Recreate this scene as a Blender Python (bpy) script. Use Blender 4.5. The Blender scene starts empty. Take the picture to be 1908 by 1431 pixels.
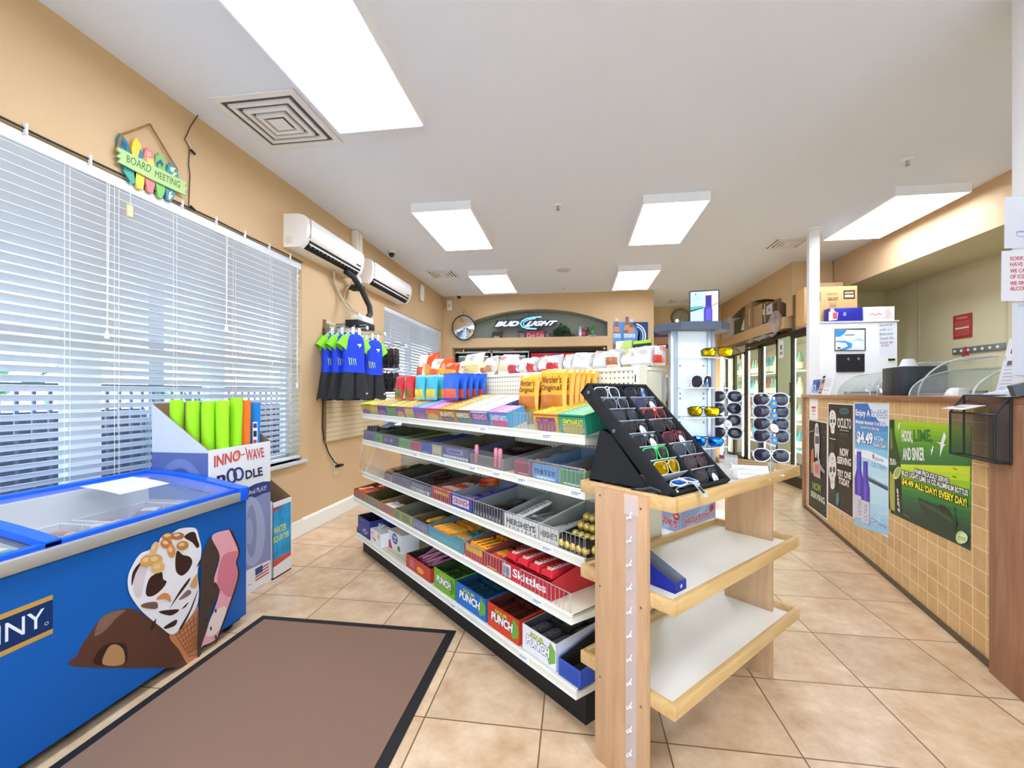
import bpy, bmesh, math, random
from mathutils import Matrix, Vector
R = math.radians
random.seed(7)
SC = bpy.context.scene
COL = SC.collection

# ------------------------------------------------------------------ camera
cam_d = bpy.data.cameras.new('camera')
cam_d.sensor_width = 36.0
cam_d.lens = 820.0 / 1908.0 * 36.0
cam_d.shift_y = 17.5 / 1908.0
cam_d.clip_start = 0.05
cam = bpy.data.objects.new('camera', cam_d)
COL.objects.link(cam)
cam.location = (0, 0, 1.3)
cam.rotation_euler = (R(90), 0, R(8.12))
SC.camera = cam

# ------------------------------------------------------------------ sky, sun, exposure
SC.view_settings.view_transform = 'Standard'
SC.view_settings.look = 'None'
SC.view_settings.exposure = 0.97
SC.view_settings.gamma = 1.0
SC.view_settings.use_curve_mapping = False
SC.cycles.use_denoising = True
SC.cycles.max_bounces = 8
SC.cycles.transparent_max_bounces = 12
SC.cycles.sample_clamp_indirect = 6.0
SC.cycles.caustics_reflective = False
SC.cycles.caustics_refractive = False
LAMP_STRENGTH = 11.5
world = bpy.data.worlds.new('sky')
SC.world = world
world.use_nodes = True
wn = world.node_tree.nodes
wn.clear()
w_out = wn.new('ShaderNodeOutputWorld')
w_bg = wn.new('ShaderNodeBackground')
w_sky = wn.new('ShaderNodeTexSky')
w_sky.sky_type = 'NISHITA'
w_sky.sun_elevation = R(52)
w_sky.sun_rotation = R(31)
w_sky.sun_disc = False
w_bg.inputs['Strength'].default_value = 0.8
world.node_tree.links.new(w_sky.outputs[0], w_bg.inputs[0])
world.node_tree.links.new(w_bg.outputs[0], w_out.inputs[0])
sun_d = bpy.data.lights.new('sun', 'SUN')
sun_d.energy = 6.5
sun_d.angle = R(0.6)
sun = bpy.data.objects.new('sun', sun_d)
COL.objects.link(sun)
sun.rotation_euler = (R(38), 0, R(-31))

# ------------------------------------------------------------------ materials
_mats = {}
def srgb(h):
    h = h.lstrip('#')
    out = []
    for i in (0, 2, 4):
        c = int(h[i:i+2], 16) / 255.0
        out.append(c / 12.92 if c <= 0.04045 else ((c + 0.055) / 1.055) ** 2.4)
    return (*out, 1.0)

def C(h, rough=0.5, metal=0.0, spec=0.4, bump=0.0, scale=60.0, vary=0.0, coat=0.0):
    """plain paint, card, plastic or metal with a little procedural grain"""
    key = (h, rough, metal, spec, bump, scale, vary, coat)
    if key in _mats:
        return _mats[key]
    m = bpy.data.materials.new('paint_' + h.lstrip('#'))
    m.use_nodes = True
    nt = m.node_tree
    b = nt.nodes['Principled BSDF']
    b.inputs['Base Color'].default_value = srgb(h)
    b.inputs['Roughness'].default_value = rough
    b.inputs['Metallic'].default_value = metal
    b.inputs['Specular IOR Level'].default_value = spec
    b.inputs['Coat Weight'].default_value = coat
    if bump or vary:
        tc = nt.nodes.new('ShaderNodeTexCoord')
        nz = nt.nodes.new('ShaderNodeTexNoise')
        nz.inputs['Scale'].default_value = scale
        nz.inputs['Detail'].default_value = 4
        nt.links.new(tc.outputs['Object'], nz.inputs['Vector'])
        if bump:
            bp = nt.nodes.new('ShaderNodeBump')
            bp.inputs['Strength'].default_value = bump
            bp.inputs['Distance'].default_value = 0.01
            nt.links.new(nz.outputs['Fac'], bp.inputs['Height'])
            nt.links.new(bp.outputs[0], b.inputs['Normal'])
        if vary:
            cr = nt.nodes.new('ShaderNodeValToRGB')
            c0 = srgb(h)
            cr.color_ramp.elements[0].position = 0.3
            cr.color_ramp.elements[1].position = 0.7
            cr.color_ramp.elements[0].color = tuple(max(0, c * (1 - vary)) for c in c0[:3]) + (1,)
            cr.color_ramp.elements[1].color = tuple(min(1, c * (1 + vary)) for c in c0[:3]) + (1,)
            nt.links.new(nz.outputs['Fac'], cr.inputs[0])
            nt.links.new(cr.outputs[0], b.inputs['Base Color'])
    _mats[key] = m
    return m

def glow(h, strength):
    key = ('glow', h, strength)
    if key in _mats:
        return _mats[key]
    m = bpy.data.materials.new('glow_' + h.lstrip('#'))
    m.use_nodes = True
    nt = m.node_tree
    nt.nodes.clear()
    o = nt.nodes.new('ShaderNodeOutputMaterial')
    e = nt.nodes.new('ShaderNodeEmission')
    e.inputs[0].default_value = srgb(h)
    e.inputs[1].default_value = strength
    nt.links.new(e.outputs[0], o.inputs[0])
    _mats[key] = m
    return m

def glass(h='#ffffff', alpha=0.12, rough=0.02, tint=None):
    """thin clear sheet: mostly see-through, reflecting a little"""
    key = ('glass', h, alpha, rough, tint)
    if key in _mats:
        return _mats[key]
    m = bpy.data.materials.new('clear_' + h.lstrip('#'))
    m.use_nodes = True
    nt = m.node_tree
    nt.nodes.clear()
    o = nt.nodes.new('ShaderNodeOutputMaterial')
    t = nt.nodes.new('ShaderNodeBsdfTransparent')
    t.inputs[0].default_value = srgb(tint or h)
    g = nt.nodes.new('ShaderNodeBsdfPrincipled')
    g.inputs['Base Color'].default_value = srgb(h)
    g.inputs['Roughness'].default_value = rough
    mx = nt.nodes.new('ShaderNodeMixShader')
    mx.inputs[0].default_value = alpha
    nt.links.new(t.outputs[0], mx.inputs[1])
    nt.links.new(g.outputs[0], mx.inputs[2])
    nt.links.new(mx.outputs[0], o.inputs[0])
    _mats[key] = m
    return m

def wood(h1, h2, name, scale=6.0, rough=0.4, axis='X'):
    key = ('wood', h1, h2, axis, scale)
    if key in _mats:
        return _mats[key]
    m = bpy.data.materials.new(name)
    m.use_nodes = True
    nt = m.node_tree
    b = nt.nodes['Principled BSDF']
    tc = nt.nodes.new('ShaderNodeTexCoord')
    mp = nt.nodes.new('ShaderNodeMapping')
    st = {'X': (1, 9, 9), 'Y': (9, 1, 9), 'Z': (9, 9, 1)}[axis]
    mp.inputs['Scale'].default_value = st
    nz = nt.nodes.new('ShaderNodeTexNoise')
    nz.inputs['Scale'].default_value = scale
    nz.inputs['Detail'].default_value = 6
    nz.inputs['Distortion'].default_value = 0.8
    cr = nt.nodes.new('ShaderNodeValToRGB')
    cr.color_ramp.elements[0].position = 0.3
    cr.color_ramp.elements[1].position = 0.72
    cr.color_ramp.elements[0].color = srgb(h1)
    cr.color_ramp.elements[1].color = srgb(h2)
    nt.links.new(tc.outputs['Object'], mp.inputs[0])
    nt.links.new(mp.outputs[0], nz.inputs['Vector'])
    nt.links.new(nz.outputs['Fac'], cr.inputs[0])
    nt.links.new(cr.outputs[0], b.inputs['Base Color'])
    b.inputs['Roughness'].default_value = rough
    _mats[key] = m
    return m

def tiles(name, h1, h2, grout, sx, sy, ox, oy, mortar, rough, axes='XY', contrast=0.5, nscale=5.0):
    """square tiles with mottled stone colour and grout lines"""
    m = bpy.data.materials.new(name)
    m.use_nodes = True
    nt = m.node_tree
    L = nt.links.new
    b = nt.nodes['Principled BSDF']
    tc = nt.nodes.new('ShaderNodeTexCoord')
    sp = nt.nodes.new('ShaderNodeSeparateXYZ')
    L(tc.outputs['Object'], sp.inputs[0])
    def line(axis, size, off):
        a = nt.nodes.new('ShaderNodeMath'); a.operation = 'SUBTRACT'
        L(sp.outputs[axis], a.inputs[0]); a.inputs[1].default_value = off
        d = nt.nodes.new('ShaderNodeMath'); d.operation = 'DIVIDE'
        L(a.outputs[0], d.inputs[0]); d.inputs[1].default_value = size
        fl = nt.nodes.new('ShaderNodeMath'); fl.operation = 'FLOOR'
        L(d.outputs[0], fl.inputs[0])
        pp = nt.nodes.new('ShaderNodeMath'); pp.operation = 'PINGPONG'
        L(d.outputs[0], pp.inputs[0]); pp.inputs[1].default_value = 0.5
        lt = nt.nodes.new('ShaderNodeMath'); lt.operation = 'LESS_THAN'
        L(pp.outputs[0], lt.inputs[0]); lt.inputs[1].default_value = mortar / size / 2
        return lt, fl
    l1, f1 = line(axes[0], sx, ox)
    l2, f2 = line(axes[1], sy, oy)
    mx = nt.nodes.new('ShaderNodeMath'); mx.operation = 'MAXIMUM'
    L(l1.outputs[0], mx.inputs[0]); L(l2.outputs[0], mx.inputs[1])
    cb = nt.nodes.new('ShaderNodeCombineXYZ')
    L(f1.outputs[0], cb.inputs[0]); L(f2.outputs[0], cb.inputs[1])
    wnz = nt.nodes.new('ShaderNodeTexWhiteNoise')
    L(cb.outputs[0], wnz.inputs['Vector'])
    add = nt.nodes.new('ShaderNodeVectorMath'); add.operation = 'MULTIPLY_ADD'
    L(wnz.outputs['Color'], add.inputs[0]); add.inputs[1].default_value = (9, 9, 9)
    L(tc.outputs['Object'], add.inputs[2])
    nz = nt.nodes.new('ShaderNodeTexNoise')
    nz.inputs['Scale'].default_value = nscale
    nz.inputs['Detail'].default_value = 9
    nz.inputs['Roughness'].default_value = 0.68
    L(add.outputs[0], nz.inputs['Vector'])
    cr = nt.nodes.new('ShaderNodeValToRGB')
    cr.color_ramp.elements[0].position = 0.5 - contrast * 0.4
    cr.color_ramp.elements[1].position = 0.5 + contrast * 0.4
    cr.color_ramp.elements[0].color = srgb(h1)
    cr.color_ramp.elements[1].color = srgb(h2)
    L(nz.outputs['Fac'], cr.inputs[0])
    hs = nt.nodes.new('ShaderNodeHueSaturation')
    mr = nt.nodes.new('ShaderNodeMapRange')
    L(wnz.outputs['Value'], mr.inputs[0]); mr.inputs[3].default_value = 0.93; mr.inputs[4].default_value = 1.07
    L(mr.outputs[0], hs.inputs['Value']); L(cr.outputs[0], hs.inputs['Color'])
    mc = nt.nodes.new('ShaderNodeMix'); mc.data_type = 'RGBA'
    L(mx.outputs[0], mc.inputs['Factor']); L(hs.outputs[0], mc.inputs[6])
    mc.inputs[7].default_value = srgb(grout)
    L(mc.outputs[2], b.inputs['Base Color'])
    b.inputs['Roughness'].default_value = rough
    bp = nt.nodes.new('ShaderNodeBump'); bp.inputs['Strength'].default_value = 0.25; bp.inputs['Distance'].default_value = 0.004
    iv = nt.nodes.new('ShaderNodeMath'); iv.operation = 'SUBTRACT'; iv.inputs[0].default_value = 0.8
    L(mx.outputs[0], iv.inputs[1]); L(iv.outputs[0], bp.inputs['Height']); L(bp.outputs[0], b.inputs['Normal'])
    return m

# ------------------------------------------------------------------ mesh building
_text = {}
def text_mesh(s, bold=0.0, shear=0.0):
    """flat triangles of a word, scaled to a 1 x 1 box, with its natural aspect"""
    key = (s, bold, shear)
    if key in _text:
        return _text[key]
    cu = bpy.data.curves.new('t', 'FONT')
    cu.body = s; cu.offset = bold; cu.shear = shear; cu.resolution_u = 3
    cu.fill_mode = 'FRONT'
    ob = bpy.data.objects.new('t', cu)
    COL.objects.link(ob)
    dg = bpy.context.evaluated_depsgraph_get()
    me = bpy.data.meshes.new_from_object(ob.evaluated_get(dg))
    vs = [v.co.copy() for v in me.vertices]
    fs = [tuple(p.vertices) for p in me.polygons]
    bpy.data.objects.remove(ob); bpy.data.curves.remove(cu); bpy.data.meshes.remove(me)
    if vs:
        x0 = min(v.x for v in vs); x1 = max(v.x for v in vs)
        y0 = min(v.y for v in vs); y1 = max(v.y for v in vs)
    else:
        x0 = y0 = 0; x1 = y1 = 1
    w = max(x1 - x0, 1e-4); h = max(y1 - y0, 1e-4)
    r = ([((v.x - x0) / w, (v.y - y0) / h) for v in vs], fs, w / h)
    _text[key] = r
    return r

class Pic:
    """flat artwork on a plane: origin o, unit axes u, v"""
    def __init__(s, mb, o, u, v, lift=0.0006):
        s.mb = mb; s.o = Vector(o); s.u = Vector(u).normalized(); s.v = Vector(v).normalized()
        s.n = s.u.cross(s.v); s.k = 0; s.lift = lift * 0.22; s.warp = None
    def P(s, x, y, k=None):
        if s.warp: x, y = s.warp(x, y)
        return s.o + s.u * x + s.v * y + s.n * (s.lift * (s.k if k is None else k))
    def poly(s, pts, m):
        s.k += 1
        s.mb.face([s.P(x, y) for x, y in pts], m)
    def spoly(s, pts, m, n=5):
        """closed outline rounded through its points"""
        out = []; k = len(pts)
        for i in range(k):
            p0, p1, p2, p3 = pts[i - 1], pts[i], pts[(i + 1) % k], pts[(i + 2) % k]
            for j in range(n):
                t = j / n
                out.append(tuple(0.5 * (2 * p1[a] + (p2[a] - p0[a]) * t + (2 * p0[a] - 5 * p1[a] + 4 * p2[a] - p3[a]) * t * t + (3 * p1[a] - p0[a] - 3 * p2[a] + p3[a]) * t ** 3) for a in (0, 1)))
        s.poly(out, m)
    def rect(s, x0, y0, x1, y1, m):
        s.poly([(x0, y0), (x1, y0), (x1, y1), (x0, y1)], m)
    def ell(s, cx, cy, rx, ry, m, n=20, rot=0.0, a0=0, a1=360):
        c, q = math.cos(R(rot)), math.sin(R(rot))
        full = abs(a1 - a0) >= 360
        pts = []
        for i in range(n + (0 if full else 1)):
            a = R(a0 + (a1 - a0) * i / n)
            x, y = rx * math.cos(a), ry * math.sin(a)
            pts.append((cx + x * c - y * q, cy + x * q + y * c))
        s.poly(pts, m)
    def ring(s, cx, cy, rx, ry, t, m, n=24, a0=0, a1=360):
        s.k += 1
        for i in range(n):
            a, b = R(a0 + (a1 - a0) * i / n), R(a0 + (a1 - a0) * (i + 1) / n)
            s.mb.face([s.P(cx + (rx - t) * math.cos(a), cy + (ry - t) * math.sin(a)), s.P(cx + rx * math.cos(a), cy + ry * math.sin(a)),
                       s.P(cx + rx * math.cos(b), cy + ry * math.sin(b)), s.P(cx + (rx - t) * math.cos(b), cy + (ry - t) * math.sin(b))], m)
    def line(s, pts, w, m):
        s.k += 1
        for (x0, y0), (x1, y1) in zip(pts, pts[1:]):
            d = math.hypot(x1 - x0, y1 - y0) or 1
            nx, ny = -(y1 - y0) / d * w / 2, (x1 - x0) / d * w / 2
            s.mb.face([s.P(x0 - nx, y0 - ny), s.P(x1 - nx, y1 - ny), s.P(x1 + nx, y1 + ny), s.P(x0 + nx, y0 + ny)], m)
    def text(s, t, x, y, w, h, m, bold=0.0, shear=0.0, rot=0.0, fit=True, edge=None, ew=0.0):
        """word in the box x..x+w, y..y+h"""
        vs, fs, asp = text_mesh(t, bold, shear)
        if not fit:
            w = h * asp
        if edge is not None:
            for dx, dy in ((ew, 0), (-ew, 0), (0, ew), (0, -ew), (ew, ew), (-ew, ew), (ew, -ew), (-ew, -ew)):
                s.text(t, x + dx, y + dy, w, h, edge, bold, shear, rot); s.k -= 1
            s.k += 1
        s.k += 1
        c, q = math.cos(R(rot)), math.sin(R(rot))
        pts = []
        for a, b in vs:
            X, Y = a * w, b * h
            pts.append(s.P(x + X * c - Y * q, y + X * q + Y * c))
        s.mb.mesh(pts, fs, m)

class MB:
    def __init__(s, T=None):
        s.v = []; s.f = []; s.m = []; s.s = []; s.mats = []; s.T = T or Matrix()
    def mi(s, m):
        if m not in s.mats:
            s.mats.append(m)
        return s.mats.index(m)
    def mesh(s, pts, faces, m, smooth=False):
        b = len(s.v); i = s.mi(m)
        s.v += [s.T @ Vector(p) for p in pts]
        for f in faces:
            s.f.append(tuple(b + k for k in f)); s.m.append(i); s.s.append(smooth)
        return s
    def face(s, pts, m, smooth=False):
        return s.mesh(pts, [tuple(range(len(pts)))], m, smooth)
    def box(s, x0, x1, y0, y1, z0, z1, m, bev=0.0, skip='', mm=None):
        """mm: {'f','k','l','r','t','b'} -> other material for that face"""
        if bev > 0:
            bm = bmesh.new()
            bmesh.ops.create_cube(bm, size=1)
            for v in bm.verts:
                v.co = Vector(((x0 + x1) / 2 + v.co.x * (x1 - x0), (y0 + y1) / 2 + v.co.y * (y1 - y0), (z0 + z1) / 2 + v.co.z * (z1 - z0)))
            bmesh.ops.bevel(bm, geom=bm.edges[:], offset=bev, segments=2, affect='EDGES', profile=0.5)
            bm.verts.index_update()
            s.mesh([v.co.copy() for v in bm.verts], [tuple(v.index for v in f.verts) for f in bm.faces], m, True)
            bm.free()
            return s
        P = [(x0, y0, z0), (x1, y0, z0), (x1, y1, z0), (x0, y1, z0), (x0, y0, z1), (x1, y0, z1), (x1, y1, z1), (x0, y1, z1)]
        F = {'b': (0, 3, 2, 1), 't': (4, 5, 6, 7), 'f': (0, 1, 5, 4), 'k': (2, 3, 7, 6), 'l': (3, 0, 4, 7), 'r': (1, 2, 6, 5)}
        if not mm:
            return s.mesh(P, [F[k] for k in F if k not in skip], m)
        for k in F:
            if k not in skip:
                s.face([P[i] for i in F[k]], mm.get(k, m))
        return s
    def cyl(s, p0, p1, r, m, n=12, r1=None, caps=True, smooth=True):
        p0, p1 = Vector(p0), Vector(p1)
        d = (p1 - p0).normalized()
        a = d.orthogonal().normalized(); b = d.cross(a)
        r1 = r if r1 is None else r1
        pts = []
        for i in range(n):
            t = 2 * math.pi * i / n
            w = a * math.cos(t) + b * math.sin(t)
            pts += [p0 + w * r, p1 + w * r1]
        s.mesh(pts, [(2 * i, 2 * ((i + 1) % n), 2 * ((i + 1) % n) + 1, 2 * i + 1) for i in range(n)], m, smooth)
        if caps:
            s.mesh(pts, [tuple(2 * i for i in range(n))[::-1], tuple(2 * i + 1 for i in range(n))], m)
        return s
    def tube(s, path, r, m, n=8, caps=True):
        path = [Vector(p) for p in path]
        rings = []
        ref = None
        for i, p in enumerate(path):
            d = ((path[min(i + 1, len(path) - 1)] - path[max(i - 1, 0)])).normalized()
            if ref is None:
                ref = d.orthogonal().normalized()
            ref = (ref - d * ref.dot(d)).normalized()
            b = d.cross(ref)
            rr = r[i] if isinstance(r, (list, tuple)) else r
            rings.append([p + (ref * math.cos(2 * math.pi * k / n) + b * math.sin(2 * math.pi * k / n)) * rr for k in range(n)])
        pts = [q for g in rings for q in g]
        fs = []
        for i in range(len(path) - 1):
            for k in range(n):
                fs.append((i * n + k, i * n + (k + 1) % n, (i + 1) * n + (k + 1) % n, (i + 1) * n + k))
        s.mesh(pts, fs, m, True)
        if caps:
            s.mesh(rings[0], [tuple(range(n))[::-1]], m); s.mesh(rings[-1], [tuple(range(n))], m)
        return s
    def lathe(s, prof, m, n=16, at=(0, 0, 0), M3=None, sx=1.0, sy=1.0):
        M3 = M3 or Matrix.Identity(3)
        at = Vector(at)
        pts = []; fs = []
        for (r, z) in prof:
            for k in range(n):
                t = 2 * math.pi * k / n
                pts.append(at + M3 @ Vector((r * math.cos(t) * sx, r * math.sin(t) * sy, z)))
        for i in range(len(prof) - 1):
            for k in range(n):
                fs.append((i * n + k, i * n + (k + 1) % n, (i + 1) * n + (k + 1) % n, (i + 1) * n + k))
        return s.mesh(pts, fs, m, True)
    def ball(s, c, r, m, n=12, sq=(1, 1, 1)):
        prof = [(max(1e-4, math.sin(math.pi * i / (n // 2 + 1)) ), -math.cos(math.pi * i / (n // 2 + 1))) for i in range(n // 2 + 2)]
        pts = []; fs = []
        for (q, z) in prof:
            for k in range(n):
                t = 2 * math.pi * k / n
                pts.append((c[0] + q * math.cos(t) * r * sq[0], c[1] + q * math.sin(t) * r * sq[1], c[2] + z * r * sq[2]))
        for i in range(len(prof) - 1):
            for k in range(n):
                fs.append((i * n + k, i * n + (k + 1) % n, (i + 1) * n + (k + 1) % n, (i + 1) * n + k))
        return s.mesh(pts, fs, m, True)
    def prism(s, pts, o, u, v, depth, m, side=None, smooth=False):
        """outline pts in plane (o,u,v), extruded by depth along u x v (both ways from 0 to depth)"""
        o, u, v = Vector(o), Vector(u), Vector(v)
        n = u.cross(v).normalized() * depth
        a = [o + u * x + v * y for x, y in pts]
        b = [p + n for p in a]
        k = len(pts)
        s.mesh(a, [tuple(range(k))[::-1]], m); s.mesh(b, [tuple(range(k))], m)
        s.mesh(a + b, [(i, (i + 1) % k, k + (i + 1) % k, k + i) for i in range(k)], side or m, smooth)
        return s
    def surf(s, fn, nu, nv, m, smooth=True):
        pts = [fn(i / nu, j / nv) for i in range(nu + 1) for j in range(nv + 1)]
        w = nv + 1
        fs = [(i * w + j, (i + 1) * w + j, (i + 1) * w + j + 1, i * w + j + 1) for i in range(nu) for j in range(nv)]
        return s.mesh(pts, fs, m, smooth)
    def pic(s, o, u, v, lift=0.0006):
        return Pic(s, o, u, v, lift)
    def build(s, name, parent=None, M=None):
        me = bpy.data.meshes.new(name)
        me.from_pydata([tuple(p) for p in s.v], [], s.f)
        for m in s.mats:
            me.materials.append(m)
        me.polygons.foreach_set('material_index', s.m)
        me.polygons.foreach_set('use_smooth', s.s)
        me.update()
        if any(s.s):
            me.set_sharp_from_angle(angle=R(42))
        ob = bpy.data.objects.new(name, me)
        COL.objects.link(ob)
        if parent is not None:
            ob.parent = parent
        if M is not None:
            ob.matrix_world = M
        return ob

def tag(o, label, cat, group=None, kind=None):
    o['label'] = label; o['category'] = cat
    if group: o['group'] = group
    if kind: o['kind'] = kind
    return o
def thing(name, label, cat, M=None, group=None):
    o = bpy.data.objects.new(name, None)
    COL.objects.link(o)
    o.empty_display_size = 0.05
    if M is not None:
        o.matrix_world = M
    return tag(o, label, cat, group)
def struct(mb, name, M=None, parent=None):
    o = mb.build(name, parent, M)
    if parent is None:
        o['kind'] = 'structure'
    return o
_kids = {}
def kids(o):
    return [c for c in bpy.data.objects if c.parent == o]
def dup(root, M, label=None, group=None):
    """copy of a thing with copies of its parts and their sub-parts"""
    r = root.copy(); COL.objects.link(r); r.matrix_world = M
    if label: r['label'] = label
    if group: r['group'] = group
    if root.name not in _kids:
        _kids[root.name] = [(c, kids(c)) for c in kids(root)]
    for c, sub in _kids[root.name]:
        d = c.copy(); COL.objects.link(d); d.parent = r
        for g in sub:
            e = g.copy(); COL.objects.link(e); e.parent = d
    return r
def T(x=0, y=0, z=0, rz=0, rx=0, ry=0):
    return Matrix.Translation((x, y, z)) @ Matrix.Rotation(R(rz), 4, 'Z') @ Matrix.Rotation(R(ry), 4, 'Y') @ Matrix.Rotation(R(rx), 4, 'X')

# frames: x runs to the viewer's right along the face, y goes into it, z up
WALL_L = Matrix.Translation((-2.5, 0, 0)) @ Matrix.Rotation(R(90), 4, 'Z')          # x = room Y
BACK = Matrix.Translation((0, 8.16, 0))                                             # x = room X
WALL_R = Matrix.Translation((3.03, 0, 0)) @ Matrix.Rotation(R(-90), 4, 'Z')         # x = -room Y
_ph = R(-43.5)
_A = Vector((-math.cos(_ph), -math.sin(_ph), 0)); _B = Vector((-math.sin(_ph), math.cos(_ph), 0))
GON = Matrix.Translation(_A * 3.62 + _B * 1.296) @ Matrix.Rotation(_ph, 4, 'Z')     # gondola: x along its front
_cd = Vector((1.975 - 2.60, 2.50 - 5.45, 0)).normalized()
CTR = Matrix.Translation((2.60, 5.45, 0)) @ Matrix.Rotation(math.atan2(_cd.y, _cd.x), 4, 'Z')   # counter: x along its front
WHITE = C('#f2f1ee', 0.45)
CREAM = C('#ece6d4', 0.5)
BLACK = C('#17171a', 0.5)
STEEL = C('#b9bcc2', 0.3, 0.9)
CHROME = C('#dfe2e8', 0.12, 1.0)

# ------------------------------------------------------------------ reading positions off the photograph onto a known plane
_c, _s = math.cos(R(8.12)), math.sin(R(8.12))
def sight(x, y):
    a = (x - 954.0) / 820.0; b = -(y - 733.0) / 820.0
    return Vector((a * _c - _s, a * _s + _c, b))
def on_face(M, x, y, depth=0.0):
    """photo point -> (x, z) on the plane y = depth of the frame M"""
    Mi = M.inverted()
    o = Mi @ Vector((0, 0, 1.3)); d = (Mi.to_3x3() @ sight(x, y))
    t = (depth - o.y) / d.y
    p = o + d * t
    return p.x, p.z
def on_level(M, x, y, z):
    """photo point -> (x, y) on the level z of the frame M"""
    d = sight(x, y)
    p = Vector((0, 0, 1.3)) + d * ((z - 1.3) / d.z)
    p = M.inverted() @ p
    return p.x, p.y
def photo_warp(M, depth, ox=0.0, oy=0.0, sc=1.0):
    """artwork points given in an enlargement of the photo that starts at ox, oy"""
    Mi = M.inverted(); o = Mi @ Vector((0, 0, 1.3)); M3 = Mi.to_3x3()
    def f(x, y):
        d = M3 @ sight(ox + x / sc, oy + y / sc)
        t = (depth - o.y) / d.y
        return o.x + d.x * t, o.z + d.z * t
    return f
def face_pic(mb, M, depth, ox=0.0, oy=0.0, sc=1.0, lift=0.0006):
    """artwork on the front face y = depth of frame M, drawn in photo points"""
    p = Pic(mb, (0, depth, 0), (1, 0, 0), (0, 0, 1), lift)
    p.warp = photo_warp(M, depth, ox, oy, sc)
    return p
def qtext(p, t, bl, br, tr, tl, m, bold=0.0, shear=0.0, edge=None, ew=0.0):
    """word stretched over a four-cornered patch"""
    vs, fs, asp = text_mesh(t, bold, shear)
    offs = [(0, 0)]
    if edge is not None:
        offs = [(ew, 0), (-ew, 0), (0, ew), (0, -ew), (ew, ew), (-ew, -ew), (ew, -ew), (-ew, ew), None]
    for k, of in enumerate(offs):
        mm = m if (edge is None or of is None) else edge
        dx, dy = of or (0, 0)
        if k == 0 or of is None:
            p.k += 1
        pts = []
        for a, b in vs:
            x = (bl[0] * (1 - a) + br[0] * a) * (1 - b) + (tl[0] * (1 - a) + tr[0] * a) * b
            y = (bl[1] * (1 - a) + br[1] * a) * (1 - b) + (tl[1] * (1 - a) + tr[1] * a) * b
            pts.append(p.P(x + dx, y + dy))
        p.mb.mesh(pts, fs, mm)
def blob(p, cx, cy, pts, m):
    p.poly([(cx + a, cy + b) for a, b in pts], m)

# ================================================================== THE SETTING
WALL = C('#d3b285', 0.75, bump=0.06, scale=220, vary=0.015)
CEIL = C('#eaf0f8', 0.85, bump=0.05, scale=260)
KHAKI = C('#d4c8a0', 0.8, bump=0.05, scale=220)
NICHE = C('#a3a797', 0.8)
TRIM = C('#f1eddd', 0.4)
FRAME_D = C('#d9dadb', 0.4)

FLOOR = tiles('travertine_floor_tiles', '#c29a70', '#e8cba3', '#7a5a3c', 0.468, 0.450, -2.0, 2.6, 0.006, 0.33, 'XY', 0.5, 7.0)
mb = MB(); mb.box(-2.7, 4.6, -3.0, 10.8, -0.1, 0.0, FLOOR); struct(mb, 'floor')
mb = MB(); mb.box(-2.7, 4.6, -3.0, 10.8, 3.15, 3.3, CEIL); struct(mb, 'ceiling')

# window wall, with two openings (x = room Y, y into the wall)
def wall_with_windows():
    mb = MB()
    t = 0.2
    w = [(0.35, 3.757, 0.69, 2.505), (5.54, 8.06, 0.69, 2.47)]
    mb.box(-3.0, w[0][0], 0, t, 0, 3.15, WALL)
    mb.box(w[0][1], w[1][0], 0, t, 0, 3.15, WALL)
    mb.box(w[1][1], 10.8, 0, t, 0, 3.15, WALL)
    for a, b, z0, z1 in w:
        mb.box(a, b, 0, t, 0, z0, WALL)
        mb.box(a, b, 0, t, z1, 3.15, WALL)
    return mb
struct(wall_with_windows(), 'wall_left', WALL_L)
mb = MB()
mb.box(3.757, 8.16, -0.018, 0.0, 0.0, 0.125, TRIM)
mb.prism([(0, 0), (0.018, 0), (0.012, 0.012), (0.004, 0.02), (0, 0.02)], (3.757, 0, 0.125), (0, -1, 0), (0, 0, 1), -4.4, TRIM)
mb.box(0.2, 3.757, -0.018, 0.0, 0.0, 0.14, TRIM)
struct(mb, 'baseboard_left', WALL_L)

PANE = glass('#eef6fb', 0.05, 0.01)
FRAME = C('#eef0ee', 0.4)
def window(n, a, b, z0, z1, bars):
    mb = MB()
    f = 0.05
    for x0, x1 in [(a, a + f), (b - f, b)] + bars:
        mb.box(x0, x1, 0.13, 0.19, z0, z1, FRAME)
    mb.box(a, b, 0.13, 0.19, z0, z0 + f, FRAME); mb.box(a, b, 0.13, 0.19, z1 - f, z1, FRAME)
    zm = (z0 + z1) / 2 - 0.05
    mb.box(a, b, 0.125, 0.18, zm - 0.03, zm + 0.03, FRAME)
    w = struct(mb, 'window_%d' % n, WALL_L)
    g = MB(); g.box(a + 0.02, b - 0.02, 0.158, 0.162, z0 + 0.02, z1 - 0.02, PANE)
    struct(g, 'window_pane', None, w)
    s = MB(); s.box(a - 0.03, b + 0.04, -0.035, 0.13, z0 - 0.03, z0 + 0.0, C('#d9dadb', 0.3), 0.004)
    struct(s, 'window_sill', None, w)
    return w
window(1, 0.35, 3.757, 0.69, 2.505, [(0.85, 1.0), (1.955, 2.12), (2.86, 3.0)])
window(2, 5.54, 8.06, 0.69, 2.47, [(6.72, 6.86)])

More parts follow.
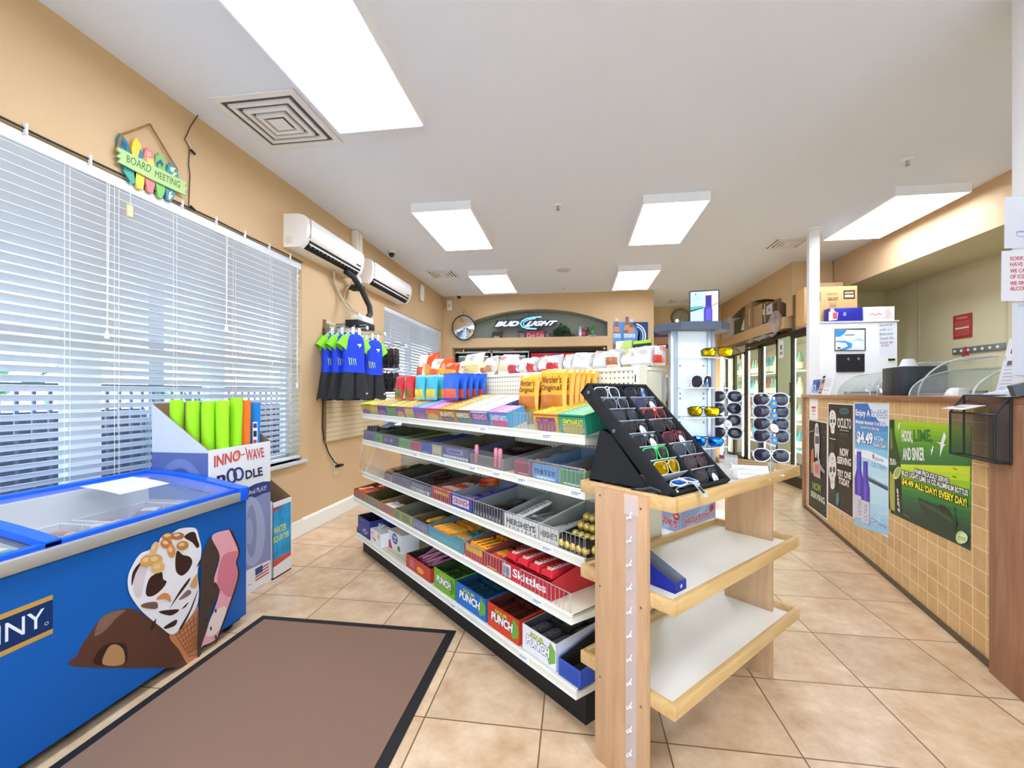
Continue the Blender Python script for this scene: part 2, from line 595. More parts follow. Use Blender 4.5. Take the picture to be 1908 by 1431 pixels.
# back wall with the arched niche above and the cooler bay below
def arch_z(x, xa, xb, zs, zt):
    """height of the arch over x"""
    m = (xa + xb) / 2; h = (xb - xa) / 2; q = min(1, abs((x - m) / h))
    r = (h * h + (zt - zs) ** 2) / (2 * (zt - zs))
    return zt - r + math.sqrt(max(0, r * r - (q * h) ** 2))
def arched_wall(mb, x0, x1, xa, xb, zb, zs, zt, ztop, depth, wm, nm, soff, n=28):
    """front face from zb up to ztop between x0 and x1, with an arched niche xa..xb"""
    mb.face([(x0, 0, zb), (xa, 0, zb), (xa, 0, ztop), (x0, 0, ztop)], wm)
    mb.face([(xb, 0, zb), (x1, 0, zb), (x1, 0, ztop), (xb, 0, ztop)], wm)
    for i in range(n):
        a = xa + (xb - xa) * i / n; b = xa + (xb - xa) * (i + 1) / n
        za, zc = arch_z(a, xa, xb, zs, zt), arch_z(b, xa, xb, zs, zt)
        mb.face([(a, 0, za), (b, 0, zc), (b, 0, ztop), (a, 0, ztop)], wm)
        mb.face([(a, 0, za), (a, depth, za), (b, depth, zc), (b, 0, zc)], soff, True)
        mb.face([(a, depth, zb), (b, depth, zb), (b, depth, zc), (a, depth, za)], nm)
    mb.face([(xa, 0, zb), (xa, depth, zb), (xa, depth, zs), (xa, 0, zs)], soff)
    mb.face([(xb, depth, zb), (xb, 0, zb), (xb, 0, zs), (xb, depth, zs)], soff)
    mb.face([(xa, 0, zb), (xb, 0, zb), (xb, depth, zb), (xa, depth, zb)], wm)
mb = MB()
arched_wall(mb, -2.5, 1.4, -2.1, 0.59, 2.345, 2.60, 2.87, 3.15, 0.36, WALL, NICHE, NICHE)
mb.box(-2.5, -2.32, 0, 0.85, 0, 2.345, WALL, skip='t'); mb.box(0.585, 1.4, 0, 0.85, 0, 2.345, WALL, skip='t')
mb.box(-2.32, 0.585, 0, 0.36, 2.17, 2.345, WALL, skip='tlr')
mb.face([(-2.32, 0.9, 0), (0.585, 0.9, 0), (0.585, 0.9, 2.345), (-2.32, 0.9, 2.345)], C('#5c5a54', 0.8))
mb.face([(1.4, 0, 2.345), (1.4, 1.6, 2.345), (1.4, 1.6, 3.15), (1.4, 0, 3.15)], WALL)
mb.face([(1.4, 0.8, 0), (1.4, 1.6, 0), (1.4, 1.6, 2.345), (1.4, 0.8, 2.345)], WALL)
struct(mb, 'wall_back', BACK)
mb = MB(); mb.box(1.4, 3.03, 9.75, 9.9, 0, 3.15, C('#d9bd92', 0.75)); struct(mb, 'wall_hall')
# cooler wall, x = -room Y
mb = MB()
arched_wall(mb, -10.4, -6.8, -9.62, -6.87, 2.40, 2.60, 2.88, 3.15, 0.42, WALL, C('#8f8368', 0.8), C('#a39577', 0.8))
mb.box(-10.4, -6.8, -0.06, 0.42, 2.235, 2.40, WALL, skip='')
mb.box(-6.8, -6.7, 0.0, 0.53, 2.4, 3.15, WALL)
struct(mb, 'wall_right', WALL_R)
# soffit and alcove behind the counter
mb = MB()
mb.box(3.57, 4.28, -3.0, 6.8, 2.72, 3.149, WALL, mm={'b': KHAKI, 'l': WALL})
struct(mb, 'trim_1')
mb = MB()
mb.box(4.28, 4.45, -3.0, 6.8, 0, 2.72, KHAKI); struct(mb, 'wall_alcove')
mb = MB(); mb.box(3.55, 4.45, 6.8, 6.92, 0, 2.72, C('#c2b48c', 0.8)); struct(mb, 'wall_alcove_end')
mb = MB(); mb.box(4.274, 4.28, 5.05, 5.08, 0, 2.72, C('#c9c099', 0.6)); mb.box(4.274, 4.28, 6.19, 6.22, 0, 2.72, C('#c9c099', 0.6)); struct(mb, 'trim_2')
mb = MB()
mb.box(-2.7, -1.9, -3.1, -2.9, 0, 3.15, WALL); mb.box(3.2, 4.6, -3.1, -2.9, 0, 3.15, WALL); mb.box(-1.9, 3.2, -3.1, -2.9, 2.6, 3.15, WALL); struct(mb, 'wall_front')
mb = MB()  # glazed front added out of view to fill the ceiling with daylight
for x in (-1.9, -0.3, 0.65, 1.6, 3.13): mb.box(x, x + 0.07, -3.03, -2.96, 0, 2.6, FRAME_D)
mb.box(-1.83, 3.13, -3.03, -2.96, 0.0, 0.1, FRAME_D); mb.box(-1.83, 3.13, -3.03, -2.96, 2.53, 2.6, FRAME_D)
shop = struct(mb, 'window_3')
mb = MB(); mb.box(-1.85, 3.15, -2.998, -2.992, 0.05, 2.55, glass('#eef6fb', 0.05, 0.01)); struct(mb, 'window_pane', None, shop)
mb = MB(); mb.box(-14, 16, -24, -3.1, -0.12, -0.02, C('#dcdad4', 0.8, vary=0.06, scale=2)); struct(mb, 'added_forecourt')  # bright unseen ground, added to bounce sunlight up onto the ceiling
mb = MB(); mb.box(4.45, 4.55, -3.0, 10.8, 0, 3.15, WALL); struct(mb, 'wall_outer')

# white posts standing on the counter ends and reaching the ceiling
mb = MB()
mb.box(0.0, 0.1, 0.02, 0.12, 1.286, 3.15, WHITE)
mb.box(-0.025, 0.125, -0.005, 0.145, 3.125, 3.15, WHITE)
struct(mb, 'column_far', CTR)
mb = MB()
mb.box(3.27, 3.5, -0.0, 0.3, 1.286, 3.15, WHITE, 0.004)
struct(mb, 'column_near', CTR)

# ------------------------------------------------------------------ outside the windows
mb = MB()
mb.box(-5.6, -2.7, -3, 12, -0.12, -0.06, C('#8d93a3', 0.7, bump=0.1, scale=30)); struct(mb, 'porch_floor')
mb = MB()
mb.box(-5.4, -2.72, -3, 12, 2.78, 2.9, C('#c9c4e2', 0.7)); struct(mb, 'porch_ceiling')
mb = MB(); mb.box(-40, -5.6, -30, 40, -0.2, -0.13, C('#c8c9c4', 0.8, vary=0.1, scale=2)); struct(mb, 'pavement')
FENCE_M = C('#6b7486', 0.5)
f = thing('railing', 'dark metal railing with vertical bars outside the windows', 'railing', T(-5.0, 0, 0))
mb = MB()
for z in (0.12, 1.36):
    mb.box(-0.02, 0.02, -1, 11, z, z + 0.04, FENCE_M)
mb.build('rail', f)
mb = MB()
y = -1.0
while y < 11:
    mb.box(-0.01, 0.01, y, y + 0.03, -0.06, 1.36, FENCE_M); y += 0.13
mb.build('baluster_bars', f)
mb = MB(); mb.box(-5.3, -5.1, -3, 12, -0.12, 1.12, C('#4a5674', 0.8, vary=0.2, scale=3)); struct(mb, 'porch_wall')
for y in (1.0, 4.6, 8.2):
    p = MB(); p.box(-5.25, -5.05, y, y + 0.2, -0.06, 2.78, C('#e6e8ee', 0.5)); struct(p, 'porch_post')
bush_m = C('#4d8a4a', 0.8, vary=0.35, scale=14)
rng = random.Random(3)
def bush(y, x, h, label, flowers=None):
    mb = MB()
    for i in range(130):
        a = rng.uniform(0, 6.28); q = rng.uniform(0, 1) ** 0.5 * 0.62; zz = rng.uniform(0.1, h)
        p = Vector((math.cos(a) * q, math.sin(a) * q, zz))
        d = Vector((rng.uniform(-1, 1), rng.uniform(-1, 1), rng.uniform(-0.3, 1))).normalized() * 0.12
        e = d.orthogonal().normalized() * 0.045
        mb.face([p - d, p + e, p + d, p - e], bush_m if not flowers or rng.random() > 0.3 else C(flowers, 0.7))
    t = thing('bush', label, 'bush', T(x, y, -0.13))
    mb.build('foliage', t)
    s = MB(); s.cyl((0, 0, 0), (0, 0, h * 0.6), 0.03, C('#5b4632', 0.8)); s.build('stem', t)
bush(1.0, -6.0, 1.5, 'leafy green bush beyond the railing, seen through the near window', None)
bush(2.3, -6.2, 1.2, 'pink flowering bush beyond the railing, seen through the near window', '#d84a86')
bush(4.0, -6.1, 1.7, 'tall green bush beyond the railing between the two windows')
bush(6.4, -6.3, 1.4, 'bright green bush beyond the railing outside the far window')

# ------------------------------------------------------------------ ceiling lights, vents, sprinklers
def light(x0, y0, label, k=1.0, w=0.60, l=1.17, dz=0.085):
    lamp = glow('#dbe6ff', LAMP_STRENGTH * k)
    t = thing('ceiling_light', label, 'ceiling light', T(x0, y0, 3.15), 'surface mounted ceiling light panels')
    f = MB()
    m = C('#f6f5f2', 0.4)
    f.box(-0.0, 0.012, 0, l, -dz, 0, m); f.box(w - 0.012, w, 0, l, -dz, 0, m)
    f.box(0.012, w - 0.012, 0, 0.012, -dz, 0, m); f.box(0.012, w - 0.012, l - 0.012, l, -dz, 0, m)
    f.build('frame', t)
    d = MB(); d.box(0.012, w - 0.012, 0.012, l - 0.012, -dz - 0.002, -dz + 0.004, lamp); d.build('diffuser', t)
light(-1.585, 1.63, 'bright ceiling light panel above the freezer, beside the square vent')
light(-1.585, 4.115, 'bright ceiling light panel in front of the first wall air conditioner')
light(-1.595, 6.47, 'bright ceiling light panel nearest the convex mirror', 0.42)
light(0.63, 4.235, 'bright ceiling light panel in the row before the white post, nearer the viewer')
light(0.625, 6.54, 'bright ceiling light panel nearest the back wall bottle poster', 0.42)
light(2.84, 4.38, 'bright ceiling light panel close to the soffit above the counter', 0.8)
light(-1.585, -1.0, 'bright ceiling light panel over the shop entrance, out of view', 1.4)
light(0.63, -0.6, 'bright ceiling light panel behind the viewer, out of view', 1.4)

def vent(x, y, w, label, rz=0):
    t = thing('ceiling_vent', label, 'air vent', T(x, y, 3.15, rz), 'square louvred ceiling vents')
    b = MB(); b.box(-w * 0.46, w * 0.46, -w * 0.46, w * 0.46, -0.003, 0, C('#5a5a57', 0.8)); b.build('backing', t)
    f = MB(); m = C('#eceae6', 0.5)
    for k, s in enumerate([1.0, 0.74, 0.54, 0.36]):
        q = w * s / 2; ww = w * (0.075 if k == 0 else 0.05)
        z0, z1 = -0.012 - 0.004 * k, -0.002
        for (x0, x1, y0, y1) in [(-q, q, -q, -q + ww), (-q, q, q - ww, q), (-q, -q + ww, -q + ww, q - ww), (q - ww, q, -q + ww, q - ww)]:
            f.box(x0, x1, y0, y1, z0, z1, m)
    f.box(-w * 0.1, w * 0.1, -w * 0.1, w * 0.1, -0.025, -0.02, m)
    f.build('louvre_frame', t)
vent(-1.98, 2.74, 0.58, 'large square louvred vent in the ceiling above the window')
vent(-2.02, 6.6, 0.42, 'small square louvred vent in the ceiling above the second air conditioner')
vent(2.58, 5.83, 0.42, 'square louvred vent in the ceiling beside the white post')
vent(2.05, 9.2, 0.36, 'small dim louvred vent in the ceiling above the wall clock')

def sprinkler(x, y, label, small=False):
    t = thing('sprinkler_head', label, 'sprinkler', T(x, y, 3.15), 'ceiling sprinkler heads')
    k = 0.6 if small else 1.0
    p = MB(); p.lathe([(0.0001, -0.012), (0.03 * k, -0.012), (0.042 * k, 0.0)], WHITE, 16); p.build('escutcheon', t)
    d = MB(); d.cyl((0, 0, -0.045), (0, 0, -0.01), 0.006 * k, STEEL, 8); d.cyl((0, 0, -0.05), (0, 0, -0.045), 0.016 * k, STEEL, 10)
    d.cyl((-0.012 * k, 0, -0.045), (-0.012 * k, 0, -0.012), 0.002, STEEL, 6); d.cyl((0.012 * k, 0, -0.045), (0.012 * k, 0, -0.012), 0.002, STEEL, 6)
    d.build('deflector', t)
sprinkler(2.604, 3.886, 'metal sprinkler head in the ceiling in front of the counter light panel')
sprinkler(-0.162, 4.343, 'metal sprinkler head in the middle of the ceiling between two light panels')
sprinkler(-0.194, 7.711, 'tiny sprinkler head in the ceiling close to the back wall', True)
sprinkler(3.0, 8.15, 'small sprinkler head in the ceiling near the cooler wall arch', True)
t = thing('ceiling_speaker', 'round flat white speaker set in the ceiling behind the middle sprinkler', 'speaker', T(-0.167, 6.64, 3.15))
mb = MB(); mb.lathe([(0.0001, -0.008), (0.09, -0.008), (0.1, -0.004), (0.1, 0)], C('#cfcdc9', 0.7), 28); mb.build('grille', t)
mb = MB(); mb.lathe([(0.1, -0.006), (0.112, -0.006), (0.115, 0)], C('#dedcd8', 0.6), 28); mb.build('rim', t)

def camera_dome(M, label, up=False):
    t = thing('security_camera', label, 'security camera', M, 'small dome security cameras')
    b = MB(); b.lathe([(0.0001, -0.03), (0.05, -0.03), (0.062, -0.012), (0.065, 0)], C('#d8d6d2', 0.4), 20); b.build('base', t)
    d = MB(); d.ball((0, -0.005, -0.045), 0.036, C('#2a2a2d', 0.2), 12); d.build('lens', t)
    return t
camera_dome(T(-2.357, 5.446, 3.15), 'small dome security camera on the ceiling beside the second air conditioner')
camera_dome(T(-2.147, 8.02, 3.15), 'small dome security camera on the ceiling above the convex mirror')
camera_dome(Matrix.Translation((1.18, 8.16, 3.02)) @ Matrix.Rotation(R(90), 4, 'X'), 'small dark dome security camera on the back wall above the bottle poster')
t = thing('motion_sensor', 'white curved motion sensor on the wall after the second air conditioner', 'sensor', WALL_L @ T(6.92, 0, 2.94))
mb = MB(); mb.box(-0.06, 0.06, -0.05, 0, -0.13, 0.13, WHITE, 0.02); mb.build('housing', t)
mb = MB(); mb.box(-0.035, 0.035, -0.054, -0.048, -0.1, 0.0, C('#dcdcd6', 0.3), 0.002); mb.build('lens', t)
t = thing('alarm_box', 'small cream alarm box in the corner of the back wall', 'sensor', BACK @ T(-2.36, 0, 2.98))
mb = MB(); mb.box(-0.045, 0.045, -0.06, 0, -0.1, 0.09, C('#eee7d6', 0.5), 0.008); mb.build('housing', t)
mb = MB(); mb.box(-0.02, 0.02, -0.064, -0.058, -0.05, 0.02, C('#c9c2b0', 0.4)); mb.build('lens', t)

# ================================================================== WINDOW WALL: blinds, air conditioners, signs
SLAT = C('#e2e3e4', 0.45)
CORD = C('#e9e6dc', 0.6)
def blind(a, b, z0, z1, label, ladders, pulls, step=0.0455, tilt=35):
    t = thing('window_blind', label, 'window blind', WALL_L)
    yc = 0.035
    h = MB(); h.box(a - 0.005, b + 0.005, 0.0, 0.06, z1 - 0.062, z1 - 0.004, SLAT, 0.003); h.build('headrail', t)
    s = MB()
    ca, sa = math.cos(R(tilt)) * 0.025, math.sin(R(tilt)) * 0.025
    z = z1 - 0.085
    while z > z0 + 0.045:
        # room-side edge high, window-side edge low
        pts = [(a, yc - ca, z + sa), (b, yc - ca, z + sa), (b, yc + ca, z - sa), (a, yc + ca, z - sa)]
        s.face(pts, SLAT)
        s.face([(x, y, q + 0.003) for x, y, q in pts][::-1], SLAT)
        s.face([(a, yc - ca, z + sa), (a, yc - ca, z + sa + 0.003), (b, yc - ca, z + sa + 0.003), (b, yc - ca, z + sa)], SLAT)
        z -= step
    s.build('slats', t)
    r = MB(); r.box(a, b, yc - 0.026, yc + 0.026, z0 + 0.008, z0 + 0.03, SLAT, 0.003); r.build('bottom_rail', t)
    c = MB()
    for x in ladders:
        for dx in (-0.012, 0.012):
            c.cyl((x + dx, yc - 0.028, z0 + 0.02), (x + dx, yc - 0.028, z1 - 0.05), 0.0013, CORD, 5, caps=False)
    c.build('ladder_cord', t)
    for x, zl in pulls:
        p = MB()
        p.cyl((x, -0.004, z1 - 0.06), (x, -0.004, zl), 0.002, CORD, 6)
        p.cyl((x + 0.012, -0.004, z1 - 0.06), (x + 0.002, -0.004, zl), 0.002, CORD, 6)
        o = p.build('pull_cord', t)
        k = MB(); k.lathe([(0.001, zl - 0.05), (0.012, zl - 0.045), (0.009, zl - 0.015), (0.003, zl)], C('#efe7cf', 0.5), 10, (x, -0.004, 0)); k.build('tassel', o)
blind(0.37, 3.745, 0.70, 2.50, 'long white slatted blind over the big window beside the freezer', [0.9, 1.5, 1.86, 2.1, 2.46, 2.95, 3.35, 3.6], [(2.04, 1.64), (2.86, 1.80), (3.68, 1.4)])
blind(5.55, 8.05, 0.70, 2.465, 'white slatted blind over the far window in the back corner', [5.75, 6.4, 7.1, 7.85], [(7.9, 1.7)])

def clip_row():
    t = thing('string_light_cord', 'thin dark cord with tiny clips running along the top of the blind', 'cord', WALL_L)
    m = MB()
    m.tube([(0.4 + i * 0.335, -0.008, 2.512 + (0.004 if i % 2 else -0.001)) for i in range(11)], 0.0045, C('#26221f', 0.6), 6)
    m.build('wire', t)
    for i in range(12):
        k = MB()
        x = 0.6 + i * 0.27
        k.box(x - 0.004, x + 0.004, -0.02, -0.004, 2.485, 2.535, C('#e9e7e0', 0.2))
        k.build('clip', t)
clip_row()
t = thing('hanging_cable', 'thin dark cable with small bulb sockets dropping from the ceiling to the blind', 'cord', WALL_L)
m = MB()
m.tube([(2.60, -0.02, 3.148), (2.545, -0.018, 3.04), (2.523, -0.012, 2.97), (2.51, -0.01, 2.94), (2.548, -0.01, 2.90), (2.54, -0.01, 2.79), (2.551, -0.01, 2.73), (2.54, -0.01, 2.50)], 0.0035, C('#4a3c33', 0.6), 6); m.build('wire', t)
for x, z in ((2.56, 2.89), (2.556, 2.52)):
    k = MB(); k.cyl((x - 0.008, -0.014, z + 0.004), (x + 0.022, -0.018, z - 0.012), 0.008, BLACK, 8); k.build('socket', t)
t = thing('paper_tag', 'small tan paper tag hanging on a string in front of the blind', 'tag', WALL_L)
m = MB(); m.cyl((2.152, -0.02, 2.49), (2.152, -0.02, 2.36), 0.0015, CORD, 5); m.build('string', t)
m = MB(); m.box(2.128, 2.166, -0.024, -0.018, 2.29, 2.362, C('#cbb382', 0.7), 0.002); m.box(2.132, 2.162, -0.0255, -0.023, 2.296, 2.356, C('#e0cfa0', 0.7)); m.build('card', t)

# wooden surfboard sign
t = thing('surfboard_sign', 'wooden sign of small painted surfboards reading BOARD MEETING, hung by rope above the blind', 'sign', WALL_L)
wp = photo_warp(WALL_L, -0.03, 0, 210, 3.975)
boards = [([(905, 150), (955, 215), (975, 290), (1020, 430), (1010, 525), (985, 525), (950, 470), (915, 380), (890, 270), (885, 190)], '#2f7f8a', [([(915, 420), (1000, 450), (1008, 520), (985, 522), (950, 470)], '#4fae8a'), ([(905, 190), (950, 235), (945, 280), (900, 240)], '#1d5c78')]),
          ([(1020, 182), (1050, 230), (1072, 330), (1085, 450), (1070, 570), (1030, 560), (1010, 500), (995, 380), (985, 260), (1000, 205)], '#f2d34a', [([(1050, 260), (1065, 300), (1070, 345), (1030, 330), (1040, 290)], '#2a86a8')]),
          ([(1105, 258), (1140, 290), (1158, 380), (1160, 520), (1140, 600), (1105, 580), (1085, 480), (1075, 340), (1085, 275)], '#f08a86', [([(1095, 330), (1145, 345), (1150, 400), (1105, 390)], '#f5d75e'), ([(1095, 290), (1125, 290), (1130, 320), (1100, 325)], '#f6b2a4')]),
          ([(1190, 295), (1225, 340), (1238, 440), (1232, 580), (1210, 640), (1180, 620), (1165, 520), (1155, 400), (1165, 320)], '#86c36a', [([(1165, 365), (1200, 345), (1220, 380), (1205, 405), (1195, 375), (1178, 385), (1185, 420), (1165, 410)], '#1f6d74')]),
          ([(1285, 368), (1320, 400), (1332, 480), (1310, 600), (1275, 662), (1245, 640), (1238, 560), (1240, 440), (1258, 385)], '#4f93a5', [([(1270, 400), (1312, 410), (1290, 435), (1322, 450), (1280, 480), (1272, 462), (1300, 448), (1270, 430)], '#e9e8a0'), ([(1262, 590), (1285, 580), (1270, 605), (1290, 615), (1262, 645), (1256, 630)], '#e9e8a0')])]
for k, (pts, col, deco) in enumerate(boards):
    m = MB()
    P = [wp(*q) for q in pts]
    m.prism(P[::-1], (0, -0.006, 0), (1, 0, 0), (0, 0, 1), 0.016, C(col, 0.5))
    p = Pic(m, (0, -0.0225, 0), (1, 0, 0), (0, 0, 1)); p.warp = wp
    for dp, dc in deco:
        p.poly(dp, C(dc, 0.5))
    m.build('surfboard', t)
m = MB()
P = [wp(*q) for q in [(868, 255), (935, 290), (1010, 330), (1150, 400), (1380, 520), (1355, 545), (1385, 560), (1360, 585), (1380, 615), (1300, 580), (1130, 500), (870, 365), (890, 340), (862, 325), (892, 300), (865, 280)]]
m.prism(P[::-1], (0, -0.024, 0), (1, 0, 0), (0, 0, 1), 0.012, C('#b7d489', 0.6))
p = Pic(m, (0, -0.0365, 0), (1, 0, 0), (0, 0, 1)); p.warp = wp
qtext(p, 'BOARD', (930, 365), (1105, 448), (1118, 395), (932, 312), C('#4b6b3a', 0.6))
qtext(p, 'MEETING', (1140, 475), (1325, 560), (1330, 512), (1142, 425), C('#4b6b3a', 0.6))
m.build('plank', t)
m = MB()
rp = [wp(*q) for q in [(885, 260), (912, 160), (1122, 85), (1325, 425)]]
m.tube([(x, -0.02, z) for x, z in rp], 0.0065, C('#a5763f', 0.8, bump=0.4, scale=400), 7); m.build('rope', t)
m = MB(); x, z = rp[2]; m.cyl((x, 0, z), (x, -0.03, z), 0.004, STEEL, 8); m.build('nail', t)

# air conditioners
def air_con(x0, w, z0, label, pipe=False):
    t = thing('air_conditioner', label, 'air conditioner', WALL_L @ T(x0, 0, z0), 'white wall air conditioners')
    m = MB()
    sec = [(0, 0.0), (-0.15, 0.0), (-0.195, 0.045), (-0.215, 0.1), (-0.222, 0.18), (-0.215, 0.245), (-0.19, 0.27), (-0.13, 0.285), (0, 0.288)]
    W_ = C('#f3ebdf', 0.35)
    m.prism([(-y, z) for y, z in sec], (0, 0, 0), (0, -1, 0), (0, 0, 1), -w, W_, smooth=True)
    m.build('body', t)
    m = MB()
    m.surf(lambda u, v: (0.055 + u * (w - 0.06), [-0.2095, -0.2225, -0.229, -0.2235, -0.2][int(round(v * 4))], [0.088, 0.13, 0.18, 0.235, 0.266][int(round(v * 4))]), 1, 4, C('#f8f4ec', 0.3))
    m.box(0.053, 0.06, -0.222, -0.19, 0.088, 0.262, C('#b9b2a6', 0.5))
    m.box(0.055, w - 0.005, -0.2095, -0.2, 0.083, 0.089, C('#8a857c', 0.6))
    m.build('front_panel', t)
    m = MB()
    m.face([(0.06, -0.1508, -0.0008), (w - 0.05, -0.1508, -0.0008), (w - 0.05, -0.196, 0.0435), (0.06, -0.196, 0.0435)], C('#141414', 0.6))
    m.face([(0.06, -0.197, 0.045), (w - 0.05, -0.197, 0.045), (w - 0.05, -0.2055, 0.071), (0.06, -0.2055, 0.071)], C('#1c1c1c', 0.6))
    m.build('outlet', t)
    m = MB()
    m.box(0.075, w - 0.06, -0.204, -0.1945, 0.034, 0.044, W_)
    for k in range(14):
        x = 0.1 + k * (w - 0.2) / 13
        m.box(x, x + 0.006, -0.196, -0.186, 0.02, 0.045, C('#77736c', 0.5))
    m.build('flap', t)
    m = MB(); m.box(w - 0.15, w - 0.06, -0.2175, -0.2085, 0.092, 0.108, C('#3d3b38', 0.3)); m.build('display', t)
    if pipe:
        m = MB(); m.box(-0.0012, 0.0, -0.08, -0.02, 0.03, 0.09, C('#e6d8c6', 0.5)); m.build('knockout_cover', t)
air_con(3.497, 1.03, 2.568, 'white wall air conditioner with a black hose below it, nearer the big blind', True)
air_con(4.735, 1.2, 2.56, 'white wall air conditioner above the far window')
t = thing('cable_raceway', 'white square duct on the wall between air conditioner and ceiling', 'duct', WALL_L)
m = MB(); m.box(4.66, 4.79, -0.075, 0, 2.78, 3.145, C('#f2ead9', 0.5), 0.004); m.build('cover', t)
m = MB(); m.box(4.7, 4.705, -0.079, -0.07, 2.78, 3.145, C('#d8ccb4', 0.5)); m.build('seam', t)

t = thing('condensate_pump', 'black and white condensate pump hanging on the wall above the clothes', 'pump', WALL_L)
m = MB(); m.box(4.13, 4.50, -0.36, -0.22, 1.975, 2.04, BLACK, 0.006); m.build('tank', t)
m = MB(); m.box(4.24, 4.49, -0.35, -0.22, 2.04, 2.105, C('#efe7d6', 0.5), 0.012); m.cyl((4.3, -0.28, 2.10), (4.3, -0.28, 2.135), 0.018, C('#cfc8ba', 0.5), 10); m.build('cap', t)
m = MB(); m.box(4.3, 4.36, -0.24, 0.0, 1.99, 2.03, C('#8d8a85', 0.4)); m.build('bracket', t)
m = MB(); m.tube([(4.25, -0.16, 2.56), (4.36, -0.19, 2.525), (4.48, -0.2, 2.455), (4.58, -0.21, 2.36), (4.62, -0.24, 2.27), (4.58, -0.27, 2.18), (4.46, -0.29, 2.10)], 0.03, C('#2b2a29', 0.7, bump=0.3, scale=300), 12); m.build('hose', t)
m = MB()
m.tube([(4.2, -0.06, 2.56), (4.26, -0.03, 2.46), (4.35, -0.03, 2.36), (4.36, -0.12, 2.2), (4.3, -0.27, 2.13)], 0.011, C('#cdbf9f', 0.5), 8)
m.tube([(4.52, -0.1, 2.53), (4.46, -0.05, 2.42), (4.40, -0.06, 2.3), (4.33, -0.24, 2.14)], 0.008, C('#bfae8c', 0.5), 8); m.build('drain_tube', t)
m = MB(); m.lathe([(0.001, -0.06), (0.035, -0.055), (0.045, 0.0), (0.035, 0.045), (0.001, 0.055)], C('#f1ede2', 0.5), 14, (4.56, -0.13, 2.53)); m.build('valve', t)
m = MB(); m.box(4.5, 4.62, -0.19, -0.05, 2.44, 2.485, C('#39332d', 0.8)); m.build('pipe_wrap', t)

# display board, pegs, power cord
t = thing('slat_board', 'tan ribbed display board on the wall behind the swimwear', 'display board', WALL_L)
m = MB()
BRD = C('#dcc7a0', 0.6)
m.box(4.11, 5.42, -0.022, 0, 0.815, 2.035, BRD)
z = 0.85
while z < 2.03:
    m.box(4.112, 5.42, -0.0235, -0.02, z, z + 0.006, C('#b79f77', 0.7)); z += 0.05
m.build('panel', t)
m = MB(); m.box(4.10, 4.112, -0.03, 0, 0.81, 2.04, C('#8c6a45', 0.6)); m.box(4.10, 5.42, -0.03, 0, 0.805, 0.818, C('#bda67f', 0.6)); m.build('edge_strip', t)
t = thing('power_cord', 'black power cord running down the wall edge to the outlet', 'cord', WALL_L)
m = MB(); m.tube([(4.09, -0.015, 1.95), (4.082, -0.012, 1.6), (4.079, -0.012, 1.29), (4.073, -0.012, 0.95), (4.10, -0.012, 0.84), (4.18, -0.015, 0.69), (4.28, -0.02, 0.585), (4.34, -0.03, 0.545)], 0.006, BLACK, 7); m.build('wire', t)
m = MB(); m.box(4.30, 4.40, -0.06, -0.012, 0.525, 0.55, BLACK, 0.005); m.build('plug', t)
t = thing('wall_outlet', 'beige electrical outlet low on the window wall', 'outlet', WALL_L)
m = MB(); m.box(4.295, 4.375, -0.008, 0, 0.44, 0.56, C('#e4d4b4', 0.5), 0.003); m.build('cover', t)
m = MB(); m.box(4.315, 4.355, -0.01, -0.006, 0.455, 0.485, C('#d6c5a3', 0.5)); m.box(4.315, 4.355, -0.01, -0.006, 0.515, 0.545, C('#d6c5a3', 0.5)); m.build('socket', t)

def peg(x, z, l, label):
    t = thing('peg_hook', label, 'hook', WALL_L @ T(x, -0.022, z), 'metal peg hooks on the display board')
    m = MB()
    for dz in (0, 0.028):
        m.cyl((0, 0, dz), (0, -l, dz), 0.004, CHROME, 8)
    m.build('wire_arm', t)
    m = MB(); m.cyl((0, -l, 0.0), (0, -l - 0.01, 0.0), 0.02, WHITE, 12); m.build('end_cap', t)
    m = MB(); m.box(-0.02, 0.02, -0.006, 0.0, -0.03, 0.05, STEEL); m.build('plate', t)
peg(4.03 + 0.12, 1.955, 0.42, 'metal peg hook holding the nearer row of swim sets')
peg(4.56, 1.95, 0.42, 'metal peg hook holding the further row of swim sets')
peg(4.97, 1.86, 0.50, 'upper metal peg hook holding the black packs')
peg(4.97, 1.575, 0.44, 'lower metal peg hook holding the black packs')

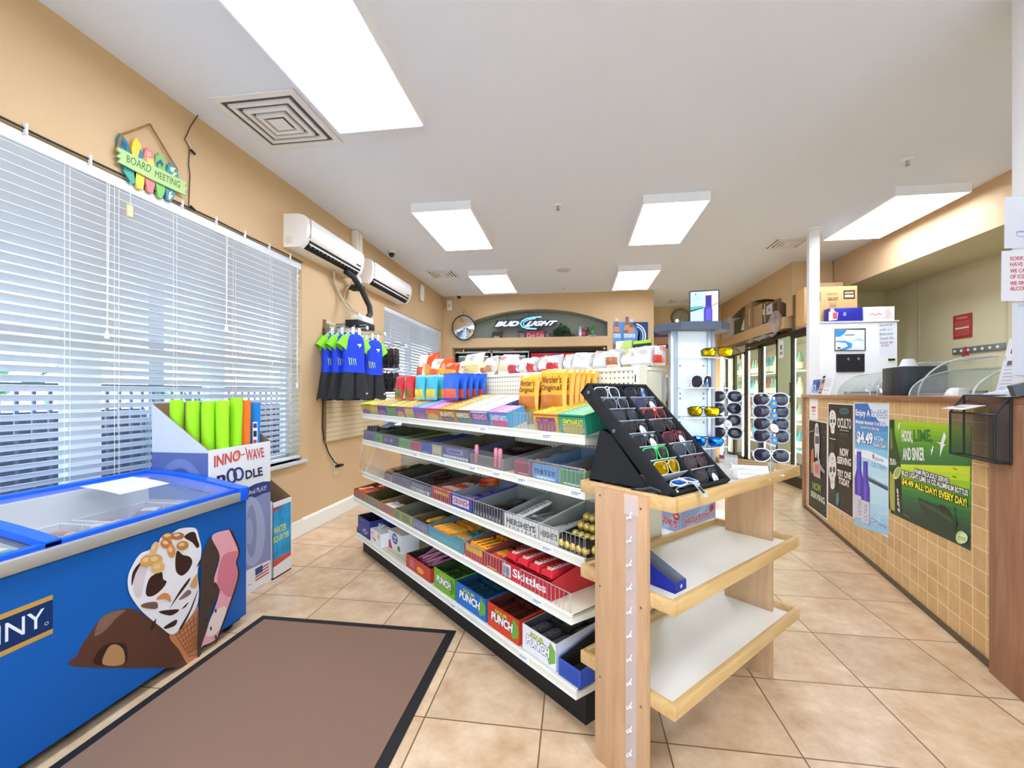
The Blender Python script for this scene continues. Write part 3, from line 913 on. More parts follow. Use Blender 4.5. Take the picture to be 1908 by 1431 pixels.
LIME, RBLUE, SHORT = C('#8fe02c', 0.6), C('#1740d8', 0.6, bump=0.15, scale=50), C('#2a2a2c', 0.7, bump=0.3, scale=30)
def swim_set(M, label, group=None):
    t = thing('swim_set', label, 'swimwear', M, group)
    s = MB()
    prof = [(0.0, 0.052, 0.028), (-0.02, 0.075, 0.032), (-0.045, 0.12, 0.038), (-0.08, 0.13, 0.042), (-0.13, 0.127, 0.045), (-0.22, 0.122, 0.046), (-0.31, 0.12, 0.046), (-0.40, 0.128, 0.05)]
    n = 28
    rings = []
    for z, w, d in prof:
        rings.append([(math.copysign(abs(math.cos(a)) ** 0.75, math.cos(a)) * w, math.copysign(abs(math.sin(a)) ** 0.75, math.sin(a)) * d * (1 + 0.08 * math.sin(5 * a)), z) for a in [2 * math.pi * k / n for k in range(n)]])
    for i in range(len(prof) - 1):
        for k in range(n):
            q = [rings[i][k], rings[i][(k + 1) % n], rings[i + 1][(k + 1) % n], rings[i + 1][k]]
            cx = abs(sum(p[0] for p in q) / 4); cz = sum(p[2] for p in q) / 4
            s.face(q, LIME if cz > -0.135 and cx > 0.052 + (-cz) * 0.45 else RBLUE, True)
    p = Pic(s, (0, -0.0475, 0), (1, 0, 0), (0, 0, 1))
    p.poly([(0.005, -0.115), (0.055, -0.112), (0.05, -0.13), (0.022, -0.155), (0.03, -0.132), (0.008, -0.128)], C('#f4f4f8', 0.5))
    for k in range(4):
        x = -0.1 + k * 0.024
        p.poly([(x, -0.25 - k * 0.006), (x + 0.012, -0.26), (x + 0.02, -0.33), (x + 0.012, -0.33 + k * 0.004)], C('#b9d98a', 0.6))
    s.build('shirt', t)
    for sg in (-1, 1):
        a = MB()
        def slv(u, v, sg=sg):
            q = u * 6.2832; ww = 0.052 + 0.012 * v; e = math.cos(q) * ww
            return (sg * (0.085 + 0.062 * v + 0.80 * e), 0.034 * math.sin(q) * (1 + 0.2 * v), -0.062 - 0.10 * v + 0.6 * e)
        a.surf(slv, 16, 5, LIME)
        a.build('sleeve', t)
    h = MB()
    for sg in (-1, 1):
        def leg(u, v, sg=sg):
            a = u * 6.283; w = 0.066 + 0.022 * v
            return (sg * (0.064 + 0.03 * v) + w * math.cos(a) * (1 + 0.05 * math.sin(7 * a) * v), 0.046 * math.sin(a) * (1 + 0.12 * math.sin(5 * a + v * 4)), -0.395 - 0.27 * v - 0.012 * math.sin(3 * a) * v)
        h.surf(leg, 22, 6, SHORT)
    q = Pic(h, (0, -0.056, 0), (1, 0, 0), (0, 0, 1)); q.poly([(0.1, -0.6), (0.13, -0.6), (0.112, -0.62)], WHITE)
    h.build('shorts', t)
    g = MB()
    g.tube([(-0.1, 0, -0.035), (-0.03, 0, 0.012), (0.03, 0, 0.012), (0.1, 0, -0.035)], 0.006, C('#e8eef2', 0.2), 8)
    g.tube([(0, 0, 0.012), (0, 0, 0.045), (0.012, 0, 0.06), (0.0, 0, 0.075)], 0.004, C('#e8eef2', 0.2), 8)
    for dx in (-0.035, 0.04):
        g.box(dx - 0.016, dx + 0.016, -0.035, -0.03, -0.02, 0.05, C('#e6edf0', 0.25))
    g.build('hanger', t)
    return t
spots = [(4.12, -0.32, 'front one'), (4.13, -0.2, 'middle one'), (4.14, -0.09, 'rearmost one')]
sw = None
for x, y, w in spots:
    l = 'kids lime and blue swim shirt with black shorts, %s of the nearer hook' % w
    M = WALL_L @ T(x, y, 1.905, -24)
    sw = dup(sw, M, l) if sw else swim_set(M, l, 'blue and lime swim sets on the wall')
for x, y, w in [(4.56, -0.31, 'front one'), (4.57, -0.17, 'rear one')]:
    dup(sw, WALL_L @ T(x, y, 1.90, -24), 'kids lime and blue swim shirt with black shorts, %s of the further hook' % w)

def strap_pack(M, label, group):
    t = thing('goggle_pack', label, 'swim pack', M, group)
    m = MB(); m.box(-0.06, 0.06, -0.006, 0.006, -0.23, 0.0, C('#221f20', 0.5), 0.003)
    p = m.pic((0, -0.0065, 0), (1, 0, 0), (0, 0, 1))
    p.rect(-0.055, -0.075, 0.055, -0.015, C('#4a302c', 0.5)); p.rect(-0.055, -0.13, 0.055, -0.115, C('#8f8d86', 0.5)); p.rect(-0.05, -0.21, 0.05, -0.19, C('#3a4a86', 0.5)); p.ell(0.035, -0.2, 0.012, 0.012, C('#d23c32', 0.5))
    m.build('card', t)
    m = MB(); m.box(-0.045, 0.045, -0.02, -0.0075, -0.18, -0.06, C('#35353a', 0.3), 0.008); m.build('strap', t)
    m = MB(); m.box(-0.02, 0.02, -0.003, 0.003, 0.0, 0.028, C('#d5dadd', 0.2)); m.build('hang_tab', t)
    return t
g0 = None
for r, z in (('upper', 1.83), ('lower', 1.545)):
    for k in range(6):
        l = 'black goggle pack in the row on the %s peg hook beside the swimwear' % r
        M = WALL_L @ T(4.97, -0.10 - k * 0.062, z)
        gname = 'goggle packs on the %s hook' % r
        g0 = dup(g0, M, l, gname) if g0 else strap_pack(M, l, gname)

# ================================================================== ICE CREAM FREEZER
FZ = Matrix.Translation((-1.843, 0, 0)) @ Matrix.Rotation(R(90), 4, 'Z')
x0, x1 = 0.25, 2.255
FB = C('#0c5fb0', 0.35, vary=0.03, scale=2)
RIM = C('#0f62e6', 0.3)
fz = thing('ice_cream_freezer', 'blue chest freezer with sliding glass top and ice cream pictures on its front', 'freezer', FZ)
m = MB()
m.box(x0, x1, 0, 0.62, 0.05, 0.70, FB, skip='t')
m.box(x0 + 0.06, x1 - 0.06, 0.06, 0.56, 0.28, 0.71, C('#e9e4dc', 0.5), skip='t')
for (a, b, c, d) in [(x0, x1, 0, 0.06), (x0, x1, 0.56, 0.62), (x0, x0 + 0.06, 0, 0.62), (x1 - 0.06, x1, 0, 0.62)]:
    m.face([(a, c, 0.70), (b, c, 0.70), (b, d, 0.70), (a, d, 0.70)], C('#dfe0e0', 0.4))
p = face_pic(m, FZ, -0.0006, 0, 860, 3.975)
navy, gold = C('#0a2f63', 0.4), C('#c99a4b', 0.4)
q = Pic(m, (0, -0.0006, 0), (1, 0, 0), (0, 0, 1))
q.rect(0.95, 0.445, 1.322, 0.583, gold); q.rect(0.95, 0.462, 1.322, 0.566, navy)
q.text('BUNNY', 1.022, 0.486, 0.275, 0.062, C('#eef2f6', 0.4), bold=0.004)
q.ring(1.303, 0.49, 0.006, 0.006, 0.0015, C('#eef2f6', 0.4))
choc, dk, wht = C('#5d3a2c', 0.35), C('#3b2219', 0.35), C('#f1ece8', 0.45)
p.spoly([(575, 1430), (600, 1370), (680, 1250), (760, 1150), (850, 1105), (950, 1088), (1020, 1105), (1100, 1160), (1240, 1240), (1340, 1330), (1400, 1440), (1400, 1520), (560, 1520)], choc)
p.spoly([(740, 1170), (830, 1115), (930, 1100), (860, 1160), (780, 1250), (700, 1290)], C('#8a6450', 0.3))
p.spoly([(730, 1400), (800, 1350), (900, 1340), (940, 1380), (920, 1500), (700, 1500)], dk)
p.spoly([(800, 1380), (860, 1355), (915, 1400), (910, 1500), (760, 1500)], C('#b98a5a', 0.5))
# cone
p.spoly([(1255, 1270), (1440, 1090), (1468, 1100), (1460, 1430), (1455, 1500), (1390, 1500), (1330, 1400)], C('#c98253', 0.5))
for k in range(7):
    p.line([(1290 + k * 28, 1270 - k * 26), (1400 + k * 9, 1440 - k * 12)], 5, C('#8f5433', 0.5))
    p.line([(1300 + k * 16, 1290 + k * 26), (1462, 1150 + k * 46)], 5, C('#8f5433', 0.5))
p.spoly([(945, 850), (990, 745), (1040, 680), (1100, 655), (1165, 610), (1190, 560), (1250, 545), (1320, 500), (1400, 488), (1450, 500), (1470, 560), (1488, 640), (1482, 720), (1460, 820), (1470, 980), (1440, 1100), (1330, 1240), (1265, 1280), (1180, 1220), (1060, 1120), (1000, 1050), (950, 960)], wht)
p.spoly([(980, 920), (1000, 800), (1060, 700), (1110, 690), (1085, 790), (1060, 900), (1040, 1000), (1000, 1000)], C('#dccfca', 0.5))
for pts in [[(1075, 960), (1100, 870), (1150, 830), (1195, 820), (1205, 870), (1230, 890), (1200, 940), (1140, 990), (1090, 998)], [(1295, 720), (1310, 660), (1350, 690), (1400, 705), (1420, 745), (1390, 810), (1340, 845), (1300, 810)],
            [(1360, 560), (1400, 525), (1440, 525), (1455, 570), (1472, 620), (1455, 640), (1420, 600)], [(970, 920), (975, 830), (1010, 770), (1040, 752), (1000, 830)],
            [(1250, 1090), (1330, 950), (1400, 862), (1390, 900), (1300, 1020)], [(1170, 1110), (1320, 1095), (1260, 1140)], [(1210, 1225), (1300, 1170), (1295, 1210), (1230, 1238)], [(1130, 1190), (1150, 1165), (1140, 1230), (1110, 1240)],
            [(1340, 1090), (1390, 1040), (1370, 1075)], [(1450, 780), (1478, 725), (1470, 760)], [(1320, 1240), (1400, 1100), (1460, 950), (1420, 1080), (1350, 1220)]]:
    p.spoly(pts, dk)
p.spoly([(1320, 1020), (1385, 950), (1410, 975), (1350, 1015)], C('#8a6a5a', 0.5)); p.spoly([(1040, 1075), (1060, 1050), (1150, 1040), (1160, 1085), (1110, 1090)], C('#7a5646', 0.5))
p.spoly([(1150, 1020), (1200, 975), (1245, 985), (1260, 1040), (1220, 1020)], C('#d98d4f', 0.5)); p.spoly([(1400, 920), (1455, 830), (1450, 930)], C('#d7a066', 0.5))
for cx, cy, rx, ry, ro, col in [(1240, 555, 50, 27, -8, '#c9803c'), (1310, 552, 48, 28, -6, '#b96f35'), (1225, 608, 45, 36, 10, '#c47a38'), (1262, 660, 30, 52, -8, '#d39147'), (1345, 622, 46, 34, -12, '#c6843f'), (1135, 640, 26, 50, 24, '#e3b478'), (1080, 735, 55, 42, -20, '#d9a257'), (1140, 728, 55, 44, -10, '#dba658'), (1160, 785, 52, 40, -22, '#e3b76c')]:
    p.ell(cx, cy, rx, ry, C(col, 0.4), 18, ro); p.ell(cx - 8, cy - 8, rx * 0.5, ry * 0.4, C('#ebc78d', 0.4), 14, ro)
# sandwich
p.spoly([(1560, 552), (1600, 640), (1618, 700), (1575, 830), (1575, 890), (1618, 960), (1560, 1090), (1490, 1380), (1470, 1440), (1455, 1440), (1468, 1100), (1480, 800), (1490, 690)], C('#4a3a30', 0.5))
p.spoly([(1560, 552), (1690, 505), (1710, 520), (1765, 655), (1745, 740), (1755, 880), (1690, 1050), (1610, 1290), (1500, 1360), (1490, 1340), (1618, 965), (1575, 880), (1618, 700)], C('#f1a9ae', 0.5))
p.spoly([(1640, 700), (1762, 665), (1745, 740), (1755, 880), (1705, 1000), (1630, 960), (1600, 880)], C('#e5828c', 0.5, bump=0.6, scale=300))
p.spoly([(1570, 1120), (1668, 1080), (1612, 1250), (1520, 1290)], C('#f3dccb', 0.5))
p.spoly([(1690, 505), (1712, 520), (1768, 655), (1748, 745), (1758, 880), (1610, 1300), (1600, 1300), (1745, 880), (1738, 745), (1755, 660)], dk)
for k in range(9):
    p.ell(1515 + (k % 3) * 36, 780 + k * 65, 7, 16, dk, 8)
m.build('body', fz)
m = MB(); m.box(x0, 2.197, -0.016, 0.012, 0.704, 0.754, C('#d6d2c6', 0.25, 0.6), 0.005); m.build('trim_bar', fz)
def lid_z(y): return 0.762 + 0.082 * math.sin(min(1, y / 0.6) * math.pi / 2)
def arch_bar(mb, xa, xb, h0, h1, mat, ya=-0.012, yb=0.62, n=14):
    for i in range(n):
        a, b = ya + (yb - ya) * i / n, ya + (yb - ya) * (i + 1) / n
        za, zb = lid_z(max(0, a)), lid_z(max(0, b))
        mb.mesh([(xa, a, za + h0), (xb, a, za + h0), (xb, b, zb + h0), (xa, b, zb + h0), (xa, a, za + h1), (xb, a, za + h1), (xb, b, zb + h1), (xa, b, zb + h1)],
                [(0, 3, 2, 1), (4, 5, 6, 7), (0, 1, 5, 4), (2, 3, 7, 6), (3, 0, 4, 7), (1, 2, 6, 5)], mat)
m = MB()
arch_bar(m, 2.19, x1, -0.06, 0.012, RIM); arch_bar(m, x0, x0 + 0.06, -0.06, 0.012, RIM)
for xa in (2.19, x0):
    pts = [(0.0, 0.70)] + [(0.62 * i / 12, lid_z(0.62 * i / 12) - 0.05) for i in range(13)] + [(0.62, 0.70)]
    m.prism([(y, z) for y, z in pts], (xa, 0, 0), (0, 1, 0), (0, 0, 1), 0.06, FB)
m.box(x0, x1, 0.585, 0.625, 0.822, 0.86, RIM, 0.006); m.box(x0 + 0.06, x1 - 0.06, 0.56, 0.62, 0.70, 0.824, C('#e4e0d8', 0.5))
m.box(x0, 2.2, 0.0, 0.03, 0.752, 0.772, RIM, 0.003)
m.box(2.195, x1, -0.018, 0.03, 0.70, 0.772, RIM, 0.005)
m.build('rim', fz)
GL = glass('#f4f8fb', 0.17, 0.02)
for nm, xa, xb, dz, hx in (('sliding_lid', 1.3, 2.2, 0.0, 1.3), ('sliding_lid', 0.3, 1.33, -0.018, 0.3)):
    m = MB()
    m.surf(lambda u, v: (xa + u * (xb - xa), 0.02 + v * 0.57, lid_z(0.02 + v * 0.57) + dz), 1, 14, GL)
    l = m.build(nm, fz)
    m = MB(); arch_bar(m, hx, hx + 0.05, dz - 0.012, dz + 0.014, RIM, 0.0, 0.6)
    if hx > 1: arch_bar(m, hx + 0.012, hx + 0.03, dz - 0.045, dz - 0.012, C('#0b2b66', 0.4), 0.0, 0.6)
    m.build('lid_frame', l)
for xx in (0.35, 2.17):
    for yy in (0.05, 0.56):
        m = MB(); m.cyl((xx - 0.012, yy, 0.028), (xx + 0.012, yy, 0.028), 0.028, C('#1b1b1c', 0.5), 14); m.box(xx - 0.02, xx + 0.02, yy - 0.015, yy + 0.015, 0.035, 0.052, STEEL); m.build('caster', fz)
m = MB(); m.box(x0 + 0.03, x1 - 0.02, 0.02, 0.6, 0.03, 0.05, C('#151517', 0.6)); m.build('base_tray', fz)
# baskets and ice cream inside
WIRE = C('#e7e9ea', 0.35)
def basket(M, w, d, h, label):
    t = thing('wire_basket', label, 'basket', M, 'wire baskets inside the freezer')
    m = MB()
    n = 12
    for k in range(n + 1):
        x = w * k / n
        m.cyl((x, 0, 0), (x, 0, h), 0.0018, WIRE, 5, caps=False); m.cyl((x, d, 0), (x, d, h), 0.0018, WIRE, 5, caps=False); m.cyl((x, 0, 0), (x, d, 0), 0.0018, WIRE, 5, caps=False)
    for k in range(9):
        y = d * k / 8
        m.cyl((0, y, 0), (0, y, h), 0.0018, WIRE, 5, caps=False); m.cyl((w, y, 0), (w, y, h), 0.0018, WIRE, 5, caps=False)
    for z in (0.0, h * 0.5): m.tube([(0, 0, z), (w, 0, z), (w, d, z), (0, d, z), (0, 0, z)], 0.002, WIRE, 5)
    m.build('wires', t)
    m = MB(); m.tube([(0, 0, h), (w, 0, h), (w, d, h), (0, d, h), (0, 0, h)], 0.005, WIRE, 6); m.build('rim_wire', t)
basket(FZ @ T(0.95, 0.07, 0.55), 0.38, 0.47, 0.14, 'white wire basket in the freezer under the second lid')
basket(FZ @ T(1.36, 0.07, 0.55), 0.38, 0.47, 0.14, 'white wire basket in the freezer just past the lid bar')
basket(FZ @ T(1.79, 0.07, 0.55), 0.36, 0.47, 0.14, 'white wire basket at the end of the freezer beside the noodle carton')
def bar_pack(M, w, h, d, col, col2, label, group):
    t = thing('ice_cream_pack', label, 'ice cream', M, group)
    m = MB()
    m.surf(lambda u, v: (w * (u - 0.5), h * (v - 0.5), d * (1 - abs(2 * u - 1) ** 4) * (1 - abs(2 * v - 1) ** 4)), 10, 8, C(col, 0.3))
    m.surf(lambda u, v: (w * (u - 0.5), h * (v - 0.5), 0), 1, 1, C(col, 0.3)); m.build('wrapper', t)
    m = MB(); m.surf(lambda u, v: (w * 0.7 * (u - 0.5), h * 0.5 * (v - 0.5), d * 1.02 * (1 - abs(1.4 * (u - .5)) ** 4) * (1 - abs(v - .5) ** 4) + 0.001), 6, 4, C(col2, 0.3)); m.build('print', t)
    return t
cols = [('#8a4a3c', '#d97a72'), ('#7b4436', '#e1a089'), ('#f0d9b0', '#c06a4a'), ('#3f9a5a', '#e8e4c8'), ('#2f7fa8', '#f0e8d0'), ('#d9b46a', '#a8502c'), ('#b05a7a', '#f2e8e0')]
k = 0
for bx, nm in ((0.98, 'second'), (1.39, 'middle'), (1.82, 'end')):
    for i in range(12):
        c = cols[(k * 3 + i) % 2 + (0 if bx < 1.2 else 2 + (i % 4))] if bx < 1.9 else cols[i % 7]
        bar_pack(FZ @ T(bx + 0.07 + (i % 4) * 0.075, 0.16 + (i // 4) * 0.15, 0.556 + 0.04 * ((i * 7) % 3), rng.uniform(-25, 25)), 0.085, 0.15, 0.035, c[0], c[1],
                 'wrapped ice cream lying in the %s wire basket of the freezer' % nm, 'ice creams in the %s basket' % nm)
    k += 1
t = thing('paper_sheet', 'white paper sheet lying on the freezer glass', 'paper', FZ)
m = MB(); wy = lambda v: 0.29 + v * 0.25
m.surf(lambda u, v: (1.80 + u * 0.26 + v * 0.02, wy(v) + u * 0.0, lid_z(wy(v)) + 0.003), 6, 8, C('#f3f3f4', 0.5)); m.build('sheet', t)
m = MB(); m.surf(lambda u, v: (1.83 + u * 0.2, wy(0.35 + v * 0.4), lid_z(wy(0.35 + v * 0.4)) + 0.0036), 4, 6, C('#e2e4e8', 0.5)); m.build('print', t)

# ================================================================== CARTONS BESIDE THE FREEZER
NB = Matrix.Translation((-2.09, 2.262, 0)) @ Matrix.Rotation(R(90), 4, 'Z')
W0, D0 = 0.523, 0.37
KRAFT = C('#8a6a4c', 0.8)
t = thing('noodle_carton', 'tall open carton in white and slate blue holding foam pool noodles', 'carton', NB)
m = MB()
sidecol, gcol = C('#5d6a9a', 0.6), C('#cfd1d8', 0.6)
th = 0.006
m.box(0, W0, 0, th, 0, 0.97, WHITE, mm={'k': KRAFT})
m.box(0, W0, D0 - th, D0, 0, 1.24, WHITE, mm={'f': KRAFT})
m.box(0, W0, 0, D0, 0, 0.01, KRAFT)
for xx, nn in ((0.0, -1), (W0 - th, 1)):
    pts = [(0, 0), (D0, 0), (D0, 1.24), (0, 0.97)]
    a = [(xx, y, z) for y, z in pts]; b = [(xx + th, y, z) for y, z in pts]
    o, i_ = (a, b) if nn < 0 else (b, a)
    m.face(o, WHITE); m.face(i_, KRAFT)
    m.face([a[2], a[3], b[3], b[2]], KRAFT)
    p = Pic(m, (xx - 0.0005 if nn < 0 else xx + th + 0.0005, D0 if nn < 0 else 0, 0), (0, -1 if nn < 0 else 1, 0), (0, 0, 1))
    if nn < 0:
        p.poly([(0, 0.955), (D0, 0.955), (D0, 0.97), (0, 1.24)], gcol); p.rect(0, 0.12, D0, 0.955, sidecol)
        p.ring(0.19, 0.72, 0.15, 0.2, 0.05, C('#7984ad', 0.6), 28); p.ell(0.19, 0.72, 0.1, 0.14, C('#4a568a', 0.6), 24)
p = face_pic(m, NB, -0.0006, 370, 800, 4.474)
red, nav = C('#d8584a', 0.6), C('#36427f', 0.6)
lil = C('#8e96ba', 0.6)
p.poly([(60, 700), (250, 560), (400, 530), (480, 470), (540, 440), (598, 435), (600, 1085), (395, 1180), (60, 1350)], lil)
p.poly([(250, 570), (395, 495), (470, 455), (540, 435), (598, 432), (598, 520), (540, 535), (470, 568), (395, 588), (250, 650)], nav)
p.ring(440, 850, 115, 290, 70, C('#aab1cc', 0.6), 30); p.ell(420, 850, 35, 110, C('#a3abc9', 0.6))
p.poly([(395, 1180), (600, 1085), (605, 1265), (395, 1390), (60, 1560), (60, 1350)], WHITE)
q = Pic(m, (0, -0.0014, 0), (1, 0, 0), (0, 0, 1)); q.warp = p.warp
for k, (tx, x, y, w, h, dy) in enumerate([('I', 130, 318, 42, 105, -8), ('N', 172, 316, 45, 82, -14), ('N', 218, 308, 32, 88, -9), ('M', 250, 300, 36, 100, -12)][:0]):
    pass
qtext(q, 'INNO', (128, 322), (348, 258), (352, 165), (128, 222), red, 0.03)
qtext(q, '~', (352, 225), (385, 212), (385, 195), (352, 208), red, 0.03)
qtext(q, 'WAVE', (395, 268), (548, 230), (540, 150), (392, 170), red, 0.02)
q.ell(320, 212, 12, 20, C('#f0b4a8', 0.6)); q.line([(385, 150), (400, 175)], 6, red)
qtext(q, 'n', (150, 455), (222, 440), (222, 372), (150, 388), C('#20264e', 0.6), 0.03)
q.ring(275, 388, 45, 66, 20, nav); q.ring(332, 372, 45, 58, 18, nav)
qtext(q, 'DLE', (392, 415), (535, 382), (528, 312), (388, 345), C('#20264e', 0.6), 0.025)
q.line([(90, 525), (150, 500), (200, 485), (255, 462)], 18, red)
qtext(q, 'For Water And PLAY!', (262, 590), (565, 505), (562, 465), (262, 555), WHITE)
q.line([(405, 1305), (440, 1290)], 5, C('#8890a8', 0.6)); q.line([(480, 1330), (550, 1285)], 4, C('#b0b4c4', 0.6))
# flag print
q.poly([(470, 1165), (580, 1098), (582, 1195), (472, 1270)], C('#f1efee', 0.6))
for k in range(4):
    q.poly([(470, 1182 + k * 24), (582, 1112 + k * 24), (582, 1124 + k * 24), (470, 1194 + k * 24)], C('#c4474a', 0.6))
q.poly([(468, 1165), (530, 1128), (530, 1185), (470, 1222)], C('#3b4a78', 0.6))
m.build('carton_shell', t)

def noodle(Y, X, ztop, rr, col, lean, label, sticker=False, lx=0.0):
    t = thing('pool_noodle', label, 'pool noodle', T(X, Y, 0.014), 'foam pool noodles in the carton')
    zt = ztop - 0.014
    m = MB()
    c = C(col, 0.75, bump=0.05, scale=150)
    n = 20
    base, top = Vector((-lx, -lean, 0)), Vector((0, 0, zt))
    up = (top - base).normalized()
    ax = up.orthogonal().normalized(); ay = up.cross(ax)
    rings = []
    for p_, q in [(base, rr), (base.lerp(top, 0.5), rr), (base.lerp(top, 0.97), rr), (top, rr * 0.93), (top, rr * 0.32), (top - up * 0.05, rr * 0.3)]:
        rings += [p_ + (ax * math.cos(6.2832 * k / n) + ay * math.sin(6.2832 * k / n)) * q for k in range(n)]
    m.mesh(rings, [(i * n + k, i * n + (k + 1) % n, (i + 1) * n + (k + 1) % n, (i + 1) * n + k) for i in range(5) for k in range(n)], c, True)
    m.build('foam', t)
    if sticker:
        s = MB()
        d = base.lerp(top, 0.86) + Vector((rr * 0.72, -rr * 0.72, 0)) * 1.0
        uu = Vector((0.7, 0.7, 0)).normalized()
        q = s.pic(d + Vector((0.003, -0.003, 0)), uu, (0, 0, 1))
        q.rect(-0.014, -0.14, 0.014, 0.04, WHITE); q.rect(-0.011, 0.0, 0.011, 0.03, nav); q.rect(-0.01, -0.06, 0.01, -0.02, C('#2b2b30', 0.6)); q.rect(-0.01, -0.12, 0.01, -0.08, C('#cf5a4c', 0.6))
        s.build('label_sticker', t)
G1 = '#a5ea1e'
noodle(2.325, -2.36, 1.262, 0.035, G1, 0.0, 'lime pool noodle in the back corner of the carton beside the slanted side')
noodle(2.345, -2.27, 1.255, 0.035, G1, 0.0, 'lime pool noodle, second along the slanted side of the carton')
noodle(2.375, -2.195, 1.252, 0.035, G1, -0.01, 'lime pool noodle, third along the slanted side of the carton')
noodle(2.405, -2.125, 1.252, 0.034, G1, 0.0, 'lime pool noodle standing at the front corner of the carton')
noodle(2.47, -2.24, 1.252, 0.034, '#9ee41c', 0.0, 'lime pool noodle standing behind the leaning lime one')
noodle(2.535, -2.14, 1.272, 0.036, G1, 0.05, 'lime pool noodle leaning and rising above the others at the carton front')
noodle(2.585, -2.27, 1.256, 0.033, '#d6ec2a', 0.02, 'yellow-green pool noodle just before the orange ones')
noodle(2.62, -2.15, 1.256, 0.035, '#ff7a1f', 0.04, 'orange pool noodle beside the leaning lime one')
noodle(2.665, -2.22, 1.254, 0.033, '#ff6d16', 0.025, 'orange pool noodle beside the blue one')
noodle(2.735, -2.17, 1.238, 0.035, '#0f86d8', 0.03, 'blue pool noodle with a white sticker, last in the carton', True)

t = thing('water_toy_carton', 'lower blue and white carton with an open brown top behind the noodle carton', 'carton', Matrix.Translation((-2.08, 2.80, 0)) @ Matrix.Rotation(R(90), 4, 'Z'))
m = MB(); W1, D1 = 0.20, 0.36
m.box(0, W1, 0, 0.006, 0, 0.535, WHITE, mm={'k': KRAFT}); m.box(0, W1, D1 - 0.006, D1, 0, 0.80, WHITE, mm={'f': KRAFT}); m.box(0, W1, 0, D1, 0, 0.01, KRAFT)
for xx, nn in ((0, -1), (W1 - 0.006, 1)):
    pts = [(0, 0), (D1, 0), (D1, 0.80), (0, 0.535)]
    a = [(xx, y, z) for y, z in pts]; b = [(xx + 0.006, y, z) for y, z in pts]
    m.face(a, KRAFT if nn > 0 else WHITE); m.face(b, WHITE if nn > 0 else KRAFT)
    m.face([a[2], a[3], b[3], b[2]], KRAFT)
p = m.pic((0, -0.0006, 0), (1, 0, 0), (0, 0, 1))
p.rect(0, 0.13, W1 - 0.008, 0.50, C('#2a9fd0', 0.5, vary=0.3, scale=9)); p.poly([(0, 0.085), (W1 - 0.008, 0.105), (W1 - 0.008, 0.135), (0, 0.135)], C('#d8553c', 0.5)); p.poly([(0, 0.5), (0.12, 0.5), (0, 0.47)], C('#c9463c', 0.5))
p.text('WATER', 0.005, 0.31, 0.135, 0.05, C('#e9e23a', 0.5), 0.02); p.text('SQUIRTER', -0.0, 0.245, 0.172, 0.05, C('#e9e23a', 0.5), 0.02)
m.build('carton_shell', t)

# ================================================================== DOOR MAT
t = thing('floor_mat', 'brown ribbed entrance mat with a black rubber border on the tiles', 'mat', T(-1.80, 0.45, 0))
m = MB(); m.box(0, 1.16, 0, 1.883, 0.0, 0.008, C('#1d1b1a', 0.7), 0.003); m.build('border', t)
m = MB(); m.box(0.045, 1.115, 0.045, 1.838, 0.006, 0.011, C('#8a6a54', 0.9, bump=0.4, scale=500)); m.build('pile', t)

# ================================================================== GONDOLA
GM = C('#ece4cf', 0.45)
def pegboard(h, hole, sp, r):
    m = bpy.data.materials.new('perforated_panel')
    m.use_nodes = True
    nt = m.node_tree; L = nt.links.new
    b = nt.nodes['Principled BSDF']
    tc = nt.nodes.new('ShaderNodeTexCoord'); s = nt.nodes.new('ShaderNodeSeparateXYZ'); L(tc.outputs['Object'], s.inputs[0])
    sq = []
    for ax in ('X', 'Z'):
        p = nt.nodes.new('ShaderNodeMath'); p.operation = 'PINGPONG'; L(s.outputs[ax], p.inputs[0]); p.inputs[1].default_value = sp / 2
        q = nt.nodes.new('ShaderNodeMath'); q.operation = 'POWER'; L(p.outputs[0], q.inputs[0]); q.inputs[1].default_value = 2
        sq.append(q)
    a = nt.nodes.new('ShaderNodeMath'); L(sq[0].outputs[0], a.inputs[0]); L(sq[1].outputs[0], a.inputs[1])
    l = nt.nodes.new('ShaderNodeMath'); l.operation = 'LESS_THAN'; L(a.outputs[0], l.inputs[0]); l.inputs[1].default_value = r * r
    mx = nt.nodes.new('ShaderNodeMix'); mx.data_type = 'RGBA'; L(l.outputs[0], mx.inputs['Factor'])
    mx.inputs[6].default_value = srgb(h); mx.inputs[7].default_value = srgb(hole)
    L(mx.outputs[2], b.inputs['Base Color']); b.inputs['Roughness'].default_value = 0.5
    return m
PEG = pegboard('#ebe3cd', '#3b372e', 0.0254, 0.0038)
CLEAR = glass('#f6f7f7', 0.05, 0.05)
gon = thing('gondola_shelving', 'long cream double-sided shop shelving full of candy with a black base', 'shelving', GON)
LX = 2.45
m = MB(); m.box(0, LX, 0.35, 0.38, 0.12, 1.415, PEG); m.build('back_panel', gon)
for xx in (0.0, 1.215, 2.425):
    m = MB(); m.box(xx, xx + 0.032, 0.335, 0.395, 0.0, 1.425, GM)
    z = 0.2
    while z < 1.40:
        m.box(xx + 0.009, xx + 0.015, 0.3342, 0.3352, z, z + 0.032, C('#26231d', 0.6)); z += 0.05
    m.build('upright', gon)
m = MB(); m.box(0, LX, 0.0, 0.56, 0, 0.118, C('#1a1918', 0.6)); m.build('kick_base', gon)
m = MB(); m.box(0, LX, 0.345, 0.56, 1.405, 1.42, C('#f5f1e6', 0.4)); m.build('top_ledge', gon)
m = MB()
m.box(0.0, LX, 0.38, 0.56, 0.14, 0.155, GM); m.box(0.0, LX, 0.38, 0.56, 0.6, 0.615, GM); m.box(0, LX, 0.38, 0.56, 1.0, 1.015, GM)
m.build('rear_shelf', gon)
m = MB(); m.box(2.45, 2.462, 0.40, 0.50, 0.12, 1.40, C('#ded3b8', 0.5)); m.build('end_panel', gon)
WFEN = C('#cfd3d6', 0.25, 0.7)
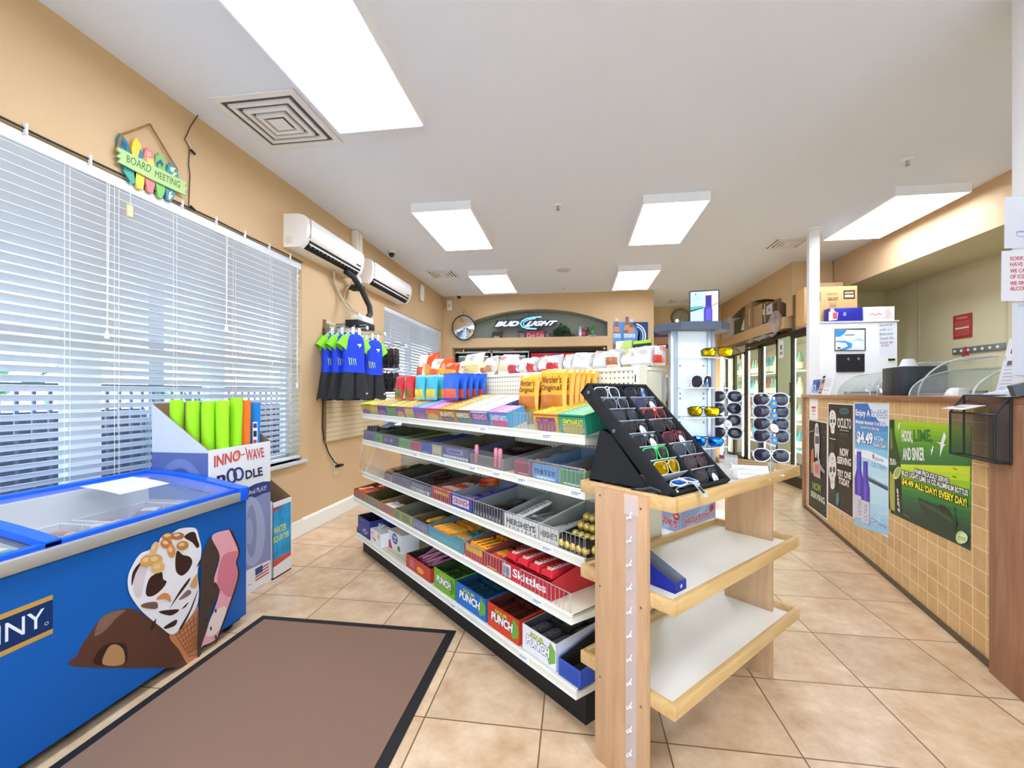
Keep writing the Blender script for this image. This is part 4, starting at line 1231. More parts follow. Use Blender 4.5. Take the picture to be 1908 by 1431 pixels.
def g_shelf(zs, yf, fence, tags, clear=None, xa=0.0, xb=LX):
    m = MB()
    m.box(xa, xb, yf, 0.348, zs - 0.012, zs, C('#eadfbf', 0.45))
    m.box(xa, xb, yf - 0.006, yf, zs - 0.034, zs + 0.004, GM)
    m.box(xa, xb, yf - 0.009, yf - 0.006, zs - 0.034, zs - 0.029, WHITE); m.box(xa, xb, yf - 0.009, yf - 0.006, zs - 0.003, zs + 0.003, WHITE)
    for xx in (xa, xb - 0.004):
        m.prism([(yf, -0.034), (0.348, -0.06), (0.348, 0.0), (yf, 0.0)], (xx, 0, zs), (0, 1, 0), (0, 0, 1), 0.004, GM)
    if zs < 0.3:
        for k in range(60):
            x = 0.05 + k * 0.04
            for yy in (yf + 0.02, yf + 0.045): m.cyl((x, yy, zs - 0.001), (x, yy, zs + 0.0006), 0.004, C('#4a4335', 0.7), 6)
    o = m.build('shelf', gon)
    if fence:
        f = MB()
        for a, b, h in fence:
            x = a
            while x <= b:
                f.cyl((x, yf + 0.008, zs), (x, yf + 0.008, zs + h), 0.0012, WFEN, 5, caps=False); x += 0.024
            f.tube([(a, yf + 0.008, zs), (a, yf + 0.008, zs + h), (b, yf + 0.008, zs + h), (b, yf + 0.008, zs)], 0.0018, WFEN, 6)
        f.build('wire_fence', o)
    if clear:
        c = MB(); a, b, h = clear
        c.box(a, b, yf + 0.004, yf + 0.0055, zs, zs + h, CLEAR); c.build('clear_guard', o)
    for x in tags:
        c = MB(); c.box(x, x + 0.07, yf - 0.0085, yf - 0.006, zs - 0.028, zs - 0.004, WHITE)
        p = c.pic((x, yf - 0.0087, zs - 0.028), (1, 0, 0), (0, 0, 1)); p.rect(0.008, 0.013, 0.06, 0.016, C('#55555c', 0.6)); p.rect(0.008, 0.006, 0.045, 0.009, C('#77777c', 0.6))
        c.build('price_tag', o)
Z1, Z2, Z3, Z4, Z5 = 1.132, 0.918, 0.650, 0.453, 0.157
g_shelf(Z1, 0.0, [(0.02, 2.44, 0.078)], (1.72, 2.2), (0.02, 2.44, 0.082))
g_shelf(Z2, 0.0, [(2.1, 2.44, 0.08)], (0.95, 1.3, 1.62, 1.84, 2.03, 2.37), (0.02, 2.44, 0.085))
g_shelf(Z3, 0.0, [(0.56, 2.44, 0.078)], (2.2,), (0.0, 0.9, 0.075))
g_shelf(Z4, -0.074, [(1.66, 2.02, 0.075), (2.13, 2.43, 0.075)], (2.22,), (0.02, 1.66, 0.07))
g_shelf(Z5, -0.048, None, (1.5, 2.1))
t = thing('acrylic_bin', 'clear bent acrylic bin guard sticking out at the end of the gondola shelf', 'bin', GON)
m = MB()
ACR = glass('#f3efe6', 0.16, 0.05)
for a, b in [((-0.19, 0.04), (0.12, -0.005)), ((0.12, -0.005), (0.30, 0.06))]:
    pass
m.face([(-0.17, 0.03, 0.64), (0.02, -0.002, 0.645), (-0.02, 0.0, 0.83), (-0.15, 0.03, 0.84)], ACR)
m.face([(0.02, -0.002, 0.645), (0.06, 0.002, 0.645), (0.03, 0.004, 0.85), (-0.02, 0.0, 0.83)], ACR)
m.face([(0.06, 0.002, 0.66), (0.34, 0.002, 0.66), (0.34, 0.10, 0.80), (0.04, 0.10, 0.86)], ACR)
m.build('acrylic_sheet', t)
m = MB(); m.face([(-0.155, 0.027, 0.67), (-0.10, 0.018, 0.67), (-0.09, 0.016, 0.82), (-0.145, 0.026, 0.825)], C('#f0d9cc', 0.5)); m.build('label_sticker', t)
m = MB()
m.tube([(-0.17, 0.03, 0.64), (0.02, -0.002, 0.645)], 0.003, WHITE, 6); m.tube([(0.06, 0.0, 0.66), (0.04, 0.1, 0.86)], 0.003, C('#e6dfd2', 0.3), 6); m.tube([(-0.15, 0.03, 0.84), (-0.02, 0.0, 0.832)], 0.003, C('#f0d0c0', 0.3), 6)
m.build('folded_edge', t)

for xa, xb, rise, dp in ((-0.04, 1.79, 0.28, 0.332), (1.795, 1.956, 0.28, 0.12), (2.134, 2.445, 0.2, 0.332)):
    m = MB(); m.prism([(0.012, 0), (dp, 0), (dp, (dp - 0.012) * rise), (0.012, 0.0004)], (xa, 0, Z1), (0, 1, 0), (0, 0, 1), xb - xa, C('#d9d4c6', 0.6)); m.build('sloped_riser', gon)

# ---- boxes of candy on the top shelf
def candy_box(M, w, h, d, front, top, word, tcol, edge, label, group, accent=None):
    m = MB()
    m.box(0, w, 0, d, 0, h, C(front, 0.4), mm={'t': C(top, 0.4)})
    p = m.pic((0, 0, 0), (1, 0, 0), (0, 0, 1), 0.0004)
    if accent: p.ell(w * 0.5, h * 0.25, w * 0.42, h * 0.3, C(accent, 0.4), 16)
    p.rect(0.0, h * 0.86, w, h * 0.93, C(edge, 0.4))
    if word: p.text(word, w * 0.1, h * 0.42, w * 0.8, h * 0.34, C(tcol, 0.4), 0.02, edge=C(edge, 0.4), ew=0.0012)
    q = m.pic((0, 0, h), (1, 0, 0), (0, 1, 0), 0.0004)
    q.rect(w * 0.08, d * 0.3, w * 0.2, d * 0.7, C(edge, 0.4)); q.rect(w * 0.5, d * 0.35, w * 0.9, d * 0.65, C(tcol, 0.4))
    o = m.build('candy_box', None, M)
    return tag(o, label, 'candy', group)
rows = [  # x0, x1, front, top, word, letters, edging, how many deep, how it is called
    (-0.045, 0.140, '#c9b23a', '#e7c93c', None, '#7a3d8a', '#8a5a2a', 5, 'olive yellow candy box at the far end of the top shelf', '#9a4a9a'),
    (0.150, 0.305, '#d8b64a', '#e8d45a', None, '#a03a2a', '#7a4a9a', 7, 'yellow candy box with red letters, second row of the top shelf', None),
    (0.312, 0.468, '#6a4488', '#d9c255', None, '#f0e8f4', '#c23a7a', 7, 'purple candy box with pale letters on the top shelf', '#c85aa0'),
    (0.476, 0.640, '#6f9a4c', '#efe05a', None, '#f2f0d8', '#3c6a34', 9, 'green candy box with a yellow top on the top shelf', None),
    (0.650, 0.790, '#8a5a8e', '#f0d855', None, '#f4ead8', '#c8502a', 10, 'mauve candy box with a yellow top on the top shelf', '#e0a040'),
    (0.800, 0.922, '#d8b25c', '#f0c98a', None, '#6a3a22', '#7a4a2a', 11, 'tan candy box with brown letters on the top shelf', None),
    (0.930, 1.100, '#6a6fae', '#5aa6e6', None, '#f4f0f8', '#d84a8a', 11, 'blue-topped candy box on the top shelf', '#c8508a'),
    (1.105, 1.270, '#d27a4a', '#f07ab8', None, '#f8ead0', '#b0388a', 11, 'pink-topped candy box on the top shelf', '#e8b84a'),
    (1.278, 1.455, '#c98a3c', '#f5b637', 'RUNTS', '#fff6e0', '#6a3a1a', 11, 'amber-topped candy box with white letters on the top shelf', '#8a4a24'),
    (1.464, 1.618, '#a8803a', '#f3e49c', 'NERDS', '#f4f4ec', '#4a3a6a', 11, 'pale yellow-topped candy box on the top shelf', '#5a6a4a'),
    (1.628, 1.786, '#5d5aa8', '#dfe0f6', 'CRUNCH', '#e8485a', '#f2e8ea', 11, 'violet candy box with red letters and a white top', None),
    (1.796, 1.955, '#3fa6d8', '#e4408a', 'SWEETARTS', '#f4f4fa', '#d8307a', 4, 'blue and pink candy box beside the gap on the top shelf', '#e0408a'),
    (2.135, 2.290, '#d8ac2c', '#f4dd2e', 'GOBSTOPPER', '#5a3a9a', '#c83a3a', 11, 'golden yellow candy box beside the green ones', '#b03a4a'),
    (2.298, 2.444, '#2f9a76', '#8fe8c0', 'LEMONHEAD', '#f4ee4a', '#1d5a3c', 11, "green candy box with yellow letters at the shelf's near end", '#c8b03a')]
for i, (a, b, fc, tc, wd, lc, ec, n, lab, ac) in enumerate(rows):
    h = 0.079 if i < 12 else 0.083
    g = 'row of candy boxes: ' + lab
    rise = 0.28 if i < 12 else 0.2
    inc = math.degrees(math.atan(rise))
    b0 = candy_box(GON @ T(a, 0.014, Z1 + 0.001, 0, inc), b - a, h, 0.0262, fc, tc, wd, lc, ec, lab + ', front of its row', g, ac)
    for k in range(1, n):
        c = b0.copy(); COL.objects.link(c); c['label'] = lab + ', behind the front one'
        c.matrix_world = GON @ T(a + rng.uniform(-0.002, 0.002), 0.014 + k * 0.0268, Z1 + 0.001 + k * 0.0268 * rise, 0, inc)

# ---- soft bags
def bag_mesh(w, h, d, col, band, crimp, word=None, wc='#3a2a1a', lines=1, seed=0, marks=None):
    r = random.Random(seed)
    ph = [r.uniform(0, 6) for _ in range(4)]
    def prof(u, v, s):
        e = max(0.0, (1 - abs(2 * u - 1) ** 3.0)) ** 0.7 * max(0.0, (1 - abs(2 * v - 1) ** 3.5)) ** 0.8
        wr = 0.08 * math.sin(9 * u + ph[0] + 3 * v) * math.sin(7 * v + ph[1])
        return s * d * 0.5 * e * (1 + wr * 2)
    sq = lambda u, v: (w * (u - 0.5) * (1 - 0.10 * math.sin(math.pi * v) * abs(2 * u - 1)), h * v)
    m = MB()
    for s in (-1, 1):
        def fn(u, v, s=s):
            x, z = sq(u if s < 0 else 1 - u, v)
            return (x, prof(u if s < 0 else 1 - u, v, s), z)
        nu, nv = 12, 12
        pts = [fn(i / nu, j / nv) for i in range(nu + 1) for j in range(nv + 1)]
        for i in range(nu):
            for j in range(nv):
                f = [pts[i * 13 + j], pts[(i + 1) * 13 + j], pts[(i + 1) * 13 + j + 1], pts[i * 13 + j + 1]]
                vv = (j + 0.5) / nv
                uu = (i + .5) / nu
                mm = crimp if (vv < 0.06 or vv > 0.93) else (band if (vv < 0.42 and abs(uu - .5) < 0.46 - 0.25 * abs(vv - .22)) else col)
                if marks and s < 0 and col == mm and math.sin(uu * 9 + ph[2] * 3) + math.sin(vv * 11 + ph[3] * 2) > 1.0: mm = marks
                m.face(f, C(mm, 0.28), True)
    if word:
        for li, wd in enumerate(word):
            vs, fs, asp = text_mesh(wd, 0.01)
            y0 = h * (0.68 - 0.2 * li)
            pts = []
            for a, b in vs:
                u = 0.12 + 0.76 * a; v = (y0 + b * h * 0.17) / h
                x, z = sq(u, v)
                pts.append((x, prof(u, v, -1) - 0.002, z))
            m.mesh(pts, fs, C(wc, 0.4))
    return m
def bag(name, M, w, h, d, col, band, crimp, label, group, word=None, wc='#3a2a1a', seed=0, cat='snack bag', marks=None):
    o = bag_mesh(w, h, d, col, band, crimp, word, wc, 1, seed, marks).build(name, None, M)
    return tag(o, label, cat, group)
def rehung(o, M, label=None):
    c = o.copy(); COL.objects.link(c); c.matrix_world = M
    if label: c['label'] = label
    return c
# hanging rows against the back panel, and the bags of butter candy standing in front of it
def bag_row(xc, z0, w, h, d, ya, yb, n, cols, label, front_label, group, word=None, wc='#3a2a1a', skew=0.0, seed=1):
    o = None
    for k in range(n):
        y = ya + (yb - ya) * k / max(1, n - 1)
        M = GON @ T(xc + skew * k, y, z0, rng.uniform(-3, 3), rng.uniform(-6, -2))
        if o is None: o = bag('candy_bag', M, w, h, d, *cols, front_label, group, word, wc, seed, 'candy bag')
        else: rehung(o, M, label)
def fx(px, py, y): return on_face(GON, px, py, y)
for i, (pl, pr, pt, pb, n, cols, lab, wd, wc) in enumerate([
        (732, 750, 709, 748, 3, ('#c9202c', '#5a7a2c', '#e23a3c'), 'red candy bag', None, None),
        (751, 768, 709, 748, 3, ('#d42a30', '#7a6a2a', '#d8282e'), 'bright red candy bag', None, None),
        (770, 790, 707, 743, 4, ('#3fb6c8', '#e8d23a', '#8ad2dc'), 'teal and yellow candy bag', None, '#f4ea5a'),
        (790, 812, 707, 743, 4, ('#45b0c4', '#e3c93c', '#7fd0e0'), 'aqua candy bag', None, '#f4ea5a'),
        (820, 853, 705, 738, 5, ('#2c62c8', '#e8603a', '#2450b0'), 'royal blue candy bag', None, '#f4f4f8')]):
    xa, zt = fx(pl, pt, 0.10); xb, zb = fx(pr, pb, 0.10)
    z0 = Z1 + 0.125
    bag_row((xa + xb) / 2, z0, (xb - xa) * 0.98, max(0.13, zt - z0 + 0.03), 0.04, 0.11, 0.30, n, cols, lab + ' behind others against the gondola back panel', lab + ' at the front of its row against the back panel', lab + 's on the gondola', wd, wc, 0, i)
for i, (pl, pr, pt, pb) in enumerate([(964, 1004, 699, 756), (1005, 1058, 690, 756)]):
    ya = 0.14
    xa, zt = fx(pl, pt, ya); xb, zb = fx(pr, pb, ya)
    z0 = Z1 + 0.075
    bag_row((xa + xb) / 2, z0, (xb - xa), zt - z0, 0.05, ya, 0.31, 6 if i else 4, ('#f3ab2c', '#c8742a', '#f0b23c'), 'orange butter candy bag behind the front one, %s stack' % ('far' if i == 0 else 'near'),
            'gold bag of butter candies with brown lettering, front of the %s stack' % ('far' if i == 0 else 'near'), 'gold butter candy bags', ["Werther's", 'Original'], '#5a2a18', 0.004, 20 + i)
# loose packs lying on the boxes at the far end
for k, (x, y, c, l) in enumerate([(0.02, 0.10, '#f2892c', 'orange flat candy pack lying on the boxes at the far end of the top shelf'), (0.1, 0.06, '#c9d832', 'lime flat candy pack lying on the boxes at the far end of the top shelf'), (0.17, 0.16, '#ef6a3c', 'coral flat candy pack lying on the boxes at the far end of the top shelf'), (0.12, 0.23, '#e8a24a', 'tan flat candy pack lying on the boxes near the red bags')]):
    m = MB(); m.surf(lambda u, v: (0.16 * (u - .5), 0.2 * (v - .5), 0.02 * (1 - abs(2 * u - 1) ** 4) * (1 - abs(2 * v - 1) ** 4)), 8, 8, C(c, 0.35)); m.face([(-.08, -.1, 0), (.08, -.1, 0), (.08, .1, 0), (-.08, .1, 0)], C(c, .35))
    tag(m.build('candy_pack', None, GON @ T(x, y, Z1 + 0.081 + 0.002 * k, 10 * k - 15)), l, 'candy')
# crisps and popcorn bags along the top ledge
chips = [  # left, right, top, foot in the 780,540 enlargement, colour, band, rim, what
    (20, 80, 505, 675, '#f2ece8', '#d85a3c', '#c8303a', 'white snack bag with a red top, at the far end of the top ledge'),
    (66, 150, 500, 672, '#e2501c', '#f0a03a', '#c8282a', 'tall orange snack bag with a red rim on the top ledge'),
    (135, 205, 545, 672, '#efe6e2', '#e86a2c', '#d8c8c8', 'white and orange snack bag between the orange ones on the top ledge'),
    (160, 265, 540, 670, '#e8581e', '#f4b03c', '#d8482a', 'wide orange snack bag on the top ledge'),
    (245, 335, 575, 664, '#dd4a20', '#f2a238', '#e2703c', 'short orange snack bag beside the cream ones on the top ledge'),
    (340, 420, 560, 655, '#efe2b8', '#e6d39a', '#f0e8cc', 'pale cream snack bag leaning next to the short orange bag'),
    (388, 515, 508, 652, '#eee0b4', '#d8b878', '#f2ead0', 'large cream snack bag on the top ledge'),
    (505, 575, 560, 645, '#e2cfa0', '#a86a44', '#eadcb8', 'cream and brown snack bag between two larger cream ones'),
    (545, 640, 530, 642, '#ece2c8', '#b8805a', '#f0e8d4', 'crumpled cream snack bag with a brown print on the top ledge'),
    (622, 760, 515, 638, '#eee6d2', '#d8c49a', '#f2ecdc', 'big cream snack bag before the white and red ones'),
    (740, 812, 545, 640, '#f0eae6', '#b83a44', '#c0303c', 'small white bag with red edging on the top ledge'),
    (800, 912, 550, 638, '#cbc6c0', '#d8d4d8', '#d6d2cd', 'plain white snack bag left of the red-printed ones'),
    (880, 955, 562, 634, '#cbc6c0', '#c02c34', '#d83c40', 'white bag with a red panel, above the gold candy bags'),
    (950, 1045, 558, 628, '#cbc6c0', '#e2d8d8', '#c83a40', 'white bag with a red rim, above the gold candy bags'),
    (1035, 1152, 535, 622, '#cbc6c0', '#c42630', '#f0e8e6', 'white bag with a large red patch on the top ledge'),
    (1145, 1228, 558, 620, '#cbc6c0', '#e8dcd8', '#d6d2cd', 'small white bag right of the red patch bag'),
    (1222, 1385, 505, 612, '#cbc6c0', '#ece6e0', '#d6d2cd', 'broad white bag under the red cooler sign'),
    (1368, 1515, 505, 604, '#cbc6c0', '#e2e0e2', '#d6d2cd', 'broad white bag with faint stripes on the top ledge'),
    (1495, 1605, 515, 596, '#cbc6c0', '#a8663c', '#e8d4c2', 'white bag with a brown print on the top ledge'),
    (1585, 1725, 520, 592, '#cbc6c0', '#f0ebe4', '#cbc6c0', 'white bag under the bottle poster on the top ledge'),
    (1680, 1865, 478, 588, '#cbc6c0', '#ece8e2', '#d6d2cd', 'large white bag beside the sunglasses tower'),
    (1845, 1925, 470, 590, '#cbc6c0', '#d0402c', '#f0e4dc', 'white bag with red lettering half behind the sunglasses tower')]
for k, (l, r, tp, ft, c1, c2, c3, lab) in enumerate(chips):
    cx, cw = (l + r) / 2, (r - l)
    xa, zt = fx(780 + l / 4.148, 540 + tp / 4.148, 0.47); xb, _ = fx(780 + r / 4.148, 540 + ft / 4.148, 0.47)
    h = max(0.09, zt - 1.42)
    tilt = -12 - 10 * rng.random()
    bag('snack_bag', GON @ T((xa + xb) / 2, 0.425 + 0.02 * (k % 2), 1.424, rng.uniform(-12, 12), tilt, rng.uniform(-6, 6)), (xb - xa) * 0.98, h / math.cos(R(tilt)) * 1.02, 0.085, c1, c2, c3, lab, 'snack bags on the top ledge', None, seed=k + 50, marks=['#b9aea4', '#c98f78', '#aeb4bc', '#c8ae74'][k % 4] if k > 4 else '#f0b48a')
for k, (z, c) in enumerate([(1.12, '#e8e0b0'), (1.10, '#f2f0ec'), (1.24, '#f4f2ee'), (1.24, '#dcd2a4')]):
    bag('snack_bag', GON @ T(2.40 - 0.0 * k, 0.60 + 0.04 * (k % 2), z, -50, 0), 0.14, 0.15, 0.04, c, '#c8b46a', '#f0eee4', 'clear and tan snack bag hanging at the rear end of the gondola', 'bags hanging at the rear end', None, seed=k + 130)

# ---- open counter trays
def tray(M, w, d, hf, hb, col, inner, label, art=None, group=None, th=0.003, back=None):
    m = MB()
    co, ci = C(col, 0.5), C(inner, 0.7)
    m.box(0, w, 0, th, 0, hf, co, mm={'k': ci, 'f': co})
    m.box(0, w, d - th, d, 0, hb, C(back or col, 0.5), mm={'f': C(back or inner, 0.7)})
    m.box(0, w, 0, d, 0, th, co, mm={'t': ci})
    for xx, sg in ((0, -1), (w - th, 1)):
        a = [(xx, 0, 0), (xx, d, 0), (xx, d, hb), (xx, 0, hf)]; b = [(xx + th, y, z) for _, y, z in a]
        m.face(a[::-1], co if sg < 0 else ci); m.face(b, ci if sg < 0 else co)
        m.face([a[3], a[2], b[2], b[3]], co)
    if art:
        art(m.pic((0, 0, 0), (1, 0, 0), (0, 0, 1), 0.0005), w, hf)
    return tag(m.build('candy_tray', None, M), label, 'candy tray', group)
K_ = lambda h: C(h, 0.5)
def word_art(word, tc, band=None, bb=(0.15, 0.85), edge=None, sub=None, shear=0.0):
    def f(p, w, h):
        if band: p.rect(w * 0.08, h * bb[0], w * 0.92, h * bb[1], C(band, 0.5))
        if word: p.text(word, w * 0.13, h * 0.32, w * 0.74, h * 0.4, C(tc, 0.5), 0.03, shear, edge=C(edge, 0.5) if edge else None, ew=0.0012)
        if sub: p.rect(w * 0.2, h * 0.1, w * 0.8, h * 0.18, C(sub, 0.5))
    return f
def bars_art(c1, c2):
    def f(p, w, h):
        for k in range(9): p.rect(w * (0.06 + k * 0.1), h * 0.08, w * (0.11 + k * 0.1), h * 0.35, C(c2, 0.5))
        p.rect(w * 0.1, h * 0.5, w * 0.9, h * 0.85, C(c1, 0.5))
    return f
def bar_mesh(w, h, l, col, col2, word=None, tc='#f4f4f4'):
    """flow-wrapped bar lying along y"""
    m = MB()
    def sec(v):
        e = 1.0 if 0.08 < v < 0.92 else 0.25
        return e
    n = 10
    rings = []
    vs = [0, 0.06, 0.1, 0.3, 0.5, 0.7, 0.9, 0.94, 1.0]
    for v in vs:
        e = 0.2 if v < 0.08 or v > 0.92 else 1.0
        rings.append([(w / 2 * math.copysign(abs(math.cos(a)) ** 0.5, math.cos(a)) * (1.05 if e < 1 else 1), l * v, h / 2 + h / 2 * e * math.copysign(abs(math.sin(a)) ** 0.5, math.sin(a))) for a in [6.2832 * k / n for k in range(n)]])
    for i in range(len(vs) - 1):
        mm = C(col2 if 0.28 < (vs[i] + vs[i + 1]) / 2 < 0.72 and col2 else col, 0.3)
        for k in range(n):
            m.face([rings[i][k], rings[i][(k + 1) % n], rings[i + 1][(k + 1) % n], rings[i + 1][k]], mm, True)
    if word:
        p = m.pic((w * 0.36, l * 0.15, h + 0.0004), (0, 1, 0), (-1, 0, 0), 0.0004)
        p.text(word, 0, w * 0.08, l * 0.7, w * 0.56, C(tc, 0.4), 0.02)
    return m
def fill(M, w, d, nx, ny, nz, bw, bh, bl, col, col2, label, group, word=None, tc='#f4f4f4', lean=0, jit=0.004, name='candy_bar', z0=0.006, x0=0.006, y0=0.012, skip=0.0, rot=2.0):
    o = None
    for k in range(nz):
        for j in range(ny):
            for i in range(nx):
                if rng.random() < skip and o: continue
                sx = (w - 2 * x0) / nx; sy = (d - y0 - 0.01) / ny
                Mx = M @ T(x0 + sx * (i + 0.5) + rng.uniform(-jit, jit) * 0.4, y0 + sy * j + rng.uniform(0, jit), z0 + k * bh * 1.02, rng.uniform(-rot, rot), lean)
                if o is None:
                    o = tag(bar_mesh(bw, bh, bl, col, col2, word, tc).build(name, None, Mx), label, 'candy', group)
                else:
                    rehung(o, Mx)
def loose(M, w, d, n, z, bw, bh, bl, col, col2, label, group, word=None, tc='#f4f4f4', spread=40, name='candy_bar'):
    o = None
    for k in range(n):
        Mx = M @ T(rng.uniform(w * 0.3, w * 0.7), rng.uniform(d * 0.05, max(d * 0.06, d * 0.95 - bl)), z + k * bh * 0.55, rng.uniform(-spread, spread), rng.uniform(-4, 6))
        if o is None: o = tag(bar_mesh(bw, bh, bl, col, col2, word, tc).build(name, None, Mx), label, 'candy', group)
        else: rehung(o, Mx)
# second shelf
S2 = lambda x: GON @ T(x, 0.014, Z2)
tray(S2(-0.03), 0.245, 0.3, 0.075, 0.10, '#6f7d9c', '#3d3a3a', 'slate blue tray of dark pouches at the far end of the second shelf', word_art(None, '', '#7d5f84', (0.1, 0.7)))
fill(S2(-0.03), 0.245, 0.3, 4, 2, 1, 0.045, 0.09, 0.12, '#2f3440', '#6a5142', 'dark pouch standing in the slate blue tray', 'dark pouches in the slate tray', None, lean=0, z0=0.02)
t = thing('paper_notice', 'small white paper slip lying over the dark pouches on the second shelf', 'paper', GON @ T(0.20, 0.06, Z2 + 0.115, 0, 20))
m = MB(); m.box(0, 0.15, 0, 0.09, 0, 0.0015, WHITE); m.build('sheet', t)
m = MB(); p = m.pic((0, 0, 0.0018), (1, 0, 0), (0, 1, 0)); [p.rect(0.02, 0.015 + k * 0.02, 0.12, 0.02 + k * 0.02, C('#8c94a8', 0.6)) for k in range(4)]; m.build('print', t)
tray(S2(0.225), 0.45, 0.32, 0.07, 0.10, '#6f9a52', '#57502c', 'wide green tray, empty inside, on the second shelf', lambda p, w, h: (p.rect(w * 0.34, 0.004, w * 0.98, h - 0.004, C('#5c4a66', 0.5)), p.rect(w * 0.4, h * 0.3, w * 0.56, h * 0.7, C('#8a7a98', 0.5)), p.rect(w * 0.62, h * 0.3, w * 0.76, h * 0.7, C('#8a7a98', 0.5)), p.ell(w * 0.15, h * 0.4, 0.02, 0.018, C('#4f7a3a', 0.5))))
tray(S2(0.685), 0.165, 0.32, 0.068, 0.10, '#7fb05c', '#5e5430', 'narrow green tray beside the empty wide green one', word_art(None, '', '#6a9a4a'))
tray(S2(0.855), 0.155, 0.30, 0.066, 0.09, '#c0605e', '#6a4438', 'pinkish red tray on the second shelf', word_art(None, '', '#a84a54'))
fill(S2(0.855), 0.155, 0.3, 4, 1, 1, 0.03, 0.038, 0.2, '#a83a3c', '#d8786c', 'red bar in the pinkish red tray', 'red bars on the second shelf')
tray(S2(1.015), 0.145, 0.32, 0.066, 0.105, '#4a5ea8', '#3c4670', 'blue tray of long blue bars on the second shelf', word_art(None, '', '#3a4890', sub='#8a9ad8'))
fill(S2(1.015), 0.145, 0.32, 4, 1, 1, 0.03, 0.051, 0.28, '#3a56c4', '#5a8ae0', 'long blue bar in the blue tray on the second shelf', 'blue bars on the second shelf')
tray(S2(1.165), 0.12, 0.32, 0.066, 0.10, '#b8a48c', '#6f6248', 'beige tray beside the blue one on the second shelf', word_art(None, '', '#cbbb90', sub='#8a7a50'))
fill(S2(1.165), 0.12, 0.32, 3, 1, 1, 0.03, 0.034, 0.28, '#a8905c', '#c8b478', 'tan bar in the beige tray', 'tan bars on the second shelf')
tray(S2(1.29), 0.295, 0.32, 0.07, 0.12, '#5f5680', '#6a5a44', 'purple grey tray with a white stripe label holding brown bars', lambda p, w, h: (p.rect(0.01, 0.006, w - 0.01, h * 0.3, C('#d8d4d8', 0.5)), p.rect(w * 0.2, h * 0.45, w * 0.8, h * 0.85, C('#8c86ac', 0.5)), p.rect(w * 0.26, h * 0.55, w * 0.7, h * 0.75, C('#5a5080', 0.5)), [p.rect(0.015 + k * 0.03, 0.006, 0.02 + k * 0.03, h * 0.3, C('#4a4460', 0.5)) for k in range(9)]))
fill(S2(1.29), 0.295, 0.32, 6, 2, 1, 0.034, 0.038, 0.14, '#3a2620', '#5a4236', 'brown bar in the purple grey tray', 'brown bars on the second shelf')
tray(S2(1.60), 0.30, 0.32, 0.058, 0.10, '#8a7a72', '#5c5248', 'grey-brown tray with pink lip balms on the second shelf', word_art(None, '', '#6f6058'), back='#3a1a18')
loose(S2(1.6), 0.3, 0.32, 7, 0.01, 0.03, 0.018, 0.15, '#2e1c1a', '#4a2c26', 'dark brown bar lying loose in the grey-brown tray', 'loose brown bars on the second shelf')
for x in (1.655, 1.83, 1.865):
    tt = thing('lip_balm', 'pink lip balm upright against the front of the second shelf', 'lip balm', GON @ T(x, 0.02, Z2 + 0.012), 'pink lip balms')
    m = MB(); m.cyl((0, 0, 0), (0, 0, 0.055), 0.011, C('#e86a7e', 0.35), 14); m.build('tube', tt)
    m = MB(); m.lathe([(0.0115, 0.055), (0.0115, 0.085), (0.009, 0.094), (0.0005, 0.097)], C('#f08a9a', 0.3), 14); m.build('cap', tt)
tray(S2(1.985), 0.125, 0.32, 0.066, 0.115, '#b8474e', '#8c8a86', 'red tray next to the blue mint tray on the second shelf', word_art(None, '', '#8a2f3a', sub='#d8a08a'))
loose(S2(1.985), 0.125, 0.32, 4, 0.03, 0.03, 0.02, 0.12, '#d87a4a', '#f0d0a8', 'orange roll in the red tray', 'orange rolls on the second shelf', None, spread=20)
tray(S2(2.115), 0.165, 0.32, 0.068, 0.115, '#5f9ad0', '#7f93ad', 'light blue mint tray with dark blue lettering on the second shelf', lambda p, w, h: (p.text('mentos', w * 0.08, h * 0.35, w * 0.84, h * 0.42, C('#173a78', 0.5), 0.03), p.ell(w * 0.5, h * 0.15, w * 0.4, h * 0.1, C('#d8e6f0', 0.5))))
fill(S2(2.115), 0.165, 0.32, 5, 2, 1, 0.024, 0.046, 0.14, '#8ab4d8', '#e8a25a', 'mint roll in the light blue tray', 'mint rolls on the second shelf', None)
tray(S2(2.285), 0.15, 0.32, 0.068, 0.11, '#7fae7a', '#8a8678', 'green and white gum tray at the near end of the second shelf', word_art(None, '', '#3f8a54', (0.1, 0.9), sub='#e8ece4'))
fill(S2(2.285), 0.15, 0.32, 4, 2, 1, 0.028, 0.042, 0.14, '#e87a4a', '#f2e8dc', 'orange and white gum pack in the green tray', 'gum packs on the second shelf', None)

# third shelf
S3 = lambda x: GON @ T(x, 0.014, Z3)
loose(S3(0.26), 0.3, 0.3, 6, 0.004, 0.06, 0.022, 0.13, '#c98a5a', '#8a6a3c', 'tan sweet pack lying behind the clear guard on the third shelf', 'tan packs on the third shelf', None)
tray(S3(0.40), 0.17, 0.30, 0.05, 0.09, '#a8896c', '#5c5030', 'tan tray beside the clear bin guard on the third shelf', word_art(None, '', '#8f6f74'))
tray(S3(0.58), 0.25, 0.30, 0.06, 0.11, '#8d7480', '#4a4030', 'dusty pink tray on the third shelf', word_art(None, '', '#7a6070'))
tray(S3(0.84), 0.32, 0.30, 0.062, 0.10, '#6f6c6e', '#4a4438', 'grey tray with a white barcode label on the third shelf', lambda p, w, h: (p.rect(0.02, 0.006, w - 0.03, h * 0.42, C('#dcd8d4', 0.5)), [p.rect(0.03 + k * 0.022, 0.008, 0.04 + k * 0.022, h * 0.38, C('#55504f', 0.5)) for k in range(11)], p.rect(0.04, h * 0.55, w * 0.7, h * 0.85, C('#8d898a', 0.5))))
